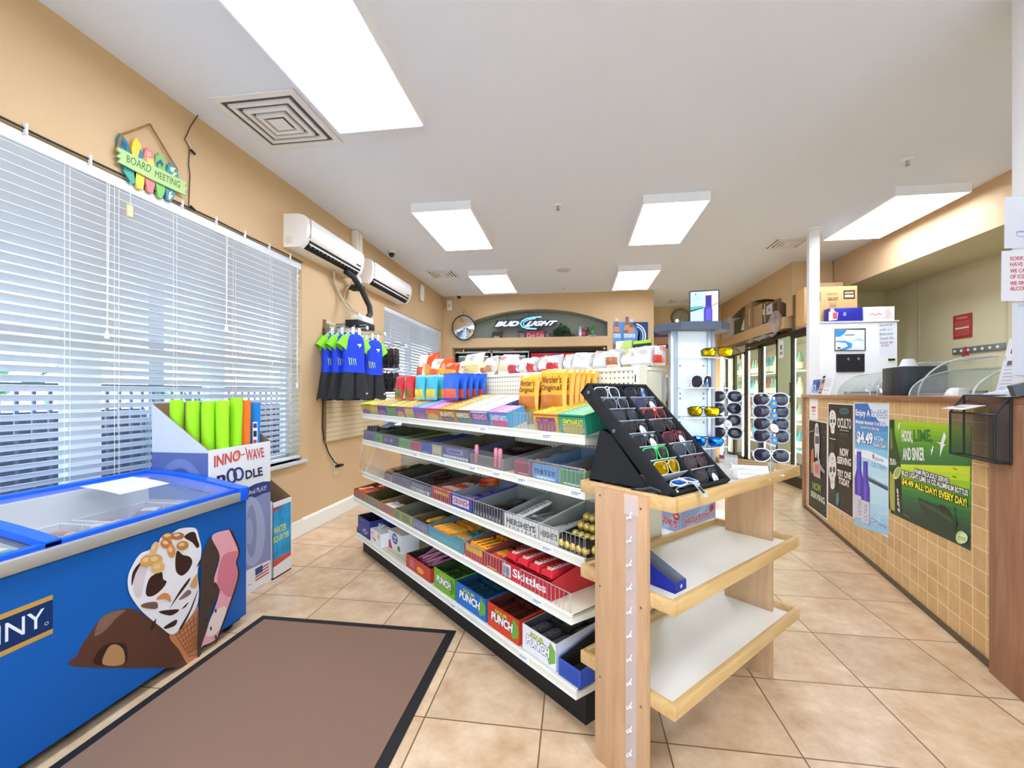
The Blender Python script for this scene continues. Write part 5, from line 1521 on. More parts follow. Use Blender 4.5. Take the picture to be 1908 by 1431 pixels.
loose(S3(0.84), 0.32, 0.3, 6, 0.03, 0.034, 0.02, 0.14, '#3a2420', '#5c2c28', 'dark brown bar in the grey barcode tray', 'brown bars in the grey tray', None)
tray(S3(1.165), 0.225, 0.31, 0.072, 0.11, '#c4452e', '#6a4a3c', 'orange-red tray piled with orange packs on the third shelf', lambda p, w, h: (p.rect(0.008, 0.006, w - 0.008, h * 0.45, C('#8f3a30', 0.5)), p.rect(w * 0.12, h * 0.56, w * 0.86, h * 0.8, C('#d8a048', 0.5))))
fill(S3(1.165), 0.225, 0.31, 5, 2, 1, 0.036, 0.063, 0.14, '#e2582c', '#f0dcd0', 'orange and white pack piled in the orange-red tray', 'orange packs on the third shelf', None, rot=9)
loose(GON @ T(1.26, 0.2, Z3 + 0.07), 0.25, 0.13, 5, 0.0, 0.05, 0.02, 0.12, '#c8461e', '#e06a34', 'crumpled orange pack heaped at the back of the orange-red tray', 'orange packs heaped at the back', None)
tray(S3(1.395), 0.225, 0.31, 0.072, 0.12, '#3d3a9a', '#8a8890', 'indigo tray with red letters on a white label, third shelf', lambda p, w, h: (p.rect(0.02, h * 0.2, w - 0.03, h * 0.85, C('#e4dde2', 0.5)), p.text('CRUNCH', 0.028, h * 0.32, w - 0.06, h * 0.42, C('#c43a44', 0.5), 0.04)))
fill(S3(1.395), 0.225, 0.31, 6, 2, 1, 0.034, 0.038, 0.14, '#3c3a9c', '#c88aa0', 'indigo bar in the indigo tray with the white label', 'indigo bars on the third shelf', 'CRUNCH', '#f0e4ea')
tray(S3(1.625), 0.275, 0.31, 0.068, 0.11, '#4c4340', '#8f8b86', 'half-empty dark tray of chocolate bars on the third shelf', bars_art('#3a302e', '#948c86'))
loose(S3(1.63), 0.27, 0.31, 6, 0.006, 0.045, 0.012, 0.15, '#2f2524', '#5a5250', 'dark chocolate bar lying in the half-empty tray', 'dark bars in the half-empty tray', None, spread=15)
tray(S3(1.905), 0.25, 0.31, 0.068, 0.13, '#d9d5cc', '#9a968e', 'white tray lettered with chocolate bars, on the third shelf', lambda p, w, h: (p.text('HERSHEYS', 0.02, h * 0.3, w - 0.04, h * 0.42, C('#4a3530', 0.5), 0.03), [p.rect(0.012 + k * 0.03, 0.006, 0.022 + k * 0.03, h * 0.2, C('#6a605a', 0.5)) for k in range(8)]))
fill(S3(1.905), 0.25, 0.31, 5, 2, 1, 0.042, 0.025, 0.145, '#d8d4ca', '#efece4', 'white-wrapped bar in the white tray', 'white bars on the third shelf', 'HERSHEYS', '#3a2a26')
c = tag(bar_mesh(0.055, 0.014, 0.2, '#e6e3da', '#efece4', "HERSHEY'S", '#33241f').build('candy_bar', None, GON @ T(1.98, 0.03, Z3 + 0.045, -12, 18)), 'long white chocolate bar with dark lettering propped across the white tray', 'candy')
tray(S3(2.16), 0.125, 0.31, 0.068, 0.12, '#cfcbc0', '#97938a', 'narrow white tray next to the dark bars on the third shelf', lambda p, w, h: (p.text('HERSHEYS', 0.01, h * 0.3, w - 0.02, h * 0.4, C('#5a4a42', 0.5), 0.03)))
fill(S3(2.16), 0.125, 0.31, 3, 2, 1, 0.036, 0.040, 0.145, '#cbc7bc', '#e8e4dc', 'cream bar in the narrow white tray', 'cream bars on the third shelf')
tray(S3(2.29), 0.155, 0.31, 0.06, 0.10, '#2e2523', '#3a302c', 'very dark tray of black-wrapped bars beside the gold balls', bars_art('#3d3230', '#6a5f5a'))
fill(S3(2.29), 0.155, 0.31, 4, 2, 1, 0.034, 0.057, 0.145, '#231c1c', '#3c3432', 'black-wrapped bar beside the gold balls', 'black bars on the third shelf', None, rot=7)
gb = None
for k, (x, y, z) in enumerate([(2.30 + i * 0.033 + (j % 2) * 0.012, -0.03 + 0.034 * j, Z3 + 0.024 + 0.0 * j) for j in range(2) for i in range(5)] + [(2.33 + i * 0.033, 0.02 + j * 0.034, Z3 + 0.058 + j * 0.03) for j in range(3) for i in range(4)]):
    m = MB(); m.ball((0, 0, 0), 0.0175, C('#dcbf62', 0.3, 0.35, bump=0.25, scale=180), 12)
    m.lathe([(0.013, -0.015), (0.012, -0.019), (0.0005, -0.019)], C('#8a6a3c', 0.6), 12)
    M = GON @ T(x, y + 0.05, z)
    gb = rehung(gb, M) if gb else tag(m.build('gold_chocolate_ball', None, M), 'gold-wrapped chocolate ball in the heap beside the wooden display unit', 'candy', 'gold chocolate balls')

# fourth shelf
S4 = lambda x: GON @ T(x, -0.06, Z4)
tray(S4(-0.05), 0.235, 0.35, 0.058, 0.11, '#c2542e', '#6a4630', 'rust red tray of orange packs at the far end of the fourth shelf', word_art(None, '', '#a0605a', (0.1, 0.7)))
fill(S4(-0.05), 0.235, 0.35, 4, 2, 1, 0.05, 0.057, 0.15, '#e8642c', '#d84a24', 'orange pack in the rust red tray', 'orange packs on the fourth shelf', None, rot=10)
tray(S4(0.195), 0.305, 0.35, 0.058, 0.10, '#b8943c', '#5c4c28', 'mustard tray, empty inside, on the fourth shelf', lambda p, w, h: (p.rect(w * 0.08, 0.005, w * 0.9, h * 0.85, C('#8a7a68', 0.5)), p.ell(w * 0.5, h * 0.45, w * 0.28, h * 0.28, C('#a3927c', 0.5))))
tray(S4(0.51), 0.245, 0.35, 0.058, 0.10, '#d2683c', '#7a5a40', 'orange tray with white crumpled packs on the fourth shelf', word_art(None, '', '#b06a58', (0.1, 0.75)))
fill(S4(0.51), 0.245, 0.2, 4, 1, 1, 0.045, 0.038, 0.13, '#f0e8e0', '#e8d4c4', 'white pack in the orange tray', 'white packs on the fourth shelf', None, rot=18)
tray(S4(0.76), 0.285, 0.35, 0.062, 0.10, '#a8a040', '#7a7058', 'olive green tray, empty inside, on the fourth shelf', lambda p, w, h: (p.rect(w * 0.06, h * 0.15, w * 0.3, h * 0.8, C('#6f7a34', 0.5)), p.rect(w * 0.45, h * 0.15, w * 0.85, h * 0.8, C('#7d7a3c', 0.5))))
tray(S4(1.05), 0.195, 0.35, 0.062, 0.105, '#6a6a86', '#5c4c30', 'blue grey tray with a single yellow bar on the fourth shelf', lambda p, w, h: [p.rect(w * (0.08 + k * 0.16), h * 0.15, w * (0.17 + k * 0.16), h * 0.75, C('#a09ab0', 0.5)) for k in range(6)])
loose(S4(1.05), 0.195, 0.35, 2, 0.02, 0.035, 0.02, 0.14, '#f0a030', '#f4c24a', 'yellow bar in the blue grey tray', 'yellow bars in the blue grey tray', None, spread=12)
tray(S4(1.255), 0.385, 0.35, 0.062, 0.125, '#3f96a0', '#5a6a62', 'wide teal tray of orange and teal bars on the fourth shelf', word_art(None, '', '#5aa8b0', (0.1, 0.6)))
fill(S4(1.255), 0.2, 0.35, 5, 2, 1, 0.034, 0.051, 0.155, '#f29a2c', '#f6b24a', 'orange bar in the wide teal tray', 'orange bars in the teal tray')
fill(S4(1.455), 0.18, 0.35, 4, 2, 1, 0.036, 0.038, 0.155, '#3a8f96', '#e8a04a', 'teal bar in the wide teal tray', 'teal bars in the teal tray', None)
tray(S4(1.665), 0.165, 0.35, 0.068, 0.115, '#c8382c', '#7a4a34', 'red and yellow tray of golden bars on the fourth shelf', lambda p, w, h: (p.rect(0.006, h * 0.5, w - 0.006, h * 0.95, C('#e8b03a', 0.5)), p.rect(0.01, 0.008, w - 0.01, h * 0.4, C('#b8403a', 0.5))))
fill(S4(1.665), 0.165, 0.35, 4, 2, 1, 0.036, 0.068, 0.16, '#f6a62a', '#f9bb3c', 'golden orange bar in the red and yellow tray', 'golden bars on the fourth shelf', 'REESES', '#7a3a14')
tray(S4(1.835), 0.135, 0.35, 0.064, 0.115, '#c23a34', '#7a4436', 'red tray of orange-edged bars beside the tray of large red packs', word_art(None, '', '#a8302e', sub='#f0c83a'))
fill(S4(1.835), 0.135, 0.35, 3, 2, 1, 0.036, 0.051, 0.16, '#d8402c', '#f3a23a', 'red and orange bar beside the tray of large red packs', 'red and orange bars on the fourth shelf', None)
tray(S4(1.975), 0.34, 0.35, 0.075, 0.15, '#c42a30', '#8a7a68', 'big red tray with white lettering on the fourth shelf', lambda p, w, h: (p.text('Skittles', 0.09, h * 0.28, w - 0.12, h * 0.5, WHITE, 0.02), p.rect(0.015, h * 0.1, 0.075, h * 0.85, C('#d8d6d8', 0.5)), [p.rect(0.02 + k * 0.006, h * 0.15, 0.023 + k * 0.006, h * 0.7, BLACK) for k in range(8)]), back='#b5262c')
skt = bar_mesh(0.07, 0.05, 0.16, '#c8242c', '#b51e28')
sp = skt.pic((0.026, 0.02, 0.0505), (0, 1, 0), (-1, 0, 0), 0.0005)
sp.text('Skittles', 0.0, 0.008, 0.12, 0.03, WHITE, 0.02)
for k, c_ in enumerate(['#f2c83a', '#4aa84a', '#e8762a', '#7a3a9a']): sp.ell(0.02 + k * 0.025, 0.046, 0.007, 0.007, C(c_, 0.4), 10)
sk = None
for k in range(2):
    for i in range(4):
        for j in range(2):
            M = S4(1.975) @ T(0.05 + i * 0.08, 0.012 + j * 0.165, 0.006 + k * 0.05, rng.uniform(-3, 3))
            l_ = 'red candy pack with white letters, %s of the big red tray, %s' % ('upper layer' if k else 'lower layer', 'front row' if j == 0 else 'back row')
            sk = rehung(sk, M, l_) if sk else tag(skt.build('candy_pack', None, M), l_, 'candy', 'red packs in the big red tray')

# bottom shelf
S5 = lambda x: GON @ T(x, -0.036, Z5)
tray(S5(-0.02), 0.26, 0.30, 0.14, 0.15, '#2e3a86', '#1d1c24', 'navy blue box with a pale swirl, at the far end of the bottom shelf', lambda p, w, h: (p.ring(w * 0.62, h * 0.3, 0.04, 0.02, 0.005, C('#c8d0ea', 0.5), 16), p.line([(w * .4, h * .25), (w * .55, h * .36), (w * .7, h * .26), (w * .85, h * .34)], 0.004, C('#d8deee', 0.5)), p.rect(w * 0.2, h * 0.8, w * 0.7, h * 0.85, C('#5a68b0', 0.5))))
def pops_box():
    t = thing('lollipop_box', 'white printed lollipop carton with a yellow sun spot on the bottom shelf', 'carton', S5(0.26))
    m = MB(); m.box(0, 0.21, 0, 0.12, 0, 0.10, WHITE, mm={'f': C('#efe9e4', 0.5)})
    p = m.pic((0, 0, 0), (1, 0, 0), (0, 0, 1), 0.0006)
    p.ell(0.05, 0.055, 0.03, 0.03, C('#d87a7a', 0.5)); p.ell(0.05, 0.055, 0.02, 0.02, C('#f2e6e0', 0.5)); p.ell(0.16, 0.07, 0.02, 0.02, C('#f0b83c', 0.5)); p.ell(0.09, 0.03, 0.012, 0.012, C('#c8303a', 0.5))
    m.build('box', t)
    m = MB(); m.box(0.2, 0.43, 0.06, 0.2, 0, 0.13, C('#e9e4e0', 0.5))
    p = m.pic((0.2, 0.06, 0), (1, 0, 0), (0, 0, 1), 0.0006)
    p.ell(0.12, 0.085, 0.05, 0.038, C('#3a4a9a', 0.5)); p.text('DUM', 0.09, 0.085, 0.06, 0.022, WHITE, 0.02); p.rect(0.09, 0.066, 0.15, 0.074, K_('#c8d0ea')); p.poly([(0.0, 0), (0.08, 0), (0.04, 0.06), (0.0, 0.05)], C('#c8343c', 0.5)); p.ell(0.19, 0.03, 0.025, 0.02, C('#6a8a3c', 0.5))
    m.build('display_card', t)
    m = MB()
    for k in range(9): m.cyl((0.04 + rng.uniform(0, .05), 0.05, 0.1), (0.03 + rng.uniform(0, .08), 0.04 + rng.uniform(-.02, .04), 0.135), 0.002, WHITE, 5)
    m.build('sticks', t)
pops_box()
tray(S5(0.90), 0.34, 0.30, 0.085, 0.10, '#c8402e', '#3a2c28', 'red-orange tray of candy straws on the bottom shelf', lambda p, w, h: (p.rect(w * 0.15, h * 0.2, w * 0.35, h * 0.8, C('#b8687a', 0.5)), p.ell(w * 0.6, h * 0.4, w * 0.14, h * 0.22, C('#e8a03c', 0.5))))
o = None
for k in range(14):
    M = S5(0.90) @ T(0.05 + k * 0.018, 0.03 + rng.uniform(0, .03), 0.05 + 0.004 * (k % 4), rng.uniform(-20, 20), rng.uniform(0, 14))
    if o: rehung(o, M)
    else:
        m = MB(); m.cyl((0, 0, 0), (0, 0.24, 0), 0.007, C('#8c3a4a', 0.4), 10); m.cyl((0, 0.02, 0.0), (0, 0.22, 0), 0.0072, C('#d88aa0', 0.3), 10)
        o = tag(m.build('candy_straw', None, M), 'pink candy straw lying in the red-orange tray', 'candy', 'pink candy straws')
def punch(base, leaf, txt):
    def f(p, w, h):
        p.poly([(w * 0.84, h * 0.95), (w * 0.98, h * 0.7), (w * 0.98, h * 0.3), (w * 0.8, h * 0.1), (w * 0.72, h * 0.45)], C(leaf, 0.5))
        p.text('SOUR', w * 0.25, h * 0.72, w * 0.4, h * 0.15, C('#cfe04a', 0.5), 0.03, edge=C('#2a4a1a', 0.5), ew=0.001)
        p.text('PUNCH', w * 0.12, h * 0.32, w * 0.7, h * 0.38, WHITE, 0.05, 0.1, edge=C('#18181a', 0.5), ew=0.0022)
    return f
for x, w, c, lf, it, lab, bc in [(1.285, 0.235, '#74b02e', '#4f8a24', '#2c4018', 'green', '#3f6a24'), (1.535, 0.285, '#1c6ec0', '#6aa83a', '#12405e', 'blue', '#1d5a72'), (1.835, 0.245, '#d8401f', '#6aa83a', '#5a2018', 'red', '#6a241c'), (2.105, 0.215, '#ece8ea', '#7ab04a', '#4a4848', 'white', '#3c3a3c')]:
    tray(S5(x), w, 0.30, 0.115, 0.13, c, it, lab + ' candy tray with a green leaf and white lettering on the bottom shelf', punch(c, lf, None))
    fill(S5(x), w, 0.3, 3, 2, 2, w / 3.3, 0.042, 0.13, bc, it, 'flat dark candy pack in the %s leaf-printed tray' % lab, lab + ' sour candy packs', 'PUNCH', {'white': '#77757a'}.get(lab, '#0e1a1c'), rot=4)
tray(S5(2.335), 0.12, 0.30, 0.07, 0.12, '#2f55b8', '#3a3024', 'blue open tray at the near end of the bottom shelf', word_art(None, '', '#274a9c'))
t = thing('shelf_bracket', 'small black bracket sticking out at the far end of the bottom shelf', 'bracket', GON @ T(-0.03, -0.03, 0.155))
m = MB(); m.box(-0.035, 0.0, 0.0, 0.015, -0.01, 0.03, BLACK); m.build('clip', t)
m = MB(); m.box(-0.035, 0.03, 0.004, 0.012, 0.03, 0.04, STEEL); m.build('arm', t)

# ================================================================== WOODEN DISPLAY UNIT AT THE GONDOLA END
MAPLE = wood('#c99d5f', '#dfbb83', 'maple_wood', 3.0, 0.38, 'Y')
MAPLE_V = wood('#c0926a', '#cea67c', 'maple_panel', 3.0, 0.4, 'Z')
LAM = C('#f6f1e2', 0.35)
XA, XB, YA, YB = 2.482, 2.872, -0.066, 0.95
unit = thing('display_unit', 'light wooden display unit with three rimmed trays standing at the end of the gondola', 'display unit', GON)
for zt in (0.975, 0.657, 0.335):
    m = MB()
    m.box(XA + 0.015, XB - 0.015, YA + 0.015, YB - 0.015, zt - 0.045, zt - 0.028, LAM)
    for (a, b, c, d) in [(XA, XB, YA, YA + 0.02), (XA, XB, YB - 0.02, YB), (XA, XA + 0.02, YA + 0.02, YB - 0.02), (XB - 0.02, XB, YA + 0.02, YB - 0.02)]:
        m.box(a, b, c, d, zt - 0.045, zt, MAPLE, 0.0015)
    m.build('tray', unit)
def side_panel(y0, y1, outer):
    m = MB(); m.box(2.572, 2.785, y0, y1, 0.0, 0.968, MAPLE_V, 0.001); o = m.build('side_panel', unit)
    m = MB()
    for z in (0.94, 0.62, 0.30):
        for x in (2.595, 2.765):
            m.cyl((x, y0 - 0.001, z - 0.012 * (x > 2.7)), (x, y0 + 0.002, z - 0.012 * (x > 2.7)), 0.0045, C('#7d6a54', 0.4), 10)
    m.build('screw', o)
side_panel(-0.088, -0.066, True); side_panel(0.87, 0.89, False)
t = thing('hook_strip', 'clear plastic merchandising strip with small hooks taped down the side panel', 'hook strip', GON)
m = MB(); m.box(2.706, 2.748, -0.0895, -0.0885, 0.06, 0.955, glass('#f6ece6', 0.35, 0.2)); m.build('plastic_strip', t)
m = MB(); m.box(2.70, 2.756, -0.0902, -0.0896, 0.90, 0.965, glass('#fffaf4', 0.25, 0.1)); m.build('tape', t)
for k in range(11):
    z = 0.89 - k * 0.078
    m = MB(); m.box(2.720, 2.732, -0.094, -0.09, z, z + 0.004, WHITE); m.tube([(2.731, -0.091, z + 0.02), (2.73, -0.1, z + 0.004), (2.722, -0.104, z - 0.002), (2.718, -0.098, z + 0.002)], 0.0015, WHITE, 5); m.build('hook', t)
t = tray(GON @ T(2.805, 0.045, 0.629, 90), 0.07, 0.21, 0.032, 0.12, '#1f2f9e', '#8b8a8e', 'small empty blue display box with sloping sides in the middle tray', lambda p, w, h: p.ell(w * 0.55, h * 0.5, 0.007, 0.007, C('#d8dcec', 0.5), 12))
t['category'] = 'display box'; t.name = 'display_box'

# ---- sunglasses
def outline(shape, n=22):
    pts = []
    for k in range(n):
        a = 6.28318 * k / n
        c, s = math.cos(a), math.sin(a)
        if shape == 'aviator':
            x = 0.0315 * math.copysign(abs(c) ** 0.85, c); z = 0.027 * math.copysign(abs(s) ** 0.85, s)
            if s < 0: x = x * (1 + 0.12 * s) + 0.004 * s * -1 * 0 + 0.005 * (-s)
        else:
            x = 0.028 * math.copysign(abs(c) ** 0.55, c); z = 0.019 * math.copysign(abs(s) ** 0.6, s)
            if s < 0: x *= 0.94
        pts.append((x, z))
    return pts
def glasses(M, lens, frame, label, group, shape='aviator', tagc=None, folded=True, gl_rough=0.06, temple=None):
    t = thing('sunglasses', label, 'sunglasses', M, group)
    FM = C(frame, 0.3); LM = C(lens, 0.12, 0.0, 0.45) if lens not in ('#c9a800', '#1668d8') else C(lens, 0.08, 0.85)
    O = outline(shape)
    wrapy = lambda x: 0.9 * x * x * 1.6
    for sg in (-1, 1):
        m = MB()
        P = [(sg * (0.034 + x), wrapy(0.034 + x) - 0.0005, z) for x, z in O]
        c0 = (sg * 0.034, wrapy(0.034) - 0.0045, 0)
        for k in range(len(P)):
            q = P[(k + 1) % len(P)]
            mid = lambda p: tuple(c0[i] * 0.5 + p[i] * 0.5 - (0.0012 if i == 1 else 0) for i in range(3))
            a, b = mid(P[k]), mid(q)
            m.face([P[k], q, b, a], LM, True); m.face([a, b, c0], LM, True)
        m.build('lens', t)
    m = MB()
    for sg in (-1, 1):
        loop = [(sg * (0.034 + x * 1.03), wrapy(0.034 + x), z * 1.03) for x, z in O]
        m.tube(loop + [loop[0], loop[1]], 0.0021, FM, 6, False)
    m.tube([(-0.008, 0.0, 0.008), (0, -0.002, 0.011), (0.008, 0.0, 0.008)], 0.0018, FM, 6)
    m.tube([(-0.012, 0.0, 0.019), (0, -0.001, 0.0215), (0.012, 0.0, 0.019)], 0.0017, FM, 6)
    m.build('frame', t)
    TM = C(temple or frame, 0.35)
    for sg in (-1, 1):
        m = MB()
        if folded:
            zz = 0.004 * sg
            m.tube([(sg * 0.064, 0.008, 0.012), (sg * 0.07, 0.013, 0.012), (sg * 0.06, 0.018 + zz, 0.010), (-sg * 0.03, 0.020 + zz, 0.006), (-sg * 0.055, 0.019 + zz, -0.006), (-sg * 0.066, 0.018 + zz, -0.018)], [0.002, 0.0028, 0.0028, 0.0026, 0.003, 0.0032], TM, 6)
        else:
            m.tube([(sg * 0.064, 0.008, 0.012), (sg * 0.07, 0.016, 0.012), (sg * 0.071, 0.06, 0.010), (sg * 0.070, 0.10, 0.006), (sg * 0.068, 0.125, -0.008), (sg * 0.066, 0.14, -0.022)], [0.002, 0.0028, 0.0028, 0.0026, 0.003, 0.0034], TM, 6)
        m.build('temple', t)
    if tagc:
        m = MB()
        p = m.pic((0.012, -0.012, -0.004), (1, 0, 0), (0, 0, 1), 0.0005)
        if tagc == 'blue':
            p.ell(0, -0.012, 0.012, 0.021, C('#2f7fc0', 0.5), 16, 14); p.ell(0.001, -0.012, 0.006, 0.006, C('#e8a03c', 0.5), 12); p.rect(-0.003, 0.004, 0.004, 0.016, WHITE)
        else:
            p.ell(0, -0.012, 0.014, 0.02, WHITE, 16, 30); p.rect(-0.006, -0.02, 0.006, -0.01, C('#b9bcc2', 0.5))
        m.build('price_tag', t)
    return t
def facing(M_pos, yaw=0.0, pitch=0.0):
    """turn an upright thing at this point so its front looks back at the viewer's spot, then by yaw"""
    p = M_pos.to_translation()
    a = math.atan2(-p.y, -p.x)
    return Matrix.Translation(p) @ Matrix.Rotation(a + math.pi / 2 + R(yaw), 4, 'Z') @ Matrix.Rotation(R(pitch), 4, 'X')
def along_sight(px, py, d):
    return Matrix.Translation(Vector((0, 0, 1.3)) + sight(px, py) * d)

# ---- black easel case of sunglasses
o_ = Vector((2.858, -0.046, 0.985)); sv = Vector((-0.713, 0, 0.701)); uv = Vector((0, 1, 0)); iv = Vector((-0.701, 0, -0.713))
CASE = GON @ Matrix((( uv.x, iv.x, sv.x, o_.x), (uv.y, iv.y, sv.y, o_.y), (uv.z, iv.z, sv.z, o_.z), (0, 0, 0, 1)))
CW, CL, CD = 0.371, 0.505, 0.05
VEL = C('#1b1b1c', 0.85, bump=0.2, scale=900)
case = thing('sunglasses_case', 'black easel display case of sunglasses leaning on the wooden unit', 'display case', CASE)
m = MB()
m.box(0, CW, CD - 0.004, CD, 0, CL, VEL)
m.box(0, 0.012, 0, CD, 0, CL, VEL, 0.001); m.box(CW - 0.012, CW, 0, CD, 0, CL, VEL, 0.001)
m.box(0, CW, 0, CD, 0, 0.012, VEL, 0.001); m.box(0, CW, 0, CD, CL - 0.012, CL, VEL, 0.001)
m.box(CW / 2 - 0.007, CW / 2 + 0.007, 0.004, CD, 0, CL, VEL)
m.build('case_body', case)
for col in (0, 1):
    for k in range(1, 8):
        if col == 1 and k in (4, ): continue
        z = 0.012 + k * 0.060
        xa = 0.014 + col * (CW / 2); xb = xa + CW / 2 - 0.026
        m = MB(); m.prism([(xa, 0.004), (xb, 0.004), (xb - 0.018, 0.046), (xa, 0.046)], (0, 0, z), (1, 0, 0), (0, 1, 0), 0.0025, C('#c9ccd0', 0.35)); m.build('divider', case)
m = MB()
tri = [on_face(GON, *q, -0.046) for q in [(1117, 800), (1095, 891), (1207, 913), (1137, 811)]]
m.build('x', None) if False else None
Ci = CASE.inverted() @ GON
def case_pt(x, y, z): return Ci @ Vector((x, y, z))
for ya, yb in ((-0.040, -0.034), (0.313, 0.319)):
    a = [case_pt(x, ya, max(z, 0.951)) for x, z in tri]; b = [case_pt(x, yb, max(z, 0.951)) for x, z in tri]
    m.mesh(a + b, [(3, 2, 1, 0), (4, 5, 6, 7)] + [(i, (i + 1) % 4, 4 + (i + 1) % 4, 4 + i) for i in range(4)], VEL)
(xt, zt_), (xf, zf) = tri[0], tri[1]
q = [case_pt(xt, -0.04, zt_), case_pt(xt, 0.319, zt_), case_pt(xf, 0.319, 0.951), case_pt(xf, -0.04, 0.951)]
q2 = [p + Vector((0, 0.005, 0)) for p in q]
m.mesh(q + q2, [(0, 1, 2, 3), (7, 6, 5, 4), (0, 4, 5, 1), (1, 5, 6, 2), (2, 6, 7, 3), (3, 7, 4, 0)], VEL)
m.build('lid_stand', case)
for z, y in ((CL - 0.03, 0.02), (CL - 0.21, 0.034)):
    m = MB(); m.cyl((-0.003, y, z), (0.0, y, z), 0.006, STEEL, 12); m.cyl((-0.0035, y, z), (-0.0028, y, z), 0.003, C('#55565a', 0.3, 0.8), 10); m.build('rivet', case)
cells = [  # column, row from the top, lens, frame, tag, temple, what
    (0, 0, '#232428', '#eceef2', None, '#f4f4f6', 'white-rimmed dark sunglasses in the top cell of the black case, near column'),
    (0, 1, '#2b2b30', '#8d8fa0', None, '#3a2f6a', 'dark sunglasses with purple temples, second cell down in the near column'),
    (0, 2, '#3a3f48', '#25282d', None, '#1b1c20', 'grey wraparound sunglasses, third cell down in the near column'),
    (0, 3, '#26262b', '#3a3b42', 'white', '#1a1a1e', 'black sunglasses with a narrow white tag, fourth cell down in the near column'),
    (0, 4, '#26262b', '#57585f', 'white', '#1a1a1e', 'black sunglasses with a big white tag, just above the green pair'),
    (0, 5, '#2a2d30', '#3ecf5a', None, '#2fbf4c', 'bright green-framed sunglasses in the near column of the case'),
    (0, 6, '#c9a800', '#c8b870', None, '#2a2a2c', 'yellow-lensed sunglasses below the green pair'),
    (1, 0, '#22222a', '#3a3c44', 'blue', '#1c1c20', 'dark sunglasses with a blue tag in the top cell of the black case, far column'),
    (1, 1, '#3a3f52', '#5a6070', 'white', '#e4e6ea', 'dark sunglasses with a white temple, above the red pair'),
    (1, 2, '#30262c', '#e02f28', None, '#d82a26', 'red-framed sunglasses in the far column of the case'),
    (1, 3, '#2c2c30', '#3c3c40', None, '#2f8a44', 'dark sunglasses with green temples, under the red pair'),
    (1, 4, '#4a2530', '#8f2f3c', 'white', '#7a2834', 'maroon sunglasses with an oval tag in the far column'),
    (1, 5, '#3c464e', '#5a666e', None, '#2c3236', 'grey-blue sunglasses third from the bottom of the far column'),
    (1, 6, '#463a3e', '#5a3236', None, '#5a1f26', 'brown-tinted sunglasses second from the bottom of the far column'),
    (1, 7, '#38363c', '#2c2c30', 'white', '#1c1c20', 'dark square sunglasses with a folded white tag, bottom cell of the far column')]
for col, row, ln, fr, tg, tm, lab in cells:
    z = 0.012 + (7 - row) * 0.060 + 0.030
    x = 0.014 + col * CW / 2 + 0.078
    glasses(CASE @ T(x, 0.008, z, 0, 24) @ Matrix.Scale(1.13, 4), ln, fr, lab, 'sunglasses in the black case', 'square', tg, True, 0.08, tm)
glasses(CASE @ T(0.088, -0.010, 0.032, 0, -34) , '#1668d8', '#f0f1f4', 'white sunglasses with blue mirror lenses hooked over the bottom edge of the case', 'sunglasses in the black case', 'square', None, True, 0.05)
t = thing('security_tag', 'small clear tag with a barcode dangling from the blue mirrored sunglasses', 'tag', CASE)
m = MB(); m.box(0.10, 0.122, -0.022, -0.020, -0.045, 0.018, glass('#e8ecec', 0.4, 0.1)); m.build('plastic', t)
m = MB(); m.box(0.104, 0.118, -0.0228, -0.0222, -0.03, -0.005, BLACK); m.build('barcode', t)
t = thing('case_strap', 'loose black strap end lying on the wooden rim under the case', 'strap', GON)
m = MB()
A_, B_ = on_face(GON, 1190, 912, -0.06), on_face(GON, 1215, 905, -0.06)
m.tube([(A_[0] - 0.02, -0.055, 0.978), (A_[0] + 0.01, -0.055, 0.982), (A_[0] + 0.04, -0.05, 0.992), (A_[0] + 0.08, -0.05, 0.985)], 0.005, C('#3a3a3c', 0.6), 6); m.build('band', t)
m = MB(); m.box(A_[0] - 0.03, A_[0] - 0.015, -0.062, -0.048, 0.976, 0.982, BLACK); m.build('buckle', t)

# ---- counter tower of sunglasses
TW = GON @ T(2.586, 0.539, 0.947, 51.5)
tower = thing('sunglasses_tower', 'tall white sunglasses tower with silver posts and a dark top board', 'display tower', TW)
SILV = C('#c3c9d6', 0.3, 0.5)
for sg in (-1, 1):
    m = MB(); m.box(sg * 0.082 - 0.016, sg * 0.082 + 0.016, -0.014, 0.02, 0, 0.632, SILV, 0.003); m.box(sg * 0.082 - 0.003, sg * 0.082 + 0.003, -0.0155, -0.013, 0, 0.632, C('#8f97a8', 0.3, 0.5)); m.build('post', tower)
m = MB(); m.box(-0.07, 0.07, 0.0, 0.008, 0.0, 0.632, C('#eceef3', 0.4)); m.build('back_panel', tower)
m = MB()
for z in (0.10, 0.225, 0.352, 0.475, 0.13, 0.33):
    for x in (-0.052, 0.052): m.cyl((x, -0.002, z), (x, 0.0, z), 0.004, C('#77797e', 0.4), 8)
m.build('screw', tower)
ACL, ACE = glass('#f4f7f6', 0.12, 0.05), C('#fbfbf6', 0.2)  # ACE: solid white paints the bright lit edges of the clear acrylic
def tower_shelf(z):
    m = MB()
    pts = [(-0.068, 0.0)] + [(-0.068 + 0.03 * 0, -0.05)] + [(-0.02 + 0.10 * math.sin(R(a)) , -0.05 - 0.055 * math.cos(R(a))) for a in range(-30, 91, 12)] + [(0.145, -0.03), (0.145, 0.0)]
    m.prism(pts, (0, 0, z), (1, 0, 0), (0, 1, 0), 0.004, ACL); 
    m.tube([(x, y, z + 0.002) for x, y in pts[1:-1]], 0.0024, ACE, 6)
    m.build('clear_shelf', tower)
for z in (0.503, 0.374, 0.248, 0.118): tower_shelf(z)
m = MB(); m.tube([(0.135, -0.03, 0.05), (0.135, -0.03, 0.5)], 0.003, ACL, 6); m.build('shelf_rod', tower)
m = MB()
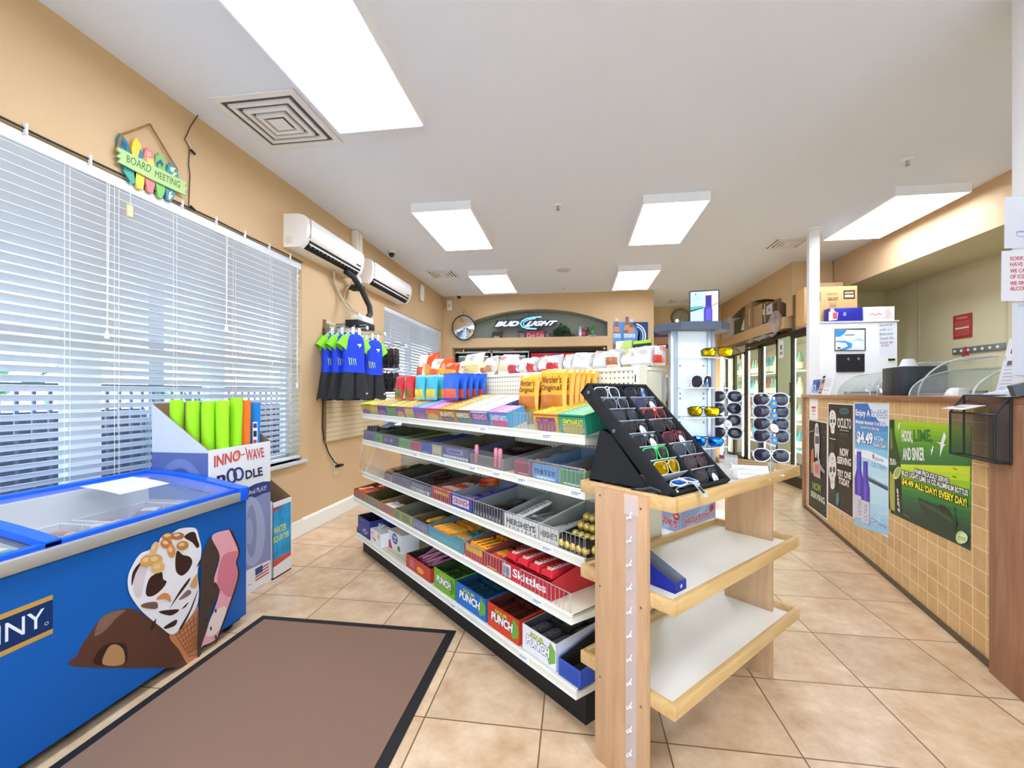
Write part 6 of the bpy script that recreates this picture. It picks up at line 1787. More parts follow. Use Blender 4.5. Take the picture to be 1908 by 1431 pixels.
m.prism([(-0.157, 0.03), (-0.075, -0.075), (0.09, -0.085), (0.16, -0.02), (0.16, 0.09), (-0.10, 0.12)], (0, 0, 0.628), (1, 0, 0), (0, 1, 0), 0.032, C('#4a5160', 0.4)); m.build('top_board', tower)
m = MB(); m.ball((-0.088, -0.062, 0.664), 0.008, WHITE, 10); m.build('knob', tower)
m = MB(); m.prism([(-0.11, -0.05), (0.11, -0.05), (0.11, 0.06), (-0.11, 0.06)], (0, 0, 0.0), (1, 0, 0), (0, 1, 0), 0.012, C('#e4e6ea', 0.4)); m.build('base', tower)
AV = ('#2c2636', '#e9ebf0')
glasses(TW @ T(0.085, -0.055, 0.53, -38), '#c9a800', '#2b2b20', 'gold-lensed sunglasses on the top clear shelf of the tower', 'sunglasses on the white tower', 'square', None, False, 0.05, '#3a3a34')
glasses(TW @ T(0.03, -0.045, 0.403, 28), AV[0], AV[1], 'dark aviator sunglasses with a blue tag on the second tower shelf', 'sunglasses on the white tower', 'aviator', 'blue', True)
glasses(TW @ T(0.03, -0.05, 0.275, -34), '#c9a800', '#1e1e1a', 'gold-lensed sunglasses on the third tower shelf', 'sunglasses on the white tower', 'square', None, False, 0.05, '#1e1e1a')
glasses(TW @ T(0.045, -0.05, 0.146, -28), '#1668d8', '#20242c', 'blue mirrored sunglasses on the lowest tower shelf', 'sunglasses on the white tower', 'square', None, False, 0.05, '#e8eaee')
# framed mirror on the tower; its reflected bottle picture is painted and glows
MIR = TW @ T(0.055, 0.0, 0.6605, -16)
t = thing('painted_mirror', 'small mirror with a glowing painted reflection of a blue bottle on the sunglasses tower', 'screen', MIR)
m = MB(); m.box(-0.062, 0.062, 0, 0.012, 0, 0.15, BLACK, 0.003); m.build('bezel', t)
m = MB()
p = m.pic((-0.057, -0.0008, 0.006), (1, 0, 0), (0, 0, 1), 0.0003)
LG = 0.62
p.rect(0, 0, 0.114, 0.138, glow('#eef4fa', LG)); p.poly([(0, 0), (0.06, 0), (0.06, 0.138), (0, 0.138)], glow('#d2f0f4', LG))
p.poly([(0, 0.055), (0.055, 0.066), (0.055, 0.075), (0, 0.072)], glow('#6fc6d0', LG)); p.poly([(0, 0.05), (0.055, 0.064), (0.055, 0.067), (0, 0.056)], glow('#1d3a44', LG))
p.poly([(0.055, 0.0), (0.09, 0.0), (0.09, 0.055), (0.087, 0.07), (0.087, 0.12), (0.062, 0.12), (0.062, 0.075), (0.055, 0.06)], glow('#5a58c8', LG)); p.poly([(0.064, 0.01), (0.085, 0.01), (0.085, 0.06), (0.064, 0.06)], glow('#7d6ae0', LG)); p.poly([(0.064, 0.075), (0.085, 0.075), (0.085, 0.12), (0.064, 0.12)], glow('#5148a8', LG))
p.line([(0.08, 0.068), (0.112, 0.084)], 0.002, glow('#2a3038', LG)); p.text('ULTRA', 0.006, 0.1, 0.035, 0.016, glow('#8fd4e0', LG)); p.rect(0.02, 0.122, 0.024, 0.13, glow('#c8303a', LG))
m.build('painted_reflection', t)
m = MB(); m.box(-0.05, 0.05, 0.003, 0.03, -0.001, 0.003, C('#9a9a9c', 0.4)); m.build('foot', t)

# ---- two clear stands of aviators
def riser(px, d, zs, label, sgroup, what, tags, yaw):
    base = along_sight(px, 872, d); p = base.to_translation()
    Mb = facing(Matrix.Translation((p.x, p.y, 0.947)), yaw)
    t = thing('acrylic_stand', label, 'display stand', Mb)
    m = MB(); m.box(-0.05, 0.05, -0.01, 0.06, 0, 0.008, ACL); m.box(-0.012, 0.012, 0.03, 0.034, 0.008, zs[0] - 0.947 + 0.02, ACL); m.build('acrylic_riser', t)
    m = MB()
    for z in zs: m.box(-0.008, 0.008, 0.004, 0.03, z - 0.947 - 0.012, z - 0.947 + 0.004, ACL)
    m.build('nose_peg', t)
    m = MB(); m.tube([(-0.05, -0.01, 0.008), (0.05, -0.01, 0.008)], 0.0015, ACE, 5); m.tube([(0.0, 0.032, 0.01), (0.0, 0.032, zs[0] - 0.94)], 0.0015, ACE, 5); m.build('edge_glint', t)
    for i, z in enumerate(zs):
        nm = ['topmost', 'second', 'third', 'fourth', 'lowest'][i]
        glasses(Mb @ T(rng.uniform(-.003, .003), -0.004, z - 0.947, rng.uniform(-4, 4)), '#262031', '#eef0f4' if (i in (0, 4) or len(zs) == 4 and i == 3) else '#b9bcc8', 'dark aviator sunglasses, %s on %s' % (nm, what), sgroup, 'aviator', tags[i], False)
riser(1436, 1.88, [1.2735, 1.222, 1.169, 1.118, 1.035], 'clear stand of five aviator sunglasses near the end of the wooden tray', 'aviators on the nearer clear stand', 'the clear stand beside the price card', ['blue', 'blue', 'white', 'blue', None], 0)
riser(1353, 2.10, [1.285, 1.228, 1.172, 1.112], 'clear stand of four aviator sunglasses half behind the white tower', 'aviators on the stand behind the tower', 'the clear stand behind the tower', [None, None, 'white', None], 0)
p_ = along_sight(1400, 873, 1.80).to_translation()
M = facing(Matrix.Translation((p_.x, p_.y, 0.949)), 8)
t = thing('price_card', 'white folded price card with two printed lines on the wooden tray', 'price card', M)
m = MB(); m.mesh([(-0.068, 0, 0), (0.068, 0, 0), (0.066, 0.045, 0.05), (-0.066, 0.045, 0.05), (0.066, 0.07, 0), (-0.066, 0.07, 0)], [(0, 1, 2, 3), (3, 2, 4, 5)], C('#f6f7f9', 0.5))
dv = Vector((0, 0.045, 0.05)).normalized()
p = m.pic((-0.068, -0.0003, 0.0003), (1, 0, 0), dv, 0.0004)
p.text('UNDER SUNGLASSES', 0.02, 0.042, 0.096, 0.009, C('#3a3c40', 0.6)); p.text('$12.99 PLUS TAX', 0.03, 0.018, 0.076, 0.009, C('#3a3c40', 0.6)); m.build('card', t)
p_ = along_sight(1357, 858, 1.80).to_translation()
M = facing(Matrix.Translation((p_.x, p_.y, 0.947)), 0)
t = thing('acrylic_block', 'small clear acrylic block with a white arrow mark below the tower', 'display stand', M)
m = MB(); m.box(-0.035, 0.035, 0, 0.03, 0, 0.10, glass('#f2ece6', 0.25, 0.1), 0.003); m.build('block', t)
m = MB(); p = m.pic((0, -0.001, 0), (1, 0, 0), (0, 0, 1)); p.poly([(0.005, 0.04), (0.018, 0.055), (0.008, 0.07), (0.012, 0.07), (0.024, 0.055), (0.01, 0.04)], WHITE); p.poly([(0.014, 0.085), (0.026, 0.085), (0.02, 0.076)], C('#7ab0d8', 0.5)); p.rect(-0.033, 0.085, -0.015, 0.10, C('#6a1f28', 0.4)); m.build('mark', t)

# ---- low white stand with donut cartons behind the gondola end
t = thing('low_display_stand', 'low white stand behind the gondola carrying the donut carton', 'display stand', GON)
m = MB(); m.box(1.45, 1.98, 1.52, 2.4, 0.0, 0.275, WHITE, 0.004); m.build('plinth', t)
m = MB(); m.box(1.43, 2.0, 1.50, 2.42, 0.275, 0.30, C('#f0efec', 0.4), 0.003); m.build('top', t)
t = thing('donut_carton', 'blue grey donut carton with red lettering on the low white stand', 'carton', GON @ T(1.745, 1.60, 0.301))
m = MB(); DC = C('#8fa3c0', 0.5); m.box(0, 0.165, 0, 0.49, 0, 0.15, DC)
p = m.pic((0, 0, 0), (1, 0, 0), (0, 0, 1)); p.poly([(0, 0), (0.05, 0), (0.165, 0.15), (0.12, 0.15)], C('#a8bad2', 0.5)); p.text('DONUTS', 0.008, 0.05, 0.12, 0.05, C('#c8323c', 0.5), 0.04, 0.15, -12, edge=WHITE, ew=0.002); p.ell(0.125, 0.115, 0.026, 0.03, C('#c2303a', 0.5)); p.rect(0.112, 0.117, 0.138, 0.122, WHITE); p.rect(0.11, 0.106, 0.14, 0.111, WHITE)
p = m.pic((0.165, 0, 0), (0, 1, 0), (0, 0, 1)); p.poly([(0, 0), (0.1, 0), (0.4, 0.15), (0.3, 0.15)], C('#a8bad2', 0.5)); p.text('CHOCOLATE DONUTS', 0.02, 0.05, 0.42, 0.045, C('#c8323c', 0.5), 0.03, 0.15, edge=WHITE, ew=0.002); p.ell(0.43, 0.115, 0.035, 0.026, C('#c2303a', 0.5)); m.build('box', t)

# ================================================================== SERVICE COUNTER
CT = 1.285
BROWN = wood('#8a5a3a', '#a9764e', 'brown_wood', 2.5, 0.4, 'X')
BROWN_V = wood('#8f6044', '#ab7c5a', 'brown_wood_panel', 2.5, 0.42, 'Z')
CTILE = tiles('counter_wall_tiles', '#c4985e', '#dab77f', '#ecd9ac', 0.1035, 0.1035, 3.102, 0.02, 0.005, 0.35, 'XZ', 0.5, 7.0)
cn = thing('service_counter', 'long tall tan tiled service counter with brown wooden top and ends', 'counter', CTR)
m = MB(); m.box(0.0, 3.178, 0, 0.5, 0.0, CT - 0.03, CTILE); m.build('tiled_front', cn)
m = MB(); m.box(-0.03, 3.42, -0.03, 0.56, CT - 0.033, CT, BROWN, 0.004); m.build('top_board', cn)
m = MB(); m.box(-0.02, 0.055, -0.022, 0.5, 0.0, CT - 0.033, BROWN_V, 0.003); m.build('end_post', cn)
m = MB(); m.box(3.178, 3.42, -0.03, 0.5, 0.0, CT - 0.033, BROWN_V, 0.003); m.build('end_panel', cn)
m = MB(); m.box(0.05, 3.178, -0.012, 0.0, 0.0, 0.03, C('#5c4a36', 0.5)); m.build('kick_strip', cn)

def poster(name, pts, ox, oy, sc, label, paint, cat='poster', depth=-0.002, th=0.002, base=WHITE):
    m = MB()
    w = photo_warp(CTR, depth, ox, oy, sc)
    P = [w(*q) for q in pts]
    m.prism([(x, z) for x, z in P][::-1], (0, depth, 0), (1, 0, 0), (0, 0, 1), -th, base)
    p = face_pic(m, CTR, depth - th * 0 - 0.0004, ox, oy, sc, 0.0004)
    p.mb = m
    paint(p)
    return tag(m.build(name, None, CTR), label, cat)
K = lambda h: C(h, 0.4)
def skull(p, cx, cy, w, h, ink='#1d2a2c'):
    p.poly([(cx - w * .5, cy - h * .2), (cx - w * .42, cy - h * .4), (cx - w * .2, cy - h * .5), (cx + w * .15, cy - h * .5), (cx + w * .4, cy - h * .38), (cx + w * .5, cy - h * .15), (cx + w * .45, cy + h * .1), (cx + w * .3, cy + h * .2), (cx + w * .26, cy + h * .45), (cx + w * .05, cy + h * .5), (cx - w * .2, cy + h * .46), (cx - w * .3, cy + h * .22), (cx - w * .46, cy + h * .1)], K('#e8e3d2'))
    for s in (-1, 1):
        p.ell(cx + s * w * .2, cy - h * .04, w * .15, h * .085, K(ink), 14); p.ell(cx + s * w * .2, cy - h * .04, w * .06, h * .035, K('#4f8f96'), 10)
    p.poly([(cx, cy + h * .06), (cx - w * .07, cy + h * .15), (cx + w * .07, cy + h * .15)], K(ink))
    for k in range(5): p.line([(cx - w * .16 + k * w * .08, cy + h * .25), (cx - w * .16 + k * w * .08, cy + h * .34)], w * .02, K('#8a8676'))
    p.line([(cx - w * .3, cy - h * .26), (cx, cy - h * .2), (cx + w * .3, cy - h * .26)], w * .04, K('#b0a890')); p.ell(cx, cy - h * .34, w * .08, h * .04, K('#a79f86'), 10)
def art1(p):
    p.poly([(140, 268), (310, 300), (308, 1208), (137, 1078)], K('#1a1a20'))
    for k in range(60):
        r_ = random.Random(k); x = r_.uniform(150, 300); y = r_.uniform(380, 800); p.ell(x, y, 2.5, 3.5, K(['#e8e4dc', '#b86a4a', '#7a7a86'][k % 3]), 6)
    p.poly([(205, 310), (222, 295), (235, 320), (246, 430), (246, 500), (240, 645), (228, 640), (222, 560), (214, 630), (204, 625), (196, 480), (197, 400)], K('#d8d6d2'))
    p.poly([(205, 420), (243, 425), (243, 500), (203, 490)], K('#5a5a62')); p.poly([(210, 330), (235, 335), (240, 400), (205, 395)], K('#9a9aa0'))
    p.poly([(165, 560), (190, 540), (195, 640), (185, 780), (165, 770)], K('#c87448')); p.poly([(180, 680), (250, 640), (256, 830), (190, 800)], K('#b8b2ae')); p.poly([(200, 700), (240, 690), (240, 790), (205, 770)], K('#d8786a'))
    p.poly([(255, 690), (300, 760), (290, 780), (250, 740)], K('#9a9a9e'))
    qtext(p, 'NOW', (180, 925), (265, 965), (262, 890), (178, 855), K('#8fae5a'), 0.04)
    qtext(p, 'SERVING', (162, 990), (298, 1078), (296, 1010), (162, 936), K('#c8d8b0'), 0.04)
    p.line([(148, 385), (188, 370)], 7, K('#d8d8d8'))
poster('poster', [(135, 258), (316, 292), (314, 1222), (131, 1085)], 1480, 730, 5.109, 'narrow black poster reading NOW SERVING, nearest the far end of the counter', art1)
def art2(p):
    p.poly([(326, 115), (558, 128), (556, 1198), (322, 1050)], K('#1b1a1e'))
    skull(p, 365, 288, 66, 225)
    p.ell(475, 185, 48, 34, K('#1f6a66'), 20); p.line([(440, 195), (455, 170), (470, 200), (485, 172), (508, 198)], 8, K('#123c3c'))
    qtext(p, 'OCULTO', (414, 342), (545, 356), (543, 258), (412, 248), K('#e8e4d6'), 0.02)
    p.line([(435, 362), (520, 375)], 6, K('#c8c4b8')); p.line([(432, 398), (515, 410)], 10, K('#1f5a5c')); p.line([(432, 420), (515, 434)], 8, K('#174a4c')); p.line([(338, 442), (395, 455)], 9, K('#c8c8c4'))
    p.poly([(345, 480), (378, 485), (380, 560), (402, 640), (405, 1010), (385, 1060), (340, 1035), (328, 960), (330, 620), (342, 560)], K('#33333c')); skull(p, 365, 755, 76, 350)
    p.poly([(400, 980), (425, 950), (435, 1030), (415, 1090), (400, 1060)], K('#3f8a8c')); p.ell(360, 1010, 34, 40, K('#16202a'), 16)
    for t_, a, b, c_, d in [('NOW', (438, 610), (520, 622), (520, 545), (438, 532)), ('SERVING', (412, 680), (545, 712), (545, 640), (412, 612)), ('TRY ONE', (412, 800), (545, 838), (545, 770), (412, 735)), ('TODAY', (425, 872), (532, 915), (532, 845), (425, 808))]:
        qtext(p, t_, a, b, c_, d, K('#efe8d8'), 0.035)
poster('poster', [(322, 106), (562, 120), (560, 1208), (318, 1058)], 1480, 730, 5.109, 'black poster with two white skulls and NOW SERVING TRY ONE TODAY on the tiled counter', art2)
def art3(p):
    n = 14
    for k in range(n):
        a, b = 112 + (1270 - 112) * k / n, 112 + (1270 - 112) * (k + 1) / n
        t_ = k / (n - 1)
        cols = ['#2c6cb8', '#2f74be', '#4a92cc', '#5aa6d4', '#76bcdc', '#8acbe2', '#a8dcea', '#bfe4ee', '#cbe9f0', '#c4e6ef', '#bfe2ee', '#b2dae9', '#a6d2e6', '#9cc9e2']
        f = lambda y: 1170 * 0 + y
        p.poly([(576, a), (893, a + (a - 112) * 0.0877), (893, b + (b - 112) * 0.0877), (576, b)], K(cols[k])); p.k -= 1
    p.k += 1
    p.poly([(700, 112), (893, 112), (893, 330), (820, 300), (740, 200)], K('#dfeaf4'))
    p.poly([(576, 540), (700, 560), (893, 640), (893, 720), (700, 640), (576, 600)], K('#eaf4f6'))
    p.poly([(700, 800), (893, 905), (893, 945), (705, 850)], K('#35506a')); p.poly([(700, 795), (893, 900), (893, 912), (700, 812)], K('#8fb0c2'))
    wh, bl = K('#f6f9fc'), K('#2c62b0')
    qtext(p, 'Enjoy A Ice Cold', (585, 245), (880, 275), (880, 180), (585, 165), wh, 0.03, edge=bl, ew=4)
    qtext(p, 'Michelob Aluminum 16 oz Bottle', (585, 300), (868, 332), (868, 290), (585, 262), wh, 0.03, edge=bl, ew=3)
    qtext(p, 'by the Pool, Slide, Bay', (635, 355), (812, 380), (812, 342), (635, 320), wh, 0.02, edge=bl, ew=2.5)
    qtext(p, '$4.49', (595, 500), (748, 520), (748, 390), (595, 370), wh, 0.045, edge=bl, ew=5)
    qtext(p, 'All Day,', (758, 475), (858, 485), (858, 428), (758, 415), wh, 0.02, edge=bl, ew=3); qtext(p, 'Every Day!', (758, 535), (876, 552), (876, 498), (758, 482), wh, 0.02, edge=bl, ew=3)
    qtext(p, 'Michelob', (765, 650), (850, 668), (850, 640), (765, 615), K('#b8a8c0'), 0.0, 0.2); qtext(p, 'ULTRA', (742, 715), (868, 755), (868, 702), (742, 660), K('#9ab8dc')); p.rect(748, 595, 760, 635, K('#c83a3c'))
    for dx, top, w0, yb in ((0, 548, 25, 1190), (62, 640, 24, 1240)):
        cx = 618 + dx
        p.poly([(cx - 20, top + 10), (cx + 20, top + 14), (cx + 22, top + 200), (cx + 40, top + 280), (cx + 38, yb + 30), (cx - 38, yb), (cx - 42, top + 270), (cx - 22, top + 190)], K('#4438a8'))
        p.poly([(cx - 8, top + 30), (cx + 4, top + 30), (cx + 4, top + 220), (cx + 14, top + 290), (cx + 8, yb - 200), (cx - 10, yb - 210), (cx - 14, top + 270)], K('#6a5ac8'))
        p.poly([(cx - 22, top), (cx + 24, top + 2), (cx + 24, top + 24), (cx - 22, top + 20)], K('#d8dce6'))
        p.poly([(cx - 38, yb - 215), (cx + 40, yb - 185), (cx + 36, yb + 25), (cx - 38, yb)], K('#d4cfd8')); qtext(p, 'ULTRA', (cx + 16, yb - 10), (cx + 16, yb - 165), (cx - 8, yb - 170), (cx - 8, yb - 20), K('#7a7488'))
    qtext(p, 'SUPERIOR LIGHT BEER', (735, 1225), (885, 1310), (885, 1285), (735, 1195), K('#6fa0cc'))
    for k in range(40):
        r_ = random.Random(k + 9); x = r_.uniform(730, 885); p.ell(x, r_.uniform(1130, 1240) + (x - 576) * .1, 6, 5, K('#d8eef6'), 7)
poster('poster', [(570, 100), (902, 108), (892, 1390), (570, 1200)], 1480, 730, 5.109, 'blue and white poster with two purple bottles reading Enjoy A Ice Cold', art3)
def art4(p):
    top = lambda x: 108 + (x - 145) * 0.09
    n = 10
    gs = ['#a6cc28', '#98c428', '#8aba2a', '#78ae2e', '#68a230', '#589634', '#4c8c38', '#44843a', '#3f7d3c', '#3a763c']
    for k in range(n):
        a0, a1 = k / n, (k + 1) / n
        L_ = lambda t_: 112 + (540 - 112) * t_
        R_ = lambda t_: 172 + (556 - 172) * t_
        p.poly([(140, L_(a0)), (868, R_(a0)), (868, R_(a1)), (140, L_(a1))], K(gs[k])); p.k -= 1
    p.k += 1
    gs = ['#cfe234', '#c0dc32', '#9ccc30', '#6cb032', '#3f9434', '#2c7e38', '#256a38', '#1f5a36', '#1d4c34', '#1b4030', '#1a382c']
    n = len(gs)
    for k in range(n):
        a0, a1 = k / n, (k + 1) / n
        L_ = lambda t_: 535 + (1000 - 535) * t_
        R_ = lambda t_: 556 + (1355 - 556) * t_
        p.poly([(100, L_(a0)), (862, R_(a0)), (855, R_(a1)), (100, L_(a1))], K(gs[k])); p.k -= 1
    p.k += 1
    # bottle
    p.poly([(90, 118), (128, 112), (134, 150), (134, 230), (148, 300), (170, 400), (190, 480), (200, 600), (205, 1015), (150, 1000), (82, 960), (80, 500), (84, 400), (88, 260)], K('#2f4a22'))
    p.poly([(92, 600), (125, 640), (140, 700), (140, 985), (100, 965), (90, 800)], K('#a8a850')); p.poly([(96, 200), (112, 200), (120, 380), (100, 400)], K('#6f8a3c'))
    p.poly([(90, 118), (128, 112), (132, 185), (90, 190)], K('#24301e')); p.ell(162, 620, 32, 62, K('#dfe49a'), 20, 20); p.ell(165, 615, 24, 50, K('#a8b85a'), 18, 20); p.poly([(138, 690), (205, 680), (205, 1015), (148, 1000)], K('#1c2a1c'))
    qtext(p, 'BUD', (95, 508), (148, 520), (148, 490), (95, 478), WHITE, 0.03); qtext(p, 'LIGHT', (92, 540), (158, 548), (158, 522), (92, 512), WHITE, 0.03)
    qtext(p, 'Lime', (190, 1000), (172, 765), (152, 775), (168, 985), WHITE, 0.03, 0.2)
    qtext(p, 'HOOK,', (210, 340), (312, 345), (308, 220), (206, 205), K('#f1f5e6'), 0.03); qtext(p, 'LIME,', (320, 342), (500, 345), (496, 205), (318, 205), K('#2f7a36'), 0.03)
    qtext(p, 'AND SINKER', (218, 498), (425, 505), (420, 375), (216, 380), K('#f1f5e6'), 0.03)
    for cx, cy, s in ((590, 345, 1.0), (495, 405, 0.42), (180, 175, 0.38)):
        p.poly([(cx - 55 * s, cy - 20 * s), (cx - 8 * s, cy - 15 * s), (cx + 22 * s, cy - 120 * s), (cx + 42 * s, cy - 70 * s), (cx + 18 * s, cy - 8 * s), (cx + 35 * s, cy + 12 * s), (cx + 18 * s, cy + 18 * s), (cx - 20 * s, cy + 125 * s), (cx - 14 * s, cy + 30 * s), (cx - 12 * s, cy)], WHITE)
    ed = K('#16361c')
    qtext(p, 'PAM PROUDLY SERVES', (330, 625), (655, 722), (655, 672), (330, 575), WHITE, 0.03, edge=ed, ew=5)
    qtext(p, 'BUD LIGHT LIME 16 OZ ALUMINUM BOTTLES', (208, 640), (842, 842), (842, 785), (208, 590), WHITE, 0.03, edge=ed, ew=5)
    qtext(p, '$4.49 ALL DAY! EVERY DAY!', (208, 730), (830, 958), (830, 868), (208, 662), K('#f7e23a'), 0.04, edge=ed, ew=5)
    p.poly([(365, 850), (440, 890), (560, 940), (660, 1020), (740, 1080), (720, 1170), (640, 1180), (520, 1130), (420, 1020), (375, 910)], K('#203a2a')); p.poly([(545, 940), (590, 920), (670, 985), (672, 1030), (600, 1000)], K('#162a20')); p.line([(715, 940), (732, 1110)], 5, K('#182e22')); p.poly([(380, 880), (560, 970), (700, 1075), (690, 1090), (540, 1000), (390, 910)], K('#35563c'))
    p.ell(775, 1235, 50, 62, K('#c4d78a'), 20); p.ell(800, 1240, 40, 50, K('#dfe8b8'), 18); p.line([(752, 1225), (822, 1250)], 7, K('#3f7a3a')); p.line([(752, 1245), (822, 1268)], 5, K('#3f7a3a'))
    p.line([(700, 575), (742, 592)], 7, K('#2c4a1c')); p.line([(692, 650), (735, 665)], 9, K('#4a6a2c')); p.line([(690, 720), (748, 742)], 3, K('#6a8a3a')); p.line([(225, 1015), (285, 1045)], 3, K('#9aa89a'))
poster('poster', [(90, 112), (128, 110), (140, 112), (868, 172), (862, 800), (855, 1362), (205, 1022), (82, 960), (80, 500)], 1640, 760, 5.112, 'green poster with a lime beer bottle and seagulls on the counter front', art4, base=K('#4a8a38'))
poster('paper_notice', [(145, 60), (222, 66), (222, 268), (145, 258)], 1480, 730, 5.109, 'small white paper notice at the top far corner of the counter front', lambda p: (p.rect(165, 140, 205, 160, K('#c8505a')), p.rect(168, 170, 203, 190, K('#d8a05a')), p.rect(170, 210, 200, 218, K('#b0b0b4'))), 'paper')
# mesh basket
MESH = glass('#2c2c2f', 0.42, 0.6, '#ffffff')
bk = thing('mesh_basket', 'black wire mesh basket with mail hanging on the near end of the counter', 'basket', CTR @ T(3.0, 0, 0))
m = MB()
bw, bd, z0, z1, zb = 0.33, -0.088, 0.995, 1.205, 1.29
m.face([(0, bd, z0), (bw, bd, z0), (bw, bd, z1), (0, bd, z1)], MESH)
m.face([(0, bd, z0), (0, bd, z1), (0, -0.034, zb), (0, -0.034, z0)], MESH); m.face([(bw, bd, z0), (bw, bd, z1), (bw, -0.034, zb), (bw, -0.034, z0)], MESH)
m.face([(0, -0.034, z0), (bw, -0.034, z0), (bw, -0.034, zb), (0, -0.034, zb)], MESH); m.face([(0, bd, z0), (bw, bd, z0), (bw, -0.034, z0), (0, -0.034, z0)], MESH)
m.build('mesh_sides', bk)
m = MB()
for a, b in [((0, bd, z0), (bw, bd, z0)), ((0, bd, z1), (bw, bd, z1)), ((0, bd, z0), (0, bd, z1)), ((bw, bd, z0), (bw, bd, z1)), ((0, bd, z1), (0, -0.034, zb)), ((bw, bd, z1), (bw, -0.034, zb)), ((0, -0.034, zb), (bw, -0.034, zb)), ((0, bd, z0), (0, -0.034, z0)), ((bw, bd, z0), (bw, -0.034, z0)), ((bw, -0.034, z0), (bw, -0.034, zb)), ((0, -0.034, z0), (0, -0.034, zb)), ((0, -0.034, z0), (bw, -0.034, z0))]:
    m.cyl(a, b, 0.0045, BLACK, 8)
m.build('wire_frame', bk)
for x in (0.03, 0.3):
    m = MB(); m.cyl((x, -0.04, zb - 0.02), (x, -0.034, zb - 0.02), 0.006, CHROME, 10); m.build('screw', bk)
t = thing('envelope', 'white envelope poking out over the rim of the black mesh basket', 'envelope', CTR @ T(2.985, -0.115, 1.222, -4, 14))
m = MB(); m.box(0, 0.2, 0, 0.085, 0, 0.002, C('#efe4e2', 0.6)); m.build('paper', t)
m = MB(); m.box(0.045, 0.14, 0.025, 0.045, 0.0021, 0.0027, C('#9a9c9c', 0.6)); m.build('window', t)

# ---- things on the counter
CO = lambda x, y, rz=0, rx=0, z=CT: CTR @ T(x, y, z, rz, rx)
t = thing('info_card', 'small blue picture card standing at the far end of the counter', 'card', CO(0.11, 0.035, 0, -6))
m = MB(); m.box(0, 0.30, 0, 0.004, 0, 0.175, WHITE); p = m.pic((0, -0.0006, 0), (1, 0, 0), (0, 0, 1)); p.rect(0.015, 0.02, 0.285, 0.165, K('#3c62b4')); p.ell(0.09, 0.07, 0.06, 0.045, K('#c8dcf0')); p.ell(0.09, 0.07, 0.035, 0.03, K('#5a86c8')); p.rect(0.17, 0.08, 0.27, 0.14, K('#1f3878')); p.poly([(0.015, 0.02), (0.285, 0.02), (0.285, 0.05), (0.015, 0.035)], K('#9ab8de')); m.build('card', t)
t = thing('flyer', 'white flyer with a small food picture leaning beside the blue card', 'flyer', CO(0.40, 0.02, 0, -12))
m = MB(); m.box(0, 0.40, 0, 0.003, 0, 0.215, WHITE); p = m.pic((0, -0.0006, 0), (1, 0, 0), (0, 0, 1)); p.rect(0.03, 0.175, 0.12, 0.2, BLACK); p.rect(0.02, 0.045, 0.13, 0.165, K('#6a5a52')); p.ell(0.08, 0.09, 0.045, 0.035, K('#e8a88a')); p.rect(0.02, 0.012, 0.12, 0.038, K('#5a625e'))
for k in range(6): p.rect(0.16, 0.16 - k * 0.016, 0.36, 0.166 - k * 0.016, K('#c8c8cc'))
p.rect(0.17, 0.045, 0.22, 0.053, K('#55565a')); p.rect(0.27, 0.045, 0.32, 0.053, K('#55565a')); m.build('sheet', t)
GC = glass('#eef2ef', 0.16, 0.04)
def curved_case(x, y, w, h, d, label, edge='#f4f4f2', fillc=None):
    t = thing('food_display_case', label, 'display case', CO(x, y))
    n = 12
    prof = [(d * (1 - math.cos(R(90 * i / n))) * 0.75, h * math.sin(R(90 * i / n))) for i in range(n + 1)] + [(d, h)]
    m = MB()
    m.surf(lambda u, v: (u * w, prof[int(round(v * (len(prof) - 1)))][0], prof[int(round(v * (len(prof) - 1)))][1]), 1, len(prof) - 1, GC); m.build('curved_glass', t)
    for xx in (0, w):
        m = MB(); m.face([(xx, a, b) for a, b in prof] + [(xx, d, 0)], GC); o = m.build('end_glass', t)
        m = MB(); m.tube([(xx, a, b) for a, b in prof], 0.005, C('#dfe6de', 0.2), 6); m.build('glass_edge', o)
    m = MB(); m.box(0, w, d - 0.03, d, h - 0.006, h + 0.006, C(edge, 0.3), 0.002); m.build('top_rail', t)
    m = MB(); m.box(0.0, w, 0.05, d, 0, 0.018, C('#c9ccd0', 0.3, 0.6), 0.003); m.box(0.0, w, 0.05, 0.06, 0.018, 0.03, C('#6a5c4c', 0.4)); m.build('base_tray', t)
    return t
curved_case(0.86, 0.06, 0.74, 0.20, 0.34, 'clear curved food cover on the counter beside the white flyer')
curved_case(1.62, 0.10, 0.62, 0.25, 0.4, 'taller clear curved food cover behind the black box on the counter', '#e2e6e6')
curved_case(2.22, 0.06, 0.66, 0.17, 0.42, 'clear curved glass case on the counter in front of the fire extinguisher', '#d8ded8')
t = thing('snack_parcel', 'clear wrapped snack parcel lying inside the curved food cover', 'food', CO(1.0, 0.17, 10, 0, CT + 0.019))
m = MB(); m.surf(lambda u, v: (0.5 * (u - 0.1), 0.14 * (v - .5), 0.07 * (1 - abs(2 * u - 1) ** 3) * (1 - abs(2 * v - 1) ** 3) * (1 + 0.2 * math.sin(23 * u + 9 * v))), 20, 10, C('#cdd0d4', 0.15, 0.2)); m.build('wrap', t)
m = MB(); m.box(0.05, 0.3, -0.05, 0.05, 0.0, 0.03, C('#e6e2dc', 0.5), 0.008); m.build('filling', t)
t = thing('orange_fruit_bag', 'orange fruit in a clear bag beside the black box on the counter', 'food', CO(1.73, 0.16, 0, 0, CT + 0.02))
for k, (a, b, c_) in enumerate([(0, 0, 0.075), (0.06, 0.02, 0.08), (0.03, 0.05, 0.13), (0.08, 0.0, 0.12)]):
    m = MB(); m.ball((a, b, c_ - 0.03), 0.036, C('#f0982c', 0.4, bump=0.2, scale=200), 12); m.build('orange', t)
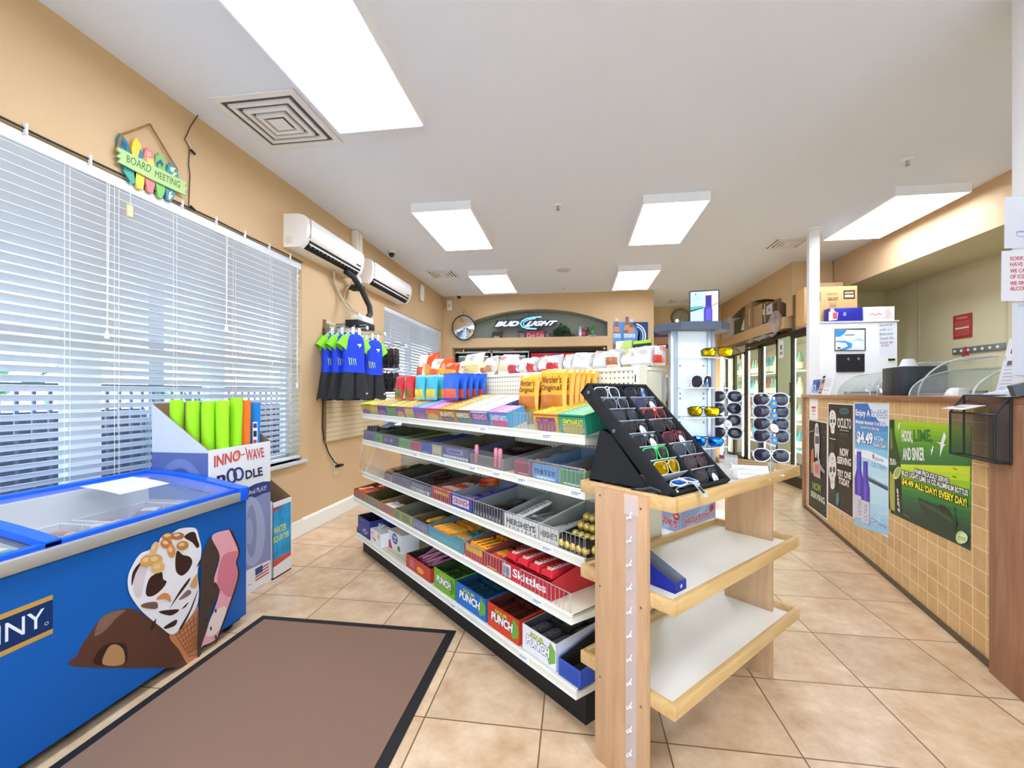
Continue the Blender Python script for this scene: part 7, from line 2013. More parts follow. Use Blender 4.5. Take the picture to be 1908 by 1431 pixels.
m = MB(); m.ball((0.04, 0.02, 0.045), 0.075, glass('#f6efe8', 0.12, 0.1), 12, (1.1, 0.8, 0.6)); m.build('bag', t)
t = thing('black_box', 'black square box on the counter with a white cap on top', 'box', CO(1.90, 0.03))
m = MB(); m.box(0, 0.30, 0, 0.24, 0, 0.197, C('#2b2f34', 0.45), 0.004); m.build('case', t)
m = MB(); m.box(0.16, 0.163, -0.001, 0.0, 0.005, 0.19, C('#202328', 0.5)); m.build('seam', t)
t = thing('paper_cup', 'white cone shaped cup sitting upside down on the black box', 'cup', CO(2.06, 0.12, 0, 0, CT + 0.198))
m = MB(); m.lathe([(0.055, 0), (0.05, 0.004), (0.036, 0.045), (0.028, 0.055), (0.0005, 0.056)], WHITE, 24); m.build('shell', t)
m = MB(); m.lathe([(0.056, 0.0), (0.058, 0.004), (0.054, 0.006)], C('#e4e4e2', 0.4), 24); m.build('rim', t)
t = thing('white_bowl', 'white round bowl turned upside down on the counter near the papers', 'bowl', CO(2.70, 0.02))
m = MB(); m.lathe([(0.062, 0), (0.06, 0.012), (0.05, 0.034), (0.036, 0.045), (0.0005, 0.047)], C('#f4ece4', 0.35), 24, (0, 0.07, 0)); m.build('bowl_shell', t)
m = MB(); m.lathe([(0.064, 0.0), (0.066, 0.003), (0.062, 0.006)], C('#e9e0d6', 0.4), 24, (0, 0.07, 0)); m.build('rim', t)
t = thing('paper_sheet', 'tall white printed sheet curling up from the counter in front of the wall bracket', 'paper', CO(2.92, 0.05, 4))
m = MB()
def sheet(u, v):
    if v < 0.25: y, z = 0.02 + 0.06 * v / 0.25, 0.004 + 0.02 * (v / 0.25) ** 2
    else: y, z = 0.08 + 0.035 * (v - 0.25) / 0.75, 0.024 + 0.265 * (v - 0.25) / 0.75
    return ((u - 0.5) * 0.19 + 0.09 + 0.04 * v, y, z)
m.surf(sheet, 2, 14, C('#f1f2f6', 0.5))
def onsheet(p0, p1, mm):
    (u0, v0), (u1, v1) = p0, p1
    q = [Vector(sheet(a, b)) + Vector((0, -0.0012, 0.0004)) for a, b in ((u0, v0), (u1, v0), (u1, v1), (u0, v1))]
    m.face(q, mm)
for k in range(7): onsheet((0.1, 0.30 + k * 0.05), (0.9, 0.315 + k * 0.05), K('#c6cad4'))
onsheet((0.18, 0.78), (0.34, 0.86), K('#3c3e44')); onsheet((0.42, 0.79), (0.85, 0.88), K('#8a8c92')); onsheet((0.2, 0.92), (0.36, 0.935), K('#55565c')); onsheet((0.44, 0.92), (0.86, 0.935), K('#8a8c94')); onsheet((0.15, 0.62), (0.36, 0.68), K('#6a6c74')); onsheet((0.1, 0.26), (0.4, 0.29), K('#a8c0e0')); onsheet((0.5, 0.27), (0.62, 0.33), K('#c89a7a'))
m.build('sheet', t)
m = MB(); m.box(0.03, 0.035, 0.1, 0.13, 0.0, 0.2, glass('#f0f2f4', 0.2, 0.05)); m.box(0.19, 0.195, 0.1, 0.13, 0.0, 0.2, glass('#f0f2f4', 0.2, 0.05)); m.build('clear_holder', t)
t = thing('paper_stack', 'loose white papers lying on the counter beside the near column', 'paper', CO(3.08, -0.02, -6, 16))
m = MB()
for k in range(3): m.box(0.0 + k * 0.01, 0.3, 0 + k * 0.008, 0.16, k * 0.004, k * 0.004 + 0.002, C(['#eef0f4', '#f4f4f6', '#e6eaf0'][k], 0.5))
p = m.pic((0, 0, 0.011), (1, 0, 0), (0, 1, 0)); p.rect(0.05, 0.03, 0.11, 0.045, K('#b8babf')); p.rect(0.14, 0.03, 0.2, 0.045, K('#b0b2b8')); p.rect(0.04, 0.09, 0.22, 0.1, K('#d4d6dc'))
m.build('sheets', t)
m = MB(); m.box(0.28, 0.32, 0.0, 0.1, 0.0, 0.05, C('#3a3c44', 0.4)); m.build('binder_edge', t)

# papers hanging from the near column
def colpaper(name, pts, label, paint, depth, th=0.002, base=K('#eceef2')):
    m = MB(); w = photo_warp(CTR, depth)
    P = [w(*q) for q in pts]
    m.prism(P[::-1], (0, depth, 0), (1, 0, 0), (0, 0, 1), -th, base)
    p = face_pic(m, CTR, depth - 0.0006, 0, 0, 1.0, 0.0004)
    paint(p)
    return tag(m.build(name, None, CTR), label, 'paper')
colpaper('paper_notice', [(1872, 367), (1920, 365), (1920, 462), (1871, 463)], 'grey-white paper notice at the top of the near column', lambda p: (p.ring(1903, 436, 10, 6, 1.5, K('#8aa0c8')), p.line([(1894, 432), (1912, 432)], 2, K('#7a90b8'))), -0.006, base=K('#dfe3ea'))
def sorry(p):
    rd = K('#d84a5c')
    for tx, x, y, w in [('SORRY', 1882, 485.5, 31), ('HAVE', 1882, 496.5, 24), ('WE CA', 1882, 508.5, 28), ('OF ICE', 1882, 519.5, 27), ('WE ON', 1882, 531.5, 28), ('ALCOH', 1882, 541.5, 31)]:
        qtext(p, tx, (x, y), (x + w, y - 1), (x + w, y - 8.5), (x, y - 7.5), rd, 0.02)
colpaper('paper_notice', [(1866, 468), (1920, 464), (1920, 561), (1865, 561)], 'white paper notice with red capital letters on the near column', sorry, -0.010)
colpaper('paper_notice', [(1886, 567), (1920, 564), (1920, 700), (1887, 699)], 'pale blue-white paper notice lowest on the near column', lambda p: p.line([(1897, 570), (1908, 569)], 4, K('#bcd4ea')), -0.006, base=K('#dfe6f0'))

# ================================================================== BEHIND THE COUNTER
CB = T(0, 5.6, 0)
t = thing('white_cabinet', 'tall plain white cabinet behind the counter carrying cardboard boxes', 'cabinet', T(2.83, 5.6, 0))
m = MB(); m.box(0, 0.82, 0, 0.3, 0.06, 2.12, C('#f0f0ef', 0.4), 0.008); m.build('body', t)
m = MB(); m.box(-0.005, 0.83, -0.015, 0.31, 2.12, 2.135, WHITE, 0.003); m.build('top', t)
m = MB(); m.box(0.02, 0.8, 0.03, 0.28, 0.0, 0.06, BLACK); m.build('plinth', t)
def backpaper(name, pts, label, paint, cat, base, th=0.004):
    m = MB(); w = photo_warp(CB, -0.001)
    P = [w(*q) for q in pts]
    m.prism(P[::-1], (0, -0.001, 0), (1, 0, 0), (0, 0, 1), -th * 0 - 0.001, base)
    m.box(P[0][0], P[1][0], -th, -0.0005, P[2][1], P[0][1], base) if th > 0.003 else None
    p = face_pic(m, CB, -th - 0.001, 0, 0, 1.0, 0.0006)
    paint(p)
    return tag(m.build(name, None, CB), label, cat)
backpaper('poster', [(1555, 613), (1612, 613), (1612, 653), (1555, 653)], 'small framed blue and white picture on the white cabinet', lambda p: (p.rect(1556.5, 652, 1611, 614.5, K('#eef4f8')), p.poly([(1557, 615), (1578, 615), (1574, 621), (1566, 627), (1557, 628)], K('#3f9ad8')), p.poly([(1557, 635), (1575, 635), (1588, 640), (1587, 648), (1575, 652), (1563, 652), (1580, 645), (1576, 639), (1557, 637)], K('#4aa2dc')), p.poly([(1586, 636), (1602, 630), (1611, 636), (1598, 634)], K('#a8d4ea')), p.line([(1574, 624), (1592, 624)], 2.4, K('#8a949c')), p.rect(1560, 650, 1566, 647, K('#55606a'))), 'poster', K('#33353a'), 0.012)
backpaper('black_sign', [(1558, 660), (1610, 660), (1610, 693), (1558, 693)], 'plain black panel with two round screws under the blue picture', lambda p: (p.ell(1581, 669, 2.2, 2.6, K('#8a8d88')), p.ell(1600, 668.5, 2.2, 2.6, K('#8a8d88'))), 'sign', K('#1e2026'), 0.012)
def notes(p):
    ink = K('#6a6c78')
    for k, (tx, w) in enumerate([('Snacks #', 23), ('with a 1', 22), ('Bathrooms', 25), ('Towels 50c', 26), ('Adult $6', 25)]):
        y = 607 + k * 8.2; qtext(p, tx, (1639, y + 1.5), (1639 + w, y), (1639 + w, y - 4.5), (1639, y - 3), ink)
    qtext(p, 'kids', (1643, 646), (1656, 645), (1656, 640), (1643, 641), K('#d85a6a'))
backpaper('note_list', [(1636, 601), (1667, 600), (1669, 661), (1640, 663)], 'white handwritten price list on the edge of the white cabinet', notes, 'paper', K('#e9ecf3'), 0.002)
backpaper('clip_holder', [(1655, 668.5), (1667, 668), (1667, 671.5), (1655, 672)], 'tiny black clip on the white cabinet below the handwritten list', lambda p: None, 'clip', BLACK, 0.012)
CBX = lambda x, y, z, rz=0: T(x, y, z, rz)
KB, KB2 = C('#d0a468', 0.7), C('#b08a62', 0.75)
def carton(M, w, d, h, col, label, paint=None, tape=None, group=None, dark=None):
    t = thing('cardboard_box', label, 'box', M, group)
    m = MB(); m.box(0, w, 0, d, 0, h, col, 0.003)
    if paint: paint(m.pic((0, -0.0008, 0), (1, 0, 0), (0, 0, 1), 0.0008), w, h)
    m.build('carton_body', t)
    m = MB(); m.box(w * 0.02, w * 0.98, d * 0.46, d * 0.54, h, h + 0.0015, C(tape or '#c8b48a', 0.3)); m.build('packing_tape', t)
    return t
carton(CBX(2.72, 5.715, 2.136), 0.58, 0.2, 0.435, KB, 'large tan carton with a cup drawing on top of the white cabinet', lambda p, w, h: (p.rect(0.43, 0.28, 0.555, 0.385, K('#4a3a2c')), p.rect(0.445, 0.345, 0.54, 0.365, K('#c0a880')), p.rect(0.445, 0.30, 0.54, 0.33, K('#e0c8a0')), p.rect(0.08, 0.26, 0.18, 0.37, K('#4a3a2c')), p.text('GIANTS', 0.255, 0.33, 0.11, 0.028, K('#7a6040')), p.text('GALAXY', 0.26, 0.265, 0.115, 0.042, K('#4a3a28'), 0.02), p.poly([(0.27, 0.245), (0.36, 0.245), (0.345, 0.12), (0.29, 0.12)], K('#bf955c')), p.rect(0.29, 0.2, 0.345, 0.21, K('#7a6040'))))
carton(CBX(2.93, 5.6, 2.136), 0.36, 0.1, 0.155, C('#2a2f9c', 0.35), 'narrow royal blue carton with a red and white picture on the white cabinet', lambda p, w, h: (p.poly([(0.0, 0.01), (0.09, 0.02), (0.1, 0.1), (0.06, 0.12), (0.055, 0.15), (0.02, 0.15), (0.02, 0.12), (0.0, 0.11)], K('#f2e2e4')), p.rect(0.045, 0.03, 0.09, 0.105, K('#e8505c')), p.ell(0.17, 0.085, 0.018, 0.025, K('#8a94d8'))))
carton(CBX(3.30, 5.6, 2.136), 0.32, 0.1, 0.16, C('#f4eeee', 0.45), 'white carton with a faint red print on the white cabinet', lambda p, w, h: (p.line([(0.06, 0.06), (0.09, 0.085), (0.12, 0.06), (0.15, 0.085), (0.19, 0.065)], 0.012, K('#e0948c')), p.rect(0.06, 0.03, 0.26, 0.034, K('#e8b0a8')), p.ell(0.25, 0.09, 0.03, 0.045, K('#f0c8c2'))))
AL = Matrix.Translation((4.274, 0, 0)) @ Matrix.Rotation(R(-90), 4, 'Z')
t = thing('warning_sign', 'red warning sign with pale lettering on the khaki wall behind the counter', 'sign', AL @ T(-5.676, 0, 1.915))
m = MB(); m.box(0, 0.235, -0.006, 0, 0, 0.265, C('#b23a32', 0.5), 0.002); m.build('plate', t)
m = MB(); p = m.pic((0, -0.0066, 0), (1, 0, 0), (0, 0, 1)); p.text('WARNING', 0.045, 0.215, 0.14, 0.024, K('#e8c8c2'))
for k in range(7): p.rect(0.025, 0.18 - k * 0.024, 0.21, 0.186 - k * 0.024, K('#cf8078'))
p.rect(0.03, 0.105, 0.205, 0.122, K('#f0d8d2')); m.build('lettering', t)
t = thing('wall_bracket', 'grey metal rail with slots on the khaki wall, partly behind the tall paper', 'bracket', AL @ T(-5.68, 0, 1.74))
m = MB(); m.box(0, 0.62, -0.012, 0, 0, 0.07, C('#8f928e', 0.35, 0.6), 0.002); m.build('rail', t)
m = MB()
for k in range(7): m.ell if False else None; p = m.pic((0.035 + k * 0.085, -0.0126, 0.036), (1, 0, 0), (0, 0, 1)); p.ell(0, 0, 0.018, 0.015, C('#e9e6dc', 0.4), 12)
m.build('slots', t)
m = MB(); m.tube([(0.17, -0.015, 0.07), (0.2, -0.035, 0.02), (0.17, -0.04, -0.03), (0.25, -0.04, -0.06), (0.22, -0.03, -0.005), (0.16, -0.03, -0.05)], 0.008, C('#c23038', 0.3), 7); m.build('red_tag', t)
t = thing('fire_extinguisher', 'fire extinguisher with black handle standing behind the glass case', 'fire extinguisher', AL @ T(-5.72, -0.12, 0))
m = MB(); m.lathe([(0.075, 1.0), (0.08, 1.02), (0.08, 1.44), (0.06, 1.50), (0.03, 1.53), (0.0005, 1.53)], C('#c8a23c', 0.3), 20); m.build('cylinder', t)
m = MB(); m.lathe([(0.0815, 1.18), (0.0815, 1.38)], C('#b8482e', 0.4), 20); m.build('label_band', t)
m = MB(); m.tube([(0.0, 0, 1.56), (-0.06, -0.03, 1.545), (-0.12, -0.05, 1.49)], 0.014, BLACK, 8); m.tube([(0, 0, 1.58), (0.06, 0, 1.62), (0.13, 0, 1.65)], 0.013, BLACK, 8); m.tube([(0, 0, 1.56), (0.08, 0, 1.54), (0.12, 0, 1.52)], 0.011, BLACK, 8); m.build('handle', t)
m = MB(); m.cyl((0, 0, 1.52), (0, 0, 1.58), 0.026, C('#6a5c44', 0.3, 0.7), 12); m.build('valve', t)
t = thing('back_bench', 'low cream back bench along the khaki wall holding the fire extinguisher', 'bench', AL)
m = MB(); m.box(-6.7, -3.0, -0.42, -0.01, 0.96, 1.0, C('#d8d2bc', 0.4), 0.003); m.build('bench_top', t)
m = MB(); m.box(-6.7, -3.0, -0.40, -0.02, 0.0, 0.96, C('#b9b08e', 0.6)); m.build('cabinet', t)

# ================================================================== BACK WALL
t = thing('convex_mirror', 'round convex security mirror with a black rim in the back corner', 'mirror', BACK @ T(-2.07, -0.10, 2.535, -8, 8))
m = MB()
n, rr, sag = 40, 0.222, 0.055
rs = (rr * rr + sag * sag) / (2 * sag)
for i in range(8):
    a, b = rr * i / 8, rr * (i + 1) / 8
    ya, yb = -(math.sqrt(rs * rs - a * a) - (rs - sag)), -(math.sqrt(rs * rs - b * b) - (rs - sag))
    for k in range(n):
        p0, p1 = 6.28318 * k / n, 6.28318 * (k + 1) / n
        q = [(a * math.cos(p0), ya, a * math.sin(p0)), (b * math.cos(p0), yb, b * math.sin(p0)), (b * math.cos(p1), yb, b * math.sin(p1)), (a * math.cos(p1), ya, a * math.sin(p1))]
        m.face(q if i else q[:3] if False else q[1:], C('#f2f4f6', 0.03, 1.0), True)
m.build('mirror_glass', t)
m = MB(); m.tube([(0.226 * math.cos(6.28318 * k / n), 0.0, 0.226 * math.sin(6.28318 * k / n)) for k in range(n + 1)], 0.009, BLACK, 8, False); m.build('rim', t)
m = MB(); m.tube([(0, 0.005, 0.225), (0.005, 0.03, 0.28), (0.0, 0.085, 0.33)], 0.007, C('#8a8a86', 0.3, 0.7), 8); m.build('bracket', t)
m = MB(); m.lathe([(0.0005, 0.02), (0.22, 0.008)], C('#3a3a3c', 0.6), 30, (0, 0, 0), Matrix.Rotation(R(-90), 3, 'X')); m.build('backing', t)

NZ = 2.346
t = thing('neon_sign', 'lit white and blue neon beer sign hanging in the arched niche', 'neon sign', BACK @ T(0, 0.12, 0))
NW, NBL = glow('#ffffff', 1.5), glow('#7fd4ff', 1.1)
def nx(px, py): return on_face(BACK, px, py, 0.12)
m = MB()
w = photo_warp(BACK, 0.12, 780, 540, 4.148)
back_pts = [(580, 290), (600, 235), (760, 228), (800, 215), (860, 200), (950, 202), (935, 222), (880, 232), (1082, 232), (1062, 268), (1030, 282), (905, 290), (920, 305), (840, 312), (795, 285)]
m.prism([w(*q) for q in back_pts][::-1], (0, 0.012, 0), (1, 0, 0), (0, 0, 1), -0.02, C('#1c2440', 0.4)); m.build('backing', t)
m = MB(); p = Pic(m, (0, -0.0, 0), (1, 0, 0), (0, 0, 1), 0.001); p.warp = w
p.o = Vector((0, -0.002, 0))
qtext(p, 'BUD', (590, 284), (770, 280), (780, 243), (606, 246), NW, 0.035, 0.25); qtext(p, 'LIGHT', (826, 280), (1052, 274), (1075, 238), (848, 243), NW, 0.035, 0.25); m.build('white_letters', t)
m = MB()
A_ = [w(*q) for q in [(948, 210), (880, 214), (830, 225), (798, 245), (788, 265), (800, 285), (840, 300), (912, 302)]]
B_ = [w(*q) for q in [(905, 222), (850, 232), (818, 248), (808, 266), (822, 282), (860, 292)]]
m.tube([(x, -0.012, z) for x, z in A_], 0.012, NBL, 8); m.tube([(x, -0.012, z) for x, z in B_], 0.008, NBL, 8); m.build('blue_swoosh', t)
m = MB()
for px in (690, 850):
    x, z = w(px, 235); m.cyl((x, 0, z), (x, 0, arch_z(x, -2.1, 0.59, 2.60, 2.87)), 0.004, C('#4a4c4a', 0.5), 6)
m.build('hanging_wire', t)
t = thing('cow_figure', 'small dark wooden cow figure on the niche ledge', 'figurine', BACK @ T(-1.585, 0.2, NZ))
m = MB()
m.prism([(0.0, 0.0), (0.03, 0.0), (0.032, 0.06), (0.15, 0.06), (0.155, 0.0), (0.185, 0.0), (0.19, 0.1), (0.22, 0.125), (0.215, 0.145), (0.185, 0.16), (0.155, 0.145), (0.02, 0.145), (0.002, 0.12)], (0, 0, 0), (1, 0, 0), (0, 0, 1), -0.03, C('#4a443a', 0.7)); m.build('body', t)
m = MB(); m.box(0.03, 0.15, 0.004, 0.026, 0.0, 0.06, C('#b8a878', 0.7)); m.build('plinth', t)
t = thing('soda_sign', 'red and black tin soda sign leaning on the niche ledge', 'sign', BACK @ T(0, 0.2, 0))
ws = photo_warp(BACK, 0.2, 780, 540, 4.148)
m = MB()
m.prism([ws(*q) for q in [(762, 312), (830, 322), (975, 318), (1025, 340), (1022, 374), (830, 376), (770, 374), (775, 340)]][::-1], (0, 0.006, 0), (1, 0, 0), (0, 0, 1), -0.008, C('#2a2c2e', 0.5))
p = Pic(m, (0, -0.0035, 0), (1, 0, 0), (0, 0, 1), 0.0012); p.warp = ws
p.poly([(830, 320), (972, 318), (974, 374), (830, 375)], K('#b81c3c')); qtext(p, 'Coca Cola', (836, 368), (968, 366), (966, 334), (838, 338), K('#f2d8dc'), 0.0, 0.2)
qtext(p, 'SOLD', (780, 350), (818, 350), (818, 336), (780, 336), K('#d8d8d4')); qtext(p, 'HERE', (780, 366), (818, 366), (818, 353), (780, 353), K('#d8d8d4')); qtext(p, 'ICE', (985, 348), (1008, 348), (1008, 337), (985, 337), K('#d8d8d4')); qtext(p, 'COLD', (980, 362), (1014, 362), (1014, 351), (980, 351), K('#d8d8d4'))
m.build('tin_plate', t)
t = thing('potted_plant', 'bushy green plant in a low brown basket on the niche ledge', 'plant', BACK @ T(-0.235, 0.2, NZ))
m = MB(); m.box(-0.17, 0.17, -0.06, 0.06, 0, 0.05, C('#4a3420', 0.8, bump=0.5, scale=120), 0.01); m.build('basket', t)
m = MB(); rr_ = random.Random(11)
for i in range(420):
    a = rr_.uniform(0, 6.28); q = rr_.random() ** 0.5; zz = 0.04 + 0.25 * rr_.random() * (1.1 - q * 0.75)
    p_ = Vector((math.cos(a) * q * 0.17, math.sin(a) * q * 0.08, zz)); d = Vector((rr_.uniform(-1, 1), rr_.uniform(-1, .4), rr_.uniform(-0.2, 1))).normalized() * 0.028; e = d.orthogonal().normalized() * 0.012
    m.face([p_ - d, p_ + e, p_ + d, p_ - e], C(['#2f5a34', '#3d6e3c', '#24482c'][i % 3], 0.7))
m.build('foliage', t)
t = thing('wooden_block', 'small brown block beside the plant on the niche ledge', 'block', BACK @ T(-0.07, 0.22, NZ))
m = MB(); m.box(0, 0.08, 0, 0.05, 0, 0.07, C('#5a4a34', 0.7), 0.004); m.build('block', t)
m = MB(); m.box(0.02, 0.06, 0.01, 0.04, 0.07, 0.09, C('#6a5a40', 0.7), 0.004); m.build('cap', t)
def bottle(x, c, label, h=0.215, lab='#e8e8e4', base=0.0, rock=False):
    t = thing('bottle', label, 'bottle', BACK @ T(x, 0.19, NZ + base), 'bottles on the niche ledge')
    m = MB(); m.lathe([(0.0005, 0), (0.027, 0.0), (0.03, 0.008), (0.03, h * 0.52), (0.024, h * 0.64), (0.012, h * 0.78), (0.011, h * 0.95), (0.012, h * 0.955)], C(c, 0.15), 18); m.build('glass', t)
    m = MB(); m.lathe([(0.0135, h * 0.95), (0.0135, h), (0.0005, h)], C('#c9c8c0', 0.3, 0.5), 14); m.build('cap', t)
    m = MB(); m.lathe([(0.0305, h * 0.15), (0.0305, h * 0.42)], C(lab, 0.5), 18); m.build('paper_label', t)
bottle(0.10, '#d8dcd8', 'clear bottle, first in the row of four on the niche ledge', 0.19, '#eef0ee', 0.02)
bottle(0.165, '#b0283a', 'red bottle in the row of four on the niche ledge', 0.19, '#d85a64', 0.02)
bottle(0.245, '#3a2420', 'dark brown bottle in the row of four on the niche ledge', 0.19, '#8a2a2c', 0.02)
bottle(0.325, '#1f8a3c', 'tall green bottle at the end of the row on the niche ledge', 0.20, '#48b45a', 0.045)
t = thing('bottle_rack', 'small black and white stepped rack under the bottles on the niche ledge', 'rack', BACK @ T(0.06, 0.14, NZ))
m = MB(); m.box(0, 0.22, 0, 0.1, 0, 0.019, C('#d8d8d4', 0.4)); m.box(0.22, 0.33, 0, 0.1, 0, 0.044, C('#2a2c2e', 0.4)); m.build('step', t)
m = MB(); m.tube([(0.15, -0.004, 0.004), (0.2, -0.004, 0.03), (0.28, -0.004, 0.04), (0.33, -0.004, 0.025)], 0.005, WHITE, 6); m.build('white_curve', t)
t = thing('niche_trinket', 'tiny tan trinket at the near end of the niche ledge', 'ornament', BACK @ T(0.46, 0.2, NZ))
m = MB(); m.ball((0, 0, 0.018), 0.02, C('#a8804a', 0.6), 10, (1.4, 1, .9)); m.build('shell', t)
m = MB(); m.box(-0.03, 0.03, -0.02, 0.02, 0, 0.004, C('#7a5c34', 0.6)); m.build('base', t)
for k in range(2):
    t = thing('niche_trinket', 'tiny dark trinket on the niche ledge beside the mirror' if k == 0 else 'tiny grey trinket on the niche ledge between mirror and cow', 'ornament', BACK @ T(-1.93 + k * 0.045, 0.12, NZ))
    m = MB(); m.lathe([(0.0005, 0.028), (0.008, 0.02), (0.012, 0)], C('#5a5648' if k == 0 else '#86847a', 0.6), 10); m.build('figure', t)
    m = MB(); m.cyl((0, 0, 0), (0, 0, 0.003), 0.014, C('#6a6658', 0.6), 10); m.build('base', t)
# bottle poster
t = thing('bottle_poster', 'blue beer poster with three bottles standing up past its top edge on the back wall', 'poster', BACK @ T(0, -0.004, 0))
wq = photo_warp(BACK, -0.004, 980, 560, 7.067)
m = MB()
m.prism([wq(*q) for q in [(1150, 283), (1608, 283), (1608, 745), (1150, 722)]][::-1], (0, 0.004, 0), (1, 0, 0), (0, 0, 1), -0.006, K('#2d5a9c'))
p = Pic(m, (0, -0.003, 0), (1, 0, 0), (0, 0, 1), 0.001); p.warp = wq
p.poly([(1150, 283), (1420, 283), (1480, 420), (1460, 600), (1150, 640)], K('#4a84c4')); p.poly([(1380, 283), (1608, 283), (1608, 640), (1480, 640), (1500, 420)], K('#1c3c70'))
p.ring(1430, 470, 150, 170, 16, WHITE, 24, -80, 70); p.ring(1430, 470, 120, 140, 14, K('#d4e4f2'), 24, -75, 65)
p.poly([(1150, 640), (1210, 610), (1290, 640), (1350, 600), (1440, 630), (1440, 745), (1150, 722)], K('#7fb6dc'))
for k in range(30):
    r_ = random.Random(k); p.ell(r_.uniform(1160, 1430), r_.uniform(620, 710), r_.uniform(8, 20), r_.uniform(6, 12), K(['#cfe4f2', '#a8cde8', '#5a94c8', '#e9f2f8'][k % 4]), 7)
p.poly([(1300, 720), (1608, 690), (1608, 745), (1290, 740)], K('#2a64c0'))
m.build('board', t)
for cx, top, lab in ((1195, 235, 0), (1330, 215, 1), (1390, 245, 2)):
    m = MB()
    b = [(cx - 18, top), (cx + 18, top), (cx + 20, top + 75), (cx + 48, top + 170), (cx + 55, 640), (cx - 45, 640), (cx - 48, top + 170), (cx - 20, top + 75)]
    yb = -0.010 - 0.004 * (lab == 1)
    m.prism([wq(*q) for q in b][::-1], (0, yb + 0.003, 0), (1, 0, 0), (0, 0, 1), -0.004, K('#8a5a34'))
    p = Pic(m, (0, yb - 0.0015, 0), (1, 0, 0), (0, 0, 1), 0.0006); p.warp = wq
    p.poly([(cx - 18, top), (cx + 18, top), (cx + 19, top + 40), (cx - 19, top + 40)], K('#c8ccd4' if lab != 1 else '#6a5a52'))
    p.poly([(cx - 30, top + 110), (cx + 30, top + 110), (cx + 48, top + 180), (cx - 48, top + 180)], K('#c88a5c'))
    p.poly([(cx - 46, 425), (cx + 52, 425), (cx + 54, 570), (cx - 45, 570)], K('#5a8fcf')); p.poly([(cx - 40, 440), (cx + 48, 440), (cx + 48, 490), (cx - 40, 490)], K('#dbe6f2')); p.poly([(cx - 20, 540), (cx + 30, 540), (cx + 30, 600), (cx - 20, 600)], K('#b8484e'))
    qtext(p, 'BUD', (cx - 30, 485), (cx + 38, 485), (cx + 38, 450), (cx - 30, 450), K('#2a4a8c'))
    m.build('bottle', t)
# coolers under the niche
t = thing('glass_door_cooler', 'black double glass-door cooler in the bay under the niche', 'cooler', BACK @ T(-2.31, 0.22, 0))
m = MB()
W_, H_ = 1.44, 2.11
m.box(0, W_, 0.02, 0.62, 0.0, 0.14, BLACK); m.box(0, 0.03, 0.02, 0.62, 0.14, H_, BLACK); m.box(W_ - 0.03, W_, 0.02, 0.62, 0.14, H_, BLACK); m.box(0, W_, 0.02, 0.62, H_ - 0.05, H_, BLACK); m.box(0, W_, 0.6, 0.62, 0.14, H_, C('#cfd8d2', 0.5))
m.build('body', t)
for a, b in ((0.01, 0.71), (0.73, 1.43)):
    m = MB(); f_ = 0.055
    m.box(a, b, -0.02, 0.02, 0.16, 0.16 + f_, BLACK, 0.003); m.box(a, b, -0.02, 0.02, H_ - 0.03 - f_, H_ - 0.03, BLACK, 0.003); m.box(a, a + f_, -0.02, 0.02, 0.16, H_ - 0.03, BLACK, 0.003); m.box(b - f_, b, -0.02, 0.02, 0.16, H_ - 0.03, BLACK, 0.003)
    d = m.build('door', t)
    m = MB(); m.box(a + f_, b - f_, -0.004, 0.004, 0.16 + f_, H_ - 0.03 - f_, glass('#e6f0ec', 0.25, 0.03)); m.build('door_glass', d)
    m = MB(); m.box(b - 0.05 if a < 0.5 else a + 0.03, b - 0.03 if a < 0.5 else a + 0.05, -0.05, -0.02, 0.9, 1.3, STEEL, 0.004); m.build('handle', d)
m = MB(); m.box(0, W_, -0.022, 0.0, H_ - 0.028, H_ + 0.0, C('#eef0f0', 0.3)); m.box(0.7, 0.74, -0.022, 0, 0.16, H_, C('#dfe3e3', 0.3)); m.box(W_ - 0.015, W_ + 0.005, -0.022, 0, 0.16, H_, C('#e4e8e8', 0.3)); m.build('white_trim', t)
for z in (0.55, 0.95, 1.35, 1.7):
    m = MB(); m.box(0.05, W_ - 0.05, 0.1, 0.58, z, z + 0.012, C('#d8dcd8', 0.4)); m.build('shelf', t)
m = MB(); m.box(0.05, 1.39, 0.05, 0.09, H_ - 0.09, H_ - 0.06, glow('#f2fbff', 2.2)); m.build('light_tube', t)
for k in range(14):
    tt = thing('drink_bottle', 'drink bottle on the upper shelf of the black double cooler', 'bottle', BACK @ T(-2.2 + k * 0.092, 0.42, 1.713), 'bottles in the double cooler')
    m = MB(); h_ = 0.2; m.lathe([(0.0005, 0), (0.032, 0.0), (0.033, 0.12), (0.015, 0.17), (0.013, h_), (0.0005, h_)], C(['#6fc0b8', '#d8dcd8', '#4a9aa8', '#e0c04a'][k % 4 if k % 3 else 0], 0.2), 12); m.build('shell', tt)
    m = MB(); m.lathe([(0.0335, 0.03), (0.0335, 0.09)], C(['#e8eee8', '#3a6ab0', '#f0f0ea', '#8a3a2a'][k % 4], 0.4), 12); m.build('wrap_label', tt)
t = thing('red_cooler', 'red soda cooler with white script on its header beside the black double cooler', 'cooler', BACK @ T(-0.83, 0.22, 0))
m = MB(); m.box(0, 1.40, 0.0, 0.62, 0, 1.82, C('#8a1a22', 0.4)); m.box(-0.01, 1.41, 0.0, 0.62, 2.09, 2.12, BLACK); m.build('body', t)
m = MB(); m.box(0, 1.40, -0.03, 0.6, 1.82, 2.07, C('#c81f2c', 0.3), 0.006)
wc = photo_warp(BACK, 0.189, 980, 560, 7.067)
p = Pic(m, (0.83, -0.0312, 0), (1, 0, 0), (0, 0, 1), 0.0006); p.warp = lambda x, y: wc(x, y)
p.ell(425, 740, 62, 42, K('#3a2a2c'), 24); p.ring(440, 745, 52, 44, 6, K('#e6e4e2'), 20, 20, 200)
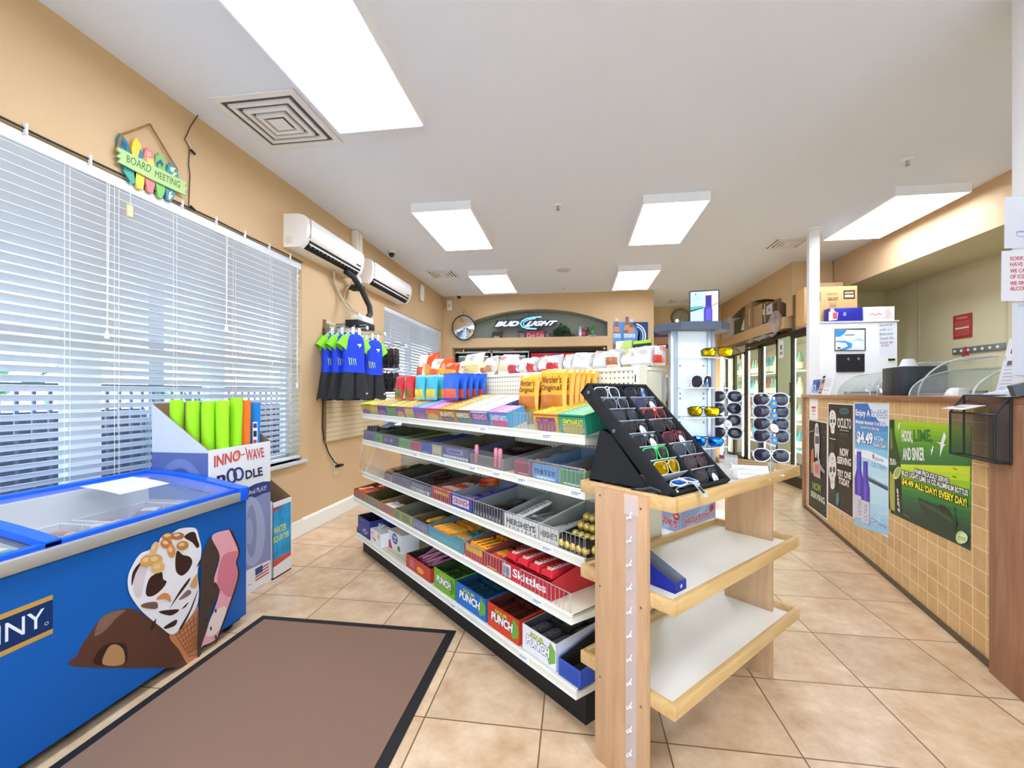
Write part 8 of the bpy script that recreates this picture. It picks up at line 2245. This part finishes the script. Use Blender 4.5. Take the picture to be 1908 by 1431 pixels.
qtext(p, 'Coca', (225, 790), (345, 788), (355, 718), (235, 715), K('#f4eeee'), 0.02, 0.3); qtext(p, 'Cola', (350, 790), (485, 785), (490, 712), (362, 715), K('#f4eeee'), 0.02, 0.3); p.rect(580, 758, 665, 766, K('#f0c8c8')); p.rect(65, 742, 170, 746, K('#e88a8a'))
m.build('red_header', t)
m = MB(); m.box(0.04, 1.36, -0.02, 0.0, 0.1, 1.8, C('#2a2a2c', 0.15)); m.build('door', t)
for k, (x0_, x1_) in enumerate([(0.2, 0.85), (0.62, 1.12)]):
    t = thing('cooler_lid_strip', 'thin grey strip lying on top of the black double cooler' if k == 0 else 'upper thin grey strip on top of the black double cooler', 'strip', BACK @ T(-2.3, 0.3, 2.112 + k * 0.022))
    m = MB(); m.box(x0_, x1_, 0, 0.3, 0, 0.02, C('#9aa09c', 0.4)); m.build('strip', t)
    m = MB(); m.box(x0_, x1_, -0.004, 0.0, 0.0, 0.02, C('#c4cac6', 0.3)); m.build('edge', t)
# hall
t = thing('wall_clock', 'round wooden-rimmed wall clock at the end of the hall', 'clock', T(2.221, 9.75, 2.905))
m = MB(); m.lathe([(0.155, 0.03), (0.165, 0.042), (0.19, 0.045), (0.2, 0.03), (0.2, 0.0)], C('#8a7452', 0.4), 40, (0, 0, 0), Matrix.Rotation(R(90), 3, 'X')); m.build('rim', t)
m = MB(); m.lathe([(0.0005, 0.022), (0.16, 0.022)], C('#a8a288', 0.5), 40, (0, 0, 0), Matrix.Rotation(R(90), 3, 'X'))
p = m.pic((0, -0.0225, 0), (1, 0, 0), (0, 0, 1))
for h_ in range(1, 13):
    a = R(90 - h_ * 30); s_ = str(h_); p.text(s_, 0.125 * math.cos(a) - 0.008 * len(s_), 0.125 * math.sin(a) - 0.011, 0.016 * len(s_), 0.024, K('#4a4436'))
p.ring(0, 0, 0.09, 0.09, 0.004, K('#8a846c')); m.build('dial', t)
m = MB(); p = m.pic((0, -0.025, 0), (1, 0, 0), (0, 0, 1)); p.line([(0, 0), (0.03, 0.06)], 0.009, K('#3a3428')); p.line([(0, 0), (-0.06, -0.09)], 0.006, K('#3a3428')); m.build('hands', t)
t = thing('hall_poster', 'tall poster with a blue top and orange food picture on the hall wall', 'poster', T(1.62, 9.75, 1.3))
m = MB(); m.box(0, 0.42, -0.01, 0, 0, 1.37, K('#efd9a8')); p = m.pic((0, -0.0106, 0), (1, 0, 0), (0, 0, 1)); p.rect(0, 1.2, 0.42, 1.37, K('#4a5684')); p.rect(0, 0.95, 0.42, 1.2, K('#c89a72')); p.ell(0.28, 1.0, 0.22, 0.05, K('#8a3a1c')); p.rect(0, 0.6, 0.42, 0.94, K('#e8b04a')); p.ell(0.2, 0.8, 0.2, 0.1, K('#f0c050')); m.build('sheet', t)
m = MB(); m.box(-0.01, 0.43, -0.008, 0, -0.01, 1.38, K('#c8a878')); m.build('frame', t)
def card(xa, xb, za, zb, y, col, label, paint):
    t = thing('shelf_card', label, 'sign', GON @ T(xa, y, za))
    m = MB(); w_, h_ = xb - xa, zb - za; m.box(0, w_, 0, 0.004, 0, h_, col); paint(m.pic((0, -0.0006, 0), (1, 0, 0), (0, 0, 1)), w_, h_); m.build('card', t)
    m = MB(); m.box(0.0, w_, 0.004, 0.05, 0, 0.004, col); m.build('foot', t)
card(2.20, 2.295, 1.4215, 1.562, 0.50, K('#b8c86a'), 'green card with a grey curve standing among the snack bags', lambda p, w, h: (p.poly([(0, 0), (w, 0), (w, h * .5), (w * .4, h * .3)], K('#7d8074')), p.poly([(0, h), (w * .5, h), (0, h * .4)], K('#e2e4cc'))))
card(2.297, 2.40, 1.4215, 1.556, 0.51, K('#a3d02c'), 'lime green card with a black band among the snack bags', lambda p, w, h: (p.rect(0, h * .5, w, h * .88, K('#26282a')), p.text("DAILY'S", w * .14, h * .58, w * .74, h * .2, WHITE, 0.03)))

# ================================================================== COOLER WALL
FRM = C('#2c2620', 0.4)
BW_ = C('#e8e4d0', 0.5)
cw = thing('walk_in_cooler', 'bank of tall glass cooler doors with dark frames along the far wall', 'cooler', WALL_R)
m = MB()
m.box(-9.62, -6.80, 0.75, 0.8, 0.0, 2.16, BW_); m.box(-9.65, -9.60, 0.02, 0.8, 0, 2.16, BW_); m.box(-9.62, -6.80, 0.02, 0.8, 2.13, 2.16, C('#cfc8b4', 0.5)); m.box(-9.62, -6.8, 0.0, 0.8, 0, 0.1, FRM)
m.box(-6.79, -5.95, 0.47, 0.49, 0, 2.16, BW_); m.box(-5.97, -5.93, 0.02, 0.49, 0, 2.16, BW_); m.box(-6.79, -5.93, 0.0, 0.49, 2.13, 2.18, C('#6a6254', 0.4)); m.box(-6.79, -5.93, 0.0, 0.49, 0, 0.1, FRM)
m.build('cabinet', cw)
m = MB(); m.box(-9.5, -8.36, -0.03, 0.02, 2.04, 2.16, C('#b9ad98', 0.4), 0.004); m.box(-8.36, -5.93, -0.02, 0.02, 2.10, 2.17, FRM, 0.003); m.build('header', cw)
doors = [(-9.40, -8.92, 2.03), (-8.90, -8.37, 2.06), (-8.35, -7.74, 2.09), (-7.70, -7.09, 2.10), (-6.68, -5.98, 2.11)]
for a, b, zt in doors:
    m = MB(); f_ = 0.045
    m.box(a, a + f_, -0.025, 0.015, 0.1, zt, FRM); m.box(b - f_, b, -0.025, 0.015, 0.1, zt, FRM); m.box(a, b, -0.025, 0.015, 0.1, 0.16, FRM); m.box(a, b, -0.025, 0.015, zt - 0.05, zt, FRM)
    d = m.build('door', cw)
    m = MB(); m.box(a + f_, b - f_, -0.006, 0.002, 0.16, zt - 0.05, glass('#f6f7f0', 0.10, 0.02)); m.build('door_glass', d)
    m = MB(); x = a + 0.07; m.tube([(x, -0.025, 1.17), (x, -0.065, 1.18), (x, -0.065, 1.45), (x, -0.025, 1.46)], 0.008, C('#1c1a18', 0.3), 8); m.build('handle', d)
m = MB(); m.box(-7.07, -6.71, -0.03, 0.01, 0.1, 2.11, C('#b9c49a', 0.4), 0.003); d = m.build('green_door', cw)
m = MB(); p = m.pic((-7.03, -0.031, 1.82), (1, 0, 0), (0, 0, 1)); p.rect(0, 0, 0.15, 0.26, WHITE); p.rect(0.05, 0.12, 0.1, 0.19, K('#55585c')); p.rect(0.03, 0.05, 0.12, 0.09, K('#9a9ca0')); m.build('door_notice', d)
m = MB()
for xx in (-9.37, -8.64, -8.36, -7.72, -7.1, -6.72, -6.28): m.box(xx, xx + 0.022, 0.03, 0.05, 0.15, 2.08, glow('#fbfff4', 12.0))
m.build('light_strip', cw)
for z in (0.45, 0.85, 1.25, 1.62):
    m = MB(); m.box(-9.58, -6.82, 0.14, 0.74, z, z + 0.012, C('#e4e2d8', 0.4)); m.box(-6.77, -5.98, 0.14, 0.46, z, z + 0.012, C('#e4e2d8', 0.4)); m.build('shelf', cw)
rc = random.Random(5)
groupc = 'bottles behind the glass cooler doors'
proto = {}
for z in (0.462, 0.862, 1.262, 1.632):
    x = -9.5
    while x < -6.05:
        if -6.95 < x < -6.72: x = -6.72; continue
        c_, lab, nm = [('#e8902c', 'orange', 'amber'), ('#3fa6b8', 'teal', 'teal'), ('#d8d2be', 'pale', 'pale'), ('#b8603a', 'rust', 'rust coloured'), ('#7fb0a0', 'sea', 'sea green')][int((x * 3.1 + z * 7) % 5)]
        M = WALL_R @ T(x, 0.26, z)
        if lab in proto: dup(proto[lab], M)
        else:
            tt = thing('cooler_bottle', '%s drink bottle on the shelves behind the glass cooler doors' % nm, 'bottle', M, nm + ' ' + groupc)
            m = MB(); m.lathe([(0.0005, 0), (0.04, 0.0), (0.042, 0.17), (0.02, 0.24), (0.016, 0.28), (0.0005, 0.28)], C(c_, 0.25), 12); m.build('shell', tt)
            m = MB(); m.lathe([(0.0425, 0.04), (0.0425, 0.13)], C('#efe9da', 0.4), 12); m.build('wrap_label', tt)
            proto[lab] = tt
        x += 0.13
# boxes along the ledge
LZ = 2.401
TAN, TAN2, DARK = C('#a98a66', 0.75), C('#bf9a6e', 0.75), C('#6e5a44', 0.75)
WB = lambda x, y, z=LZ, rz=0: WALL_R @ T(x, y, z, rz)
carton(WB(-9.60, -0.02), 0.5, 0.3, 0.40, C('#d8d3c8', 0.6), 'white carton at the far end of the cooler ledge', lambda p, w, h: (p.rect(0.04, 0.24, 0.46, 0.27, K('#a8a8ac')), p.rect(0.06, 0.06, 0.42, 0.18, K('#c0beb8'))))
carton(WB(-9.06, 0.03), 0.34, 0.3, 0.30, DARK, 'dark brown carton beside the white one on the cooler ledge')
carton(WB(-8.85, 0.09), 0.5, 0.28, 0.46, C('#9a7e5c', 0.75), 'tan carton standing behind the green-patched one on the cooler ledge', lambda p, w, h: p.rect(0.1, 0.3, 0.3, 0.42, K('#7a6446')))
carton(WB(-8.71, -0.04), 0.38, 0.10, 0.26, C('#4f5a48', 0.7), 'dark green carton with a white corner label on the cooler ledge', lambda p, w, h: p.poly([(0.2, 0.05), (0.37, 0.02), (0.37, 0.25), (0.33, 0.22)], K('#e6e2d8')))
carton(WB(-8.30, -0.05), 0.30, 0.32, 0.46, TAN, 'tall upright tan carton with a white strip on the cooler ledge', lambda p, w, h: p.rect(0.2, 0.06, 0.225, 0.36, K('#efeae0')))
carton(WB(-7.97, -0.03), 0.47, 0.34, 0.36, TAN2, 'big tan carton with a dark green taped end on the cooler ledge', lambda p, w, h: (p.rect(0.36, 0, 0.47, h, K('#4c5a4e')), p.rect(0.38, 0.16, 0.43, 0.25, K('#e9efe9')), p.rect(0.43, 0.04, 0.455, 0.33, K('#dfe6e0'))))
carton(WB(-7.48, -0.03), 0.46, 0.34, 0.31, C('#7a5c44', 0.7), 'brown printed carton with a white label, nearest end of the arched ledge', lambda p, w, h: (p.poly([(0.02, 0.14), (0.23, 0.12), (0.23, 0.29), (0.02, 0.27)], K('#d8dcd6')), p.rect(0.1, 0.18, 0.15, 0.23, K('#6a8a7a')), p.rect(0.29, 0.05, 0.4, 0.26, K('#4a3428'))))
carton(WB(-6.74, 0.02, 2.181), 0.13, 0.3, 0.50, C('#7a5f44', 0.75), 'narrow brown carton on the near cooler top behind the tall tan one', None)
carton(WB(-6.60, 0.0, 2.181), 0.48, 0.34, 0.53, TAN2, 'tall tan carton on the near cooler top beside the white post', lambda p, w, h: (p.rect(0.3, 0.36, 0.4, 0.46, K('#5a4634')), p.rect(0.26, 0.22, 0.285, 0.36, K('#f0ece2')), p.rect(0.27, 0.05, 0.4, 0.1, K('#7a6248'))))
carton(WB(-6.02 - 0.06, 0.05, 2.181), 0.1, 0.3, 0.36, C('#d4ac72', 0.75), 'pale tan carton edge just behind the white post', None)
t = thing('plastic_bag', 'crumpled clear plastic bags of cups hanging off the end of the cooler ledge', 'bag', WB(-7.0, -0.09, 2.19))
m = MB(); rb = random.Random(2)
ph_ = [rb.uniform(0, 6) for _ in range(6)]
def crump(u, v, w, h, d):
    a = u * 6.283; k_ = math.sin(math.pi * min(1, max(0, v)))
    q = 1 + 0.25 * math.sin(5 * a + ph_[0] + 4 * v) + 0.18 * math.sin(9 * a + ph_[1] + 9 * v)
    return (w * 0.5 * math.cos(a) * k_ ** 0.5 * q, d * 0.5 * math.sin(a) * k_ ** 0.5 * q, h * v)
m.surf(lambda u, v: crump(u, v, 0.22, 0.34, 0.12), 26, 14, glass('#efe6e0', 0.3, 0.25)); m.build('film', t)
m = MB(); m.surf(lambda u, v: crump(u, v, 0.12, 0.2, 0.08), 20, 10, C('#d8ccc6', 0.5)); m.build('cups', t)
t = thing('plastic_bag', 'long crumpled grey plastic bag of lids lying on the cooler header', 'bag', WB(-7.72, 0.005, 2.172))
m = MB()
def crump2(u, v):
    x_ = -0.6 + 1.2 * v; a = u * 6.283; q = (1 - abs(2 * v - 1) ** 6) * (1 + 0.3 * math.sin(30 * v + ph_[2]) + 0.25 * math.sin(4 * a + 17 * v))
    return (x_, -0.015 + 0.05 * math.cos(a) * q, 0.03 + 0.03 * math.sin(a) * q)
m.surf(crump2, 14, 50, C('#a8aca6', 0.25, 0.2)); m.build('film', t)
m = MB(); m.cyl((-0.5, -0.01, 0.028), (0.5, -0.01, 0.028), 0.018, C('#cfd2cc', 0.4), 10); m.build('lids', t)
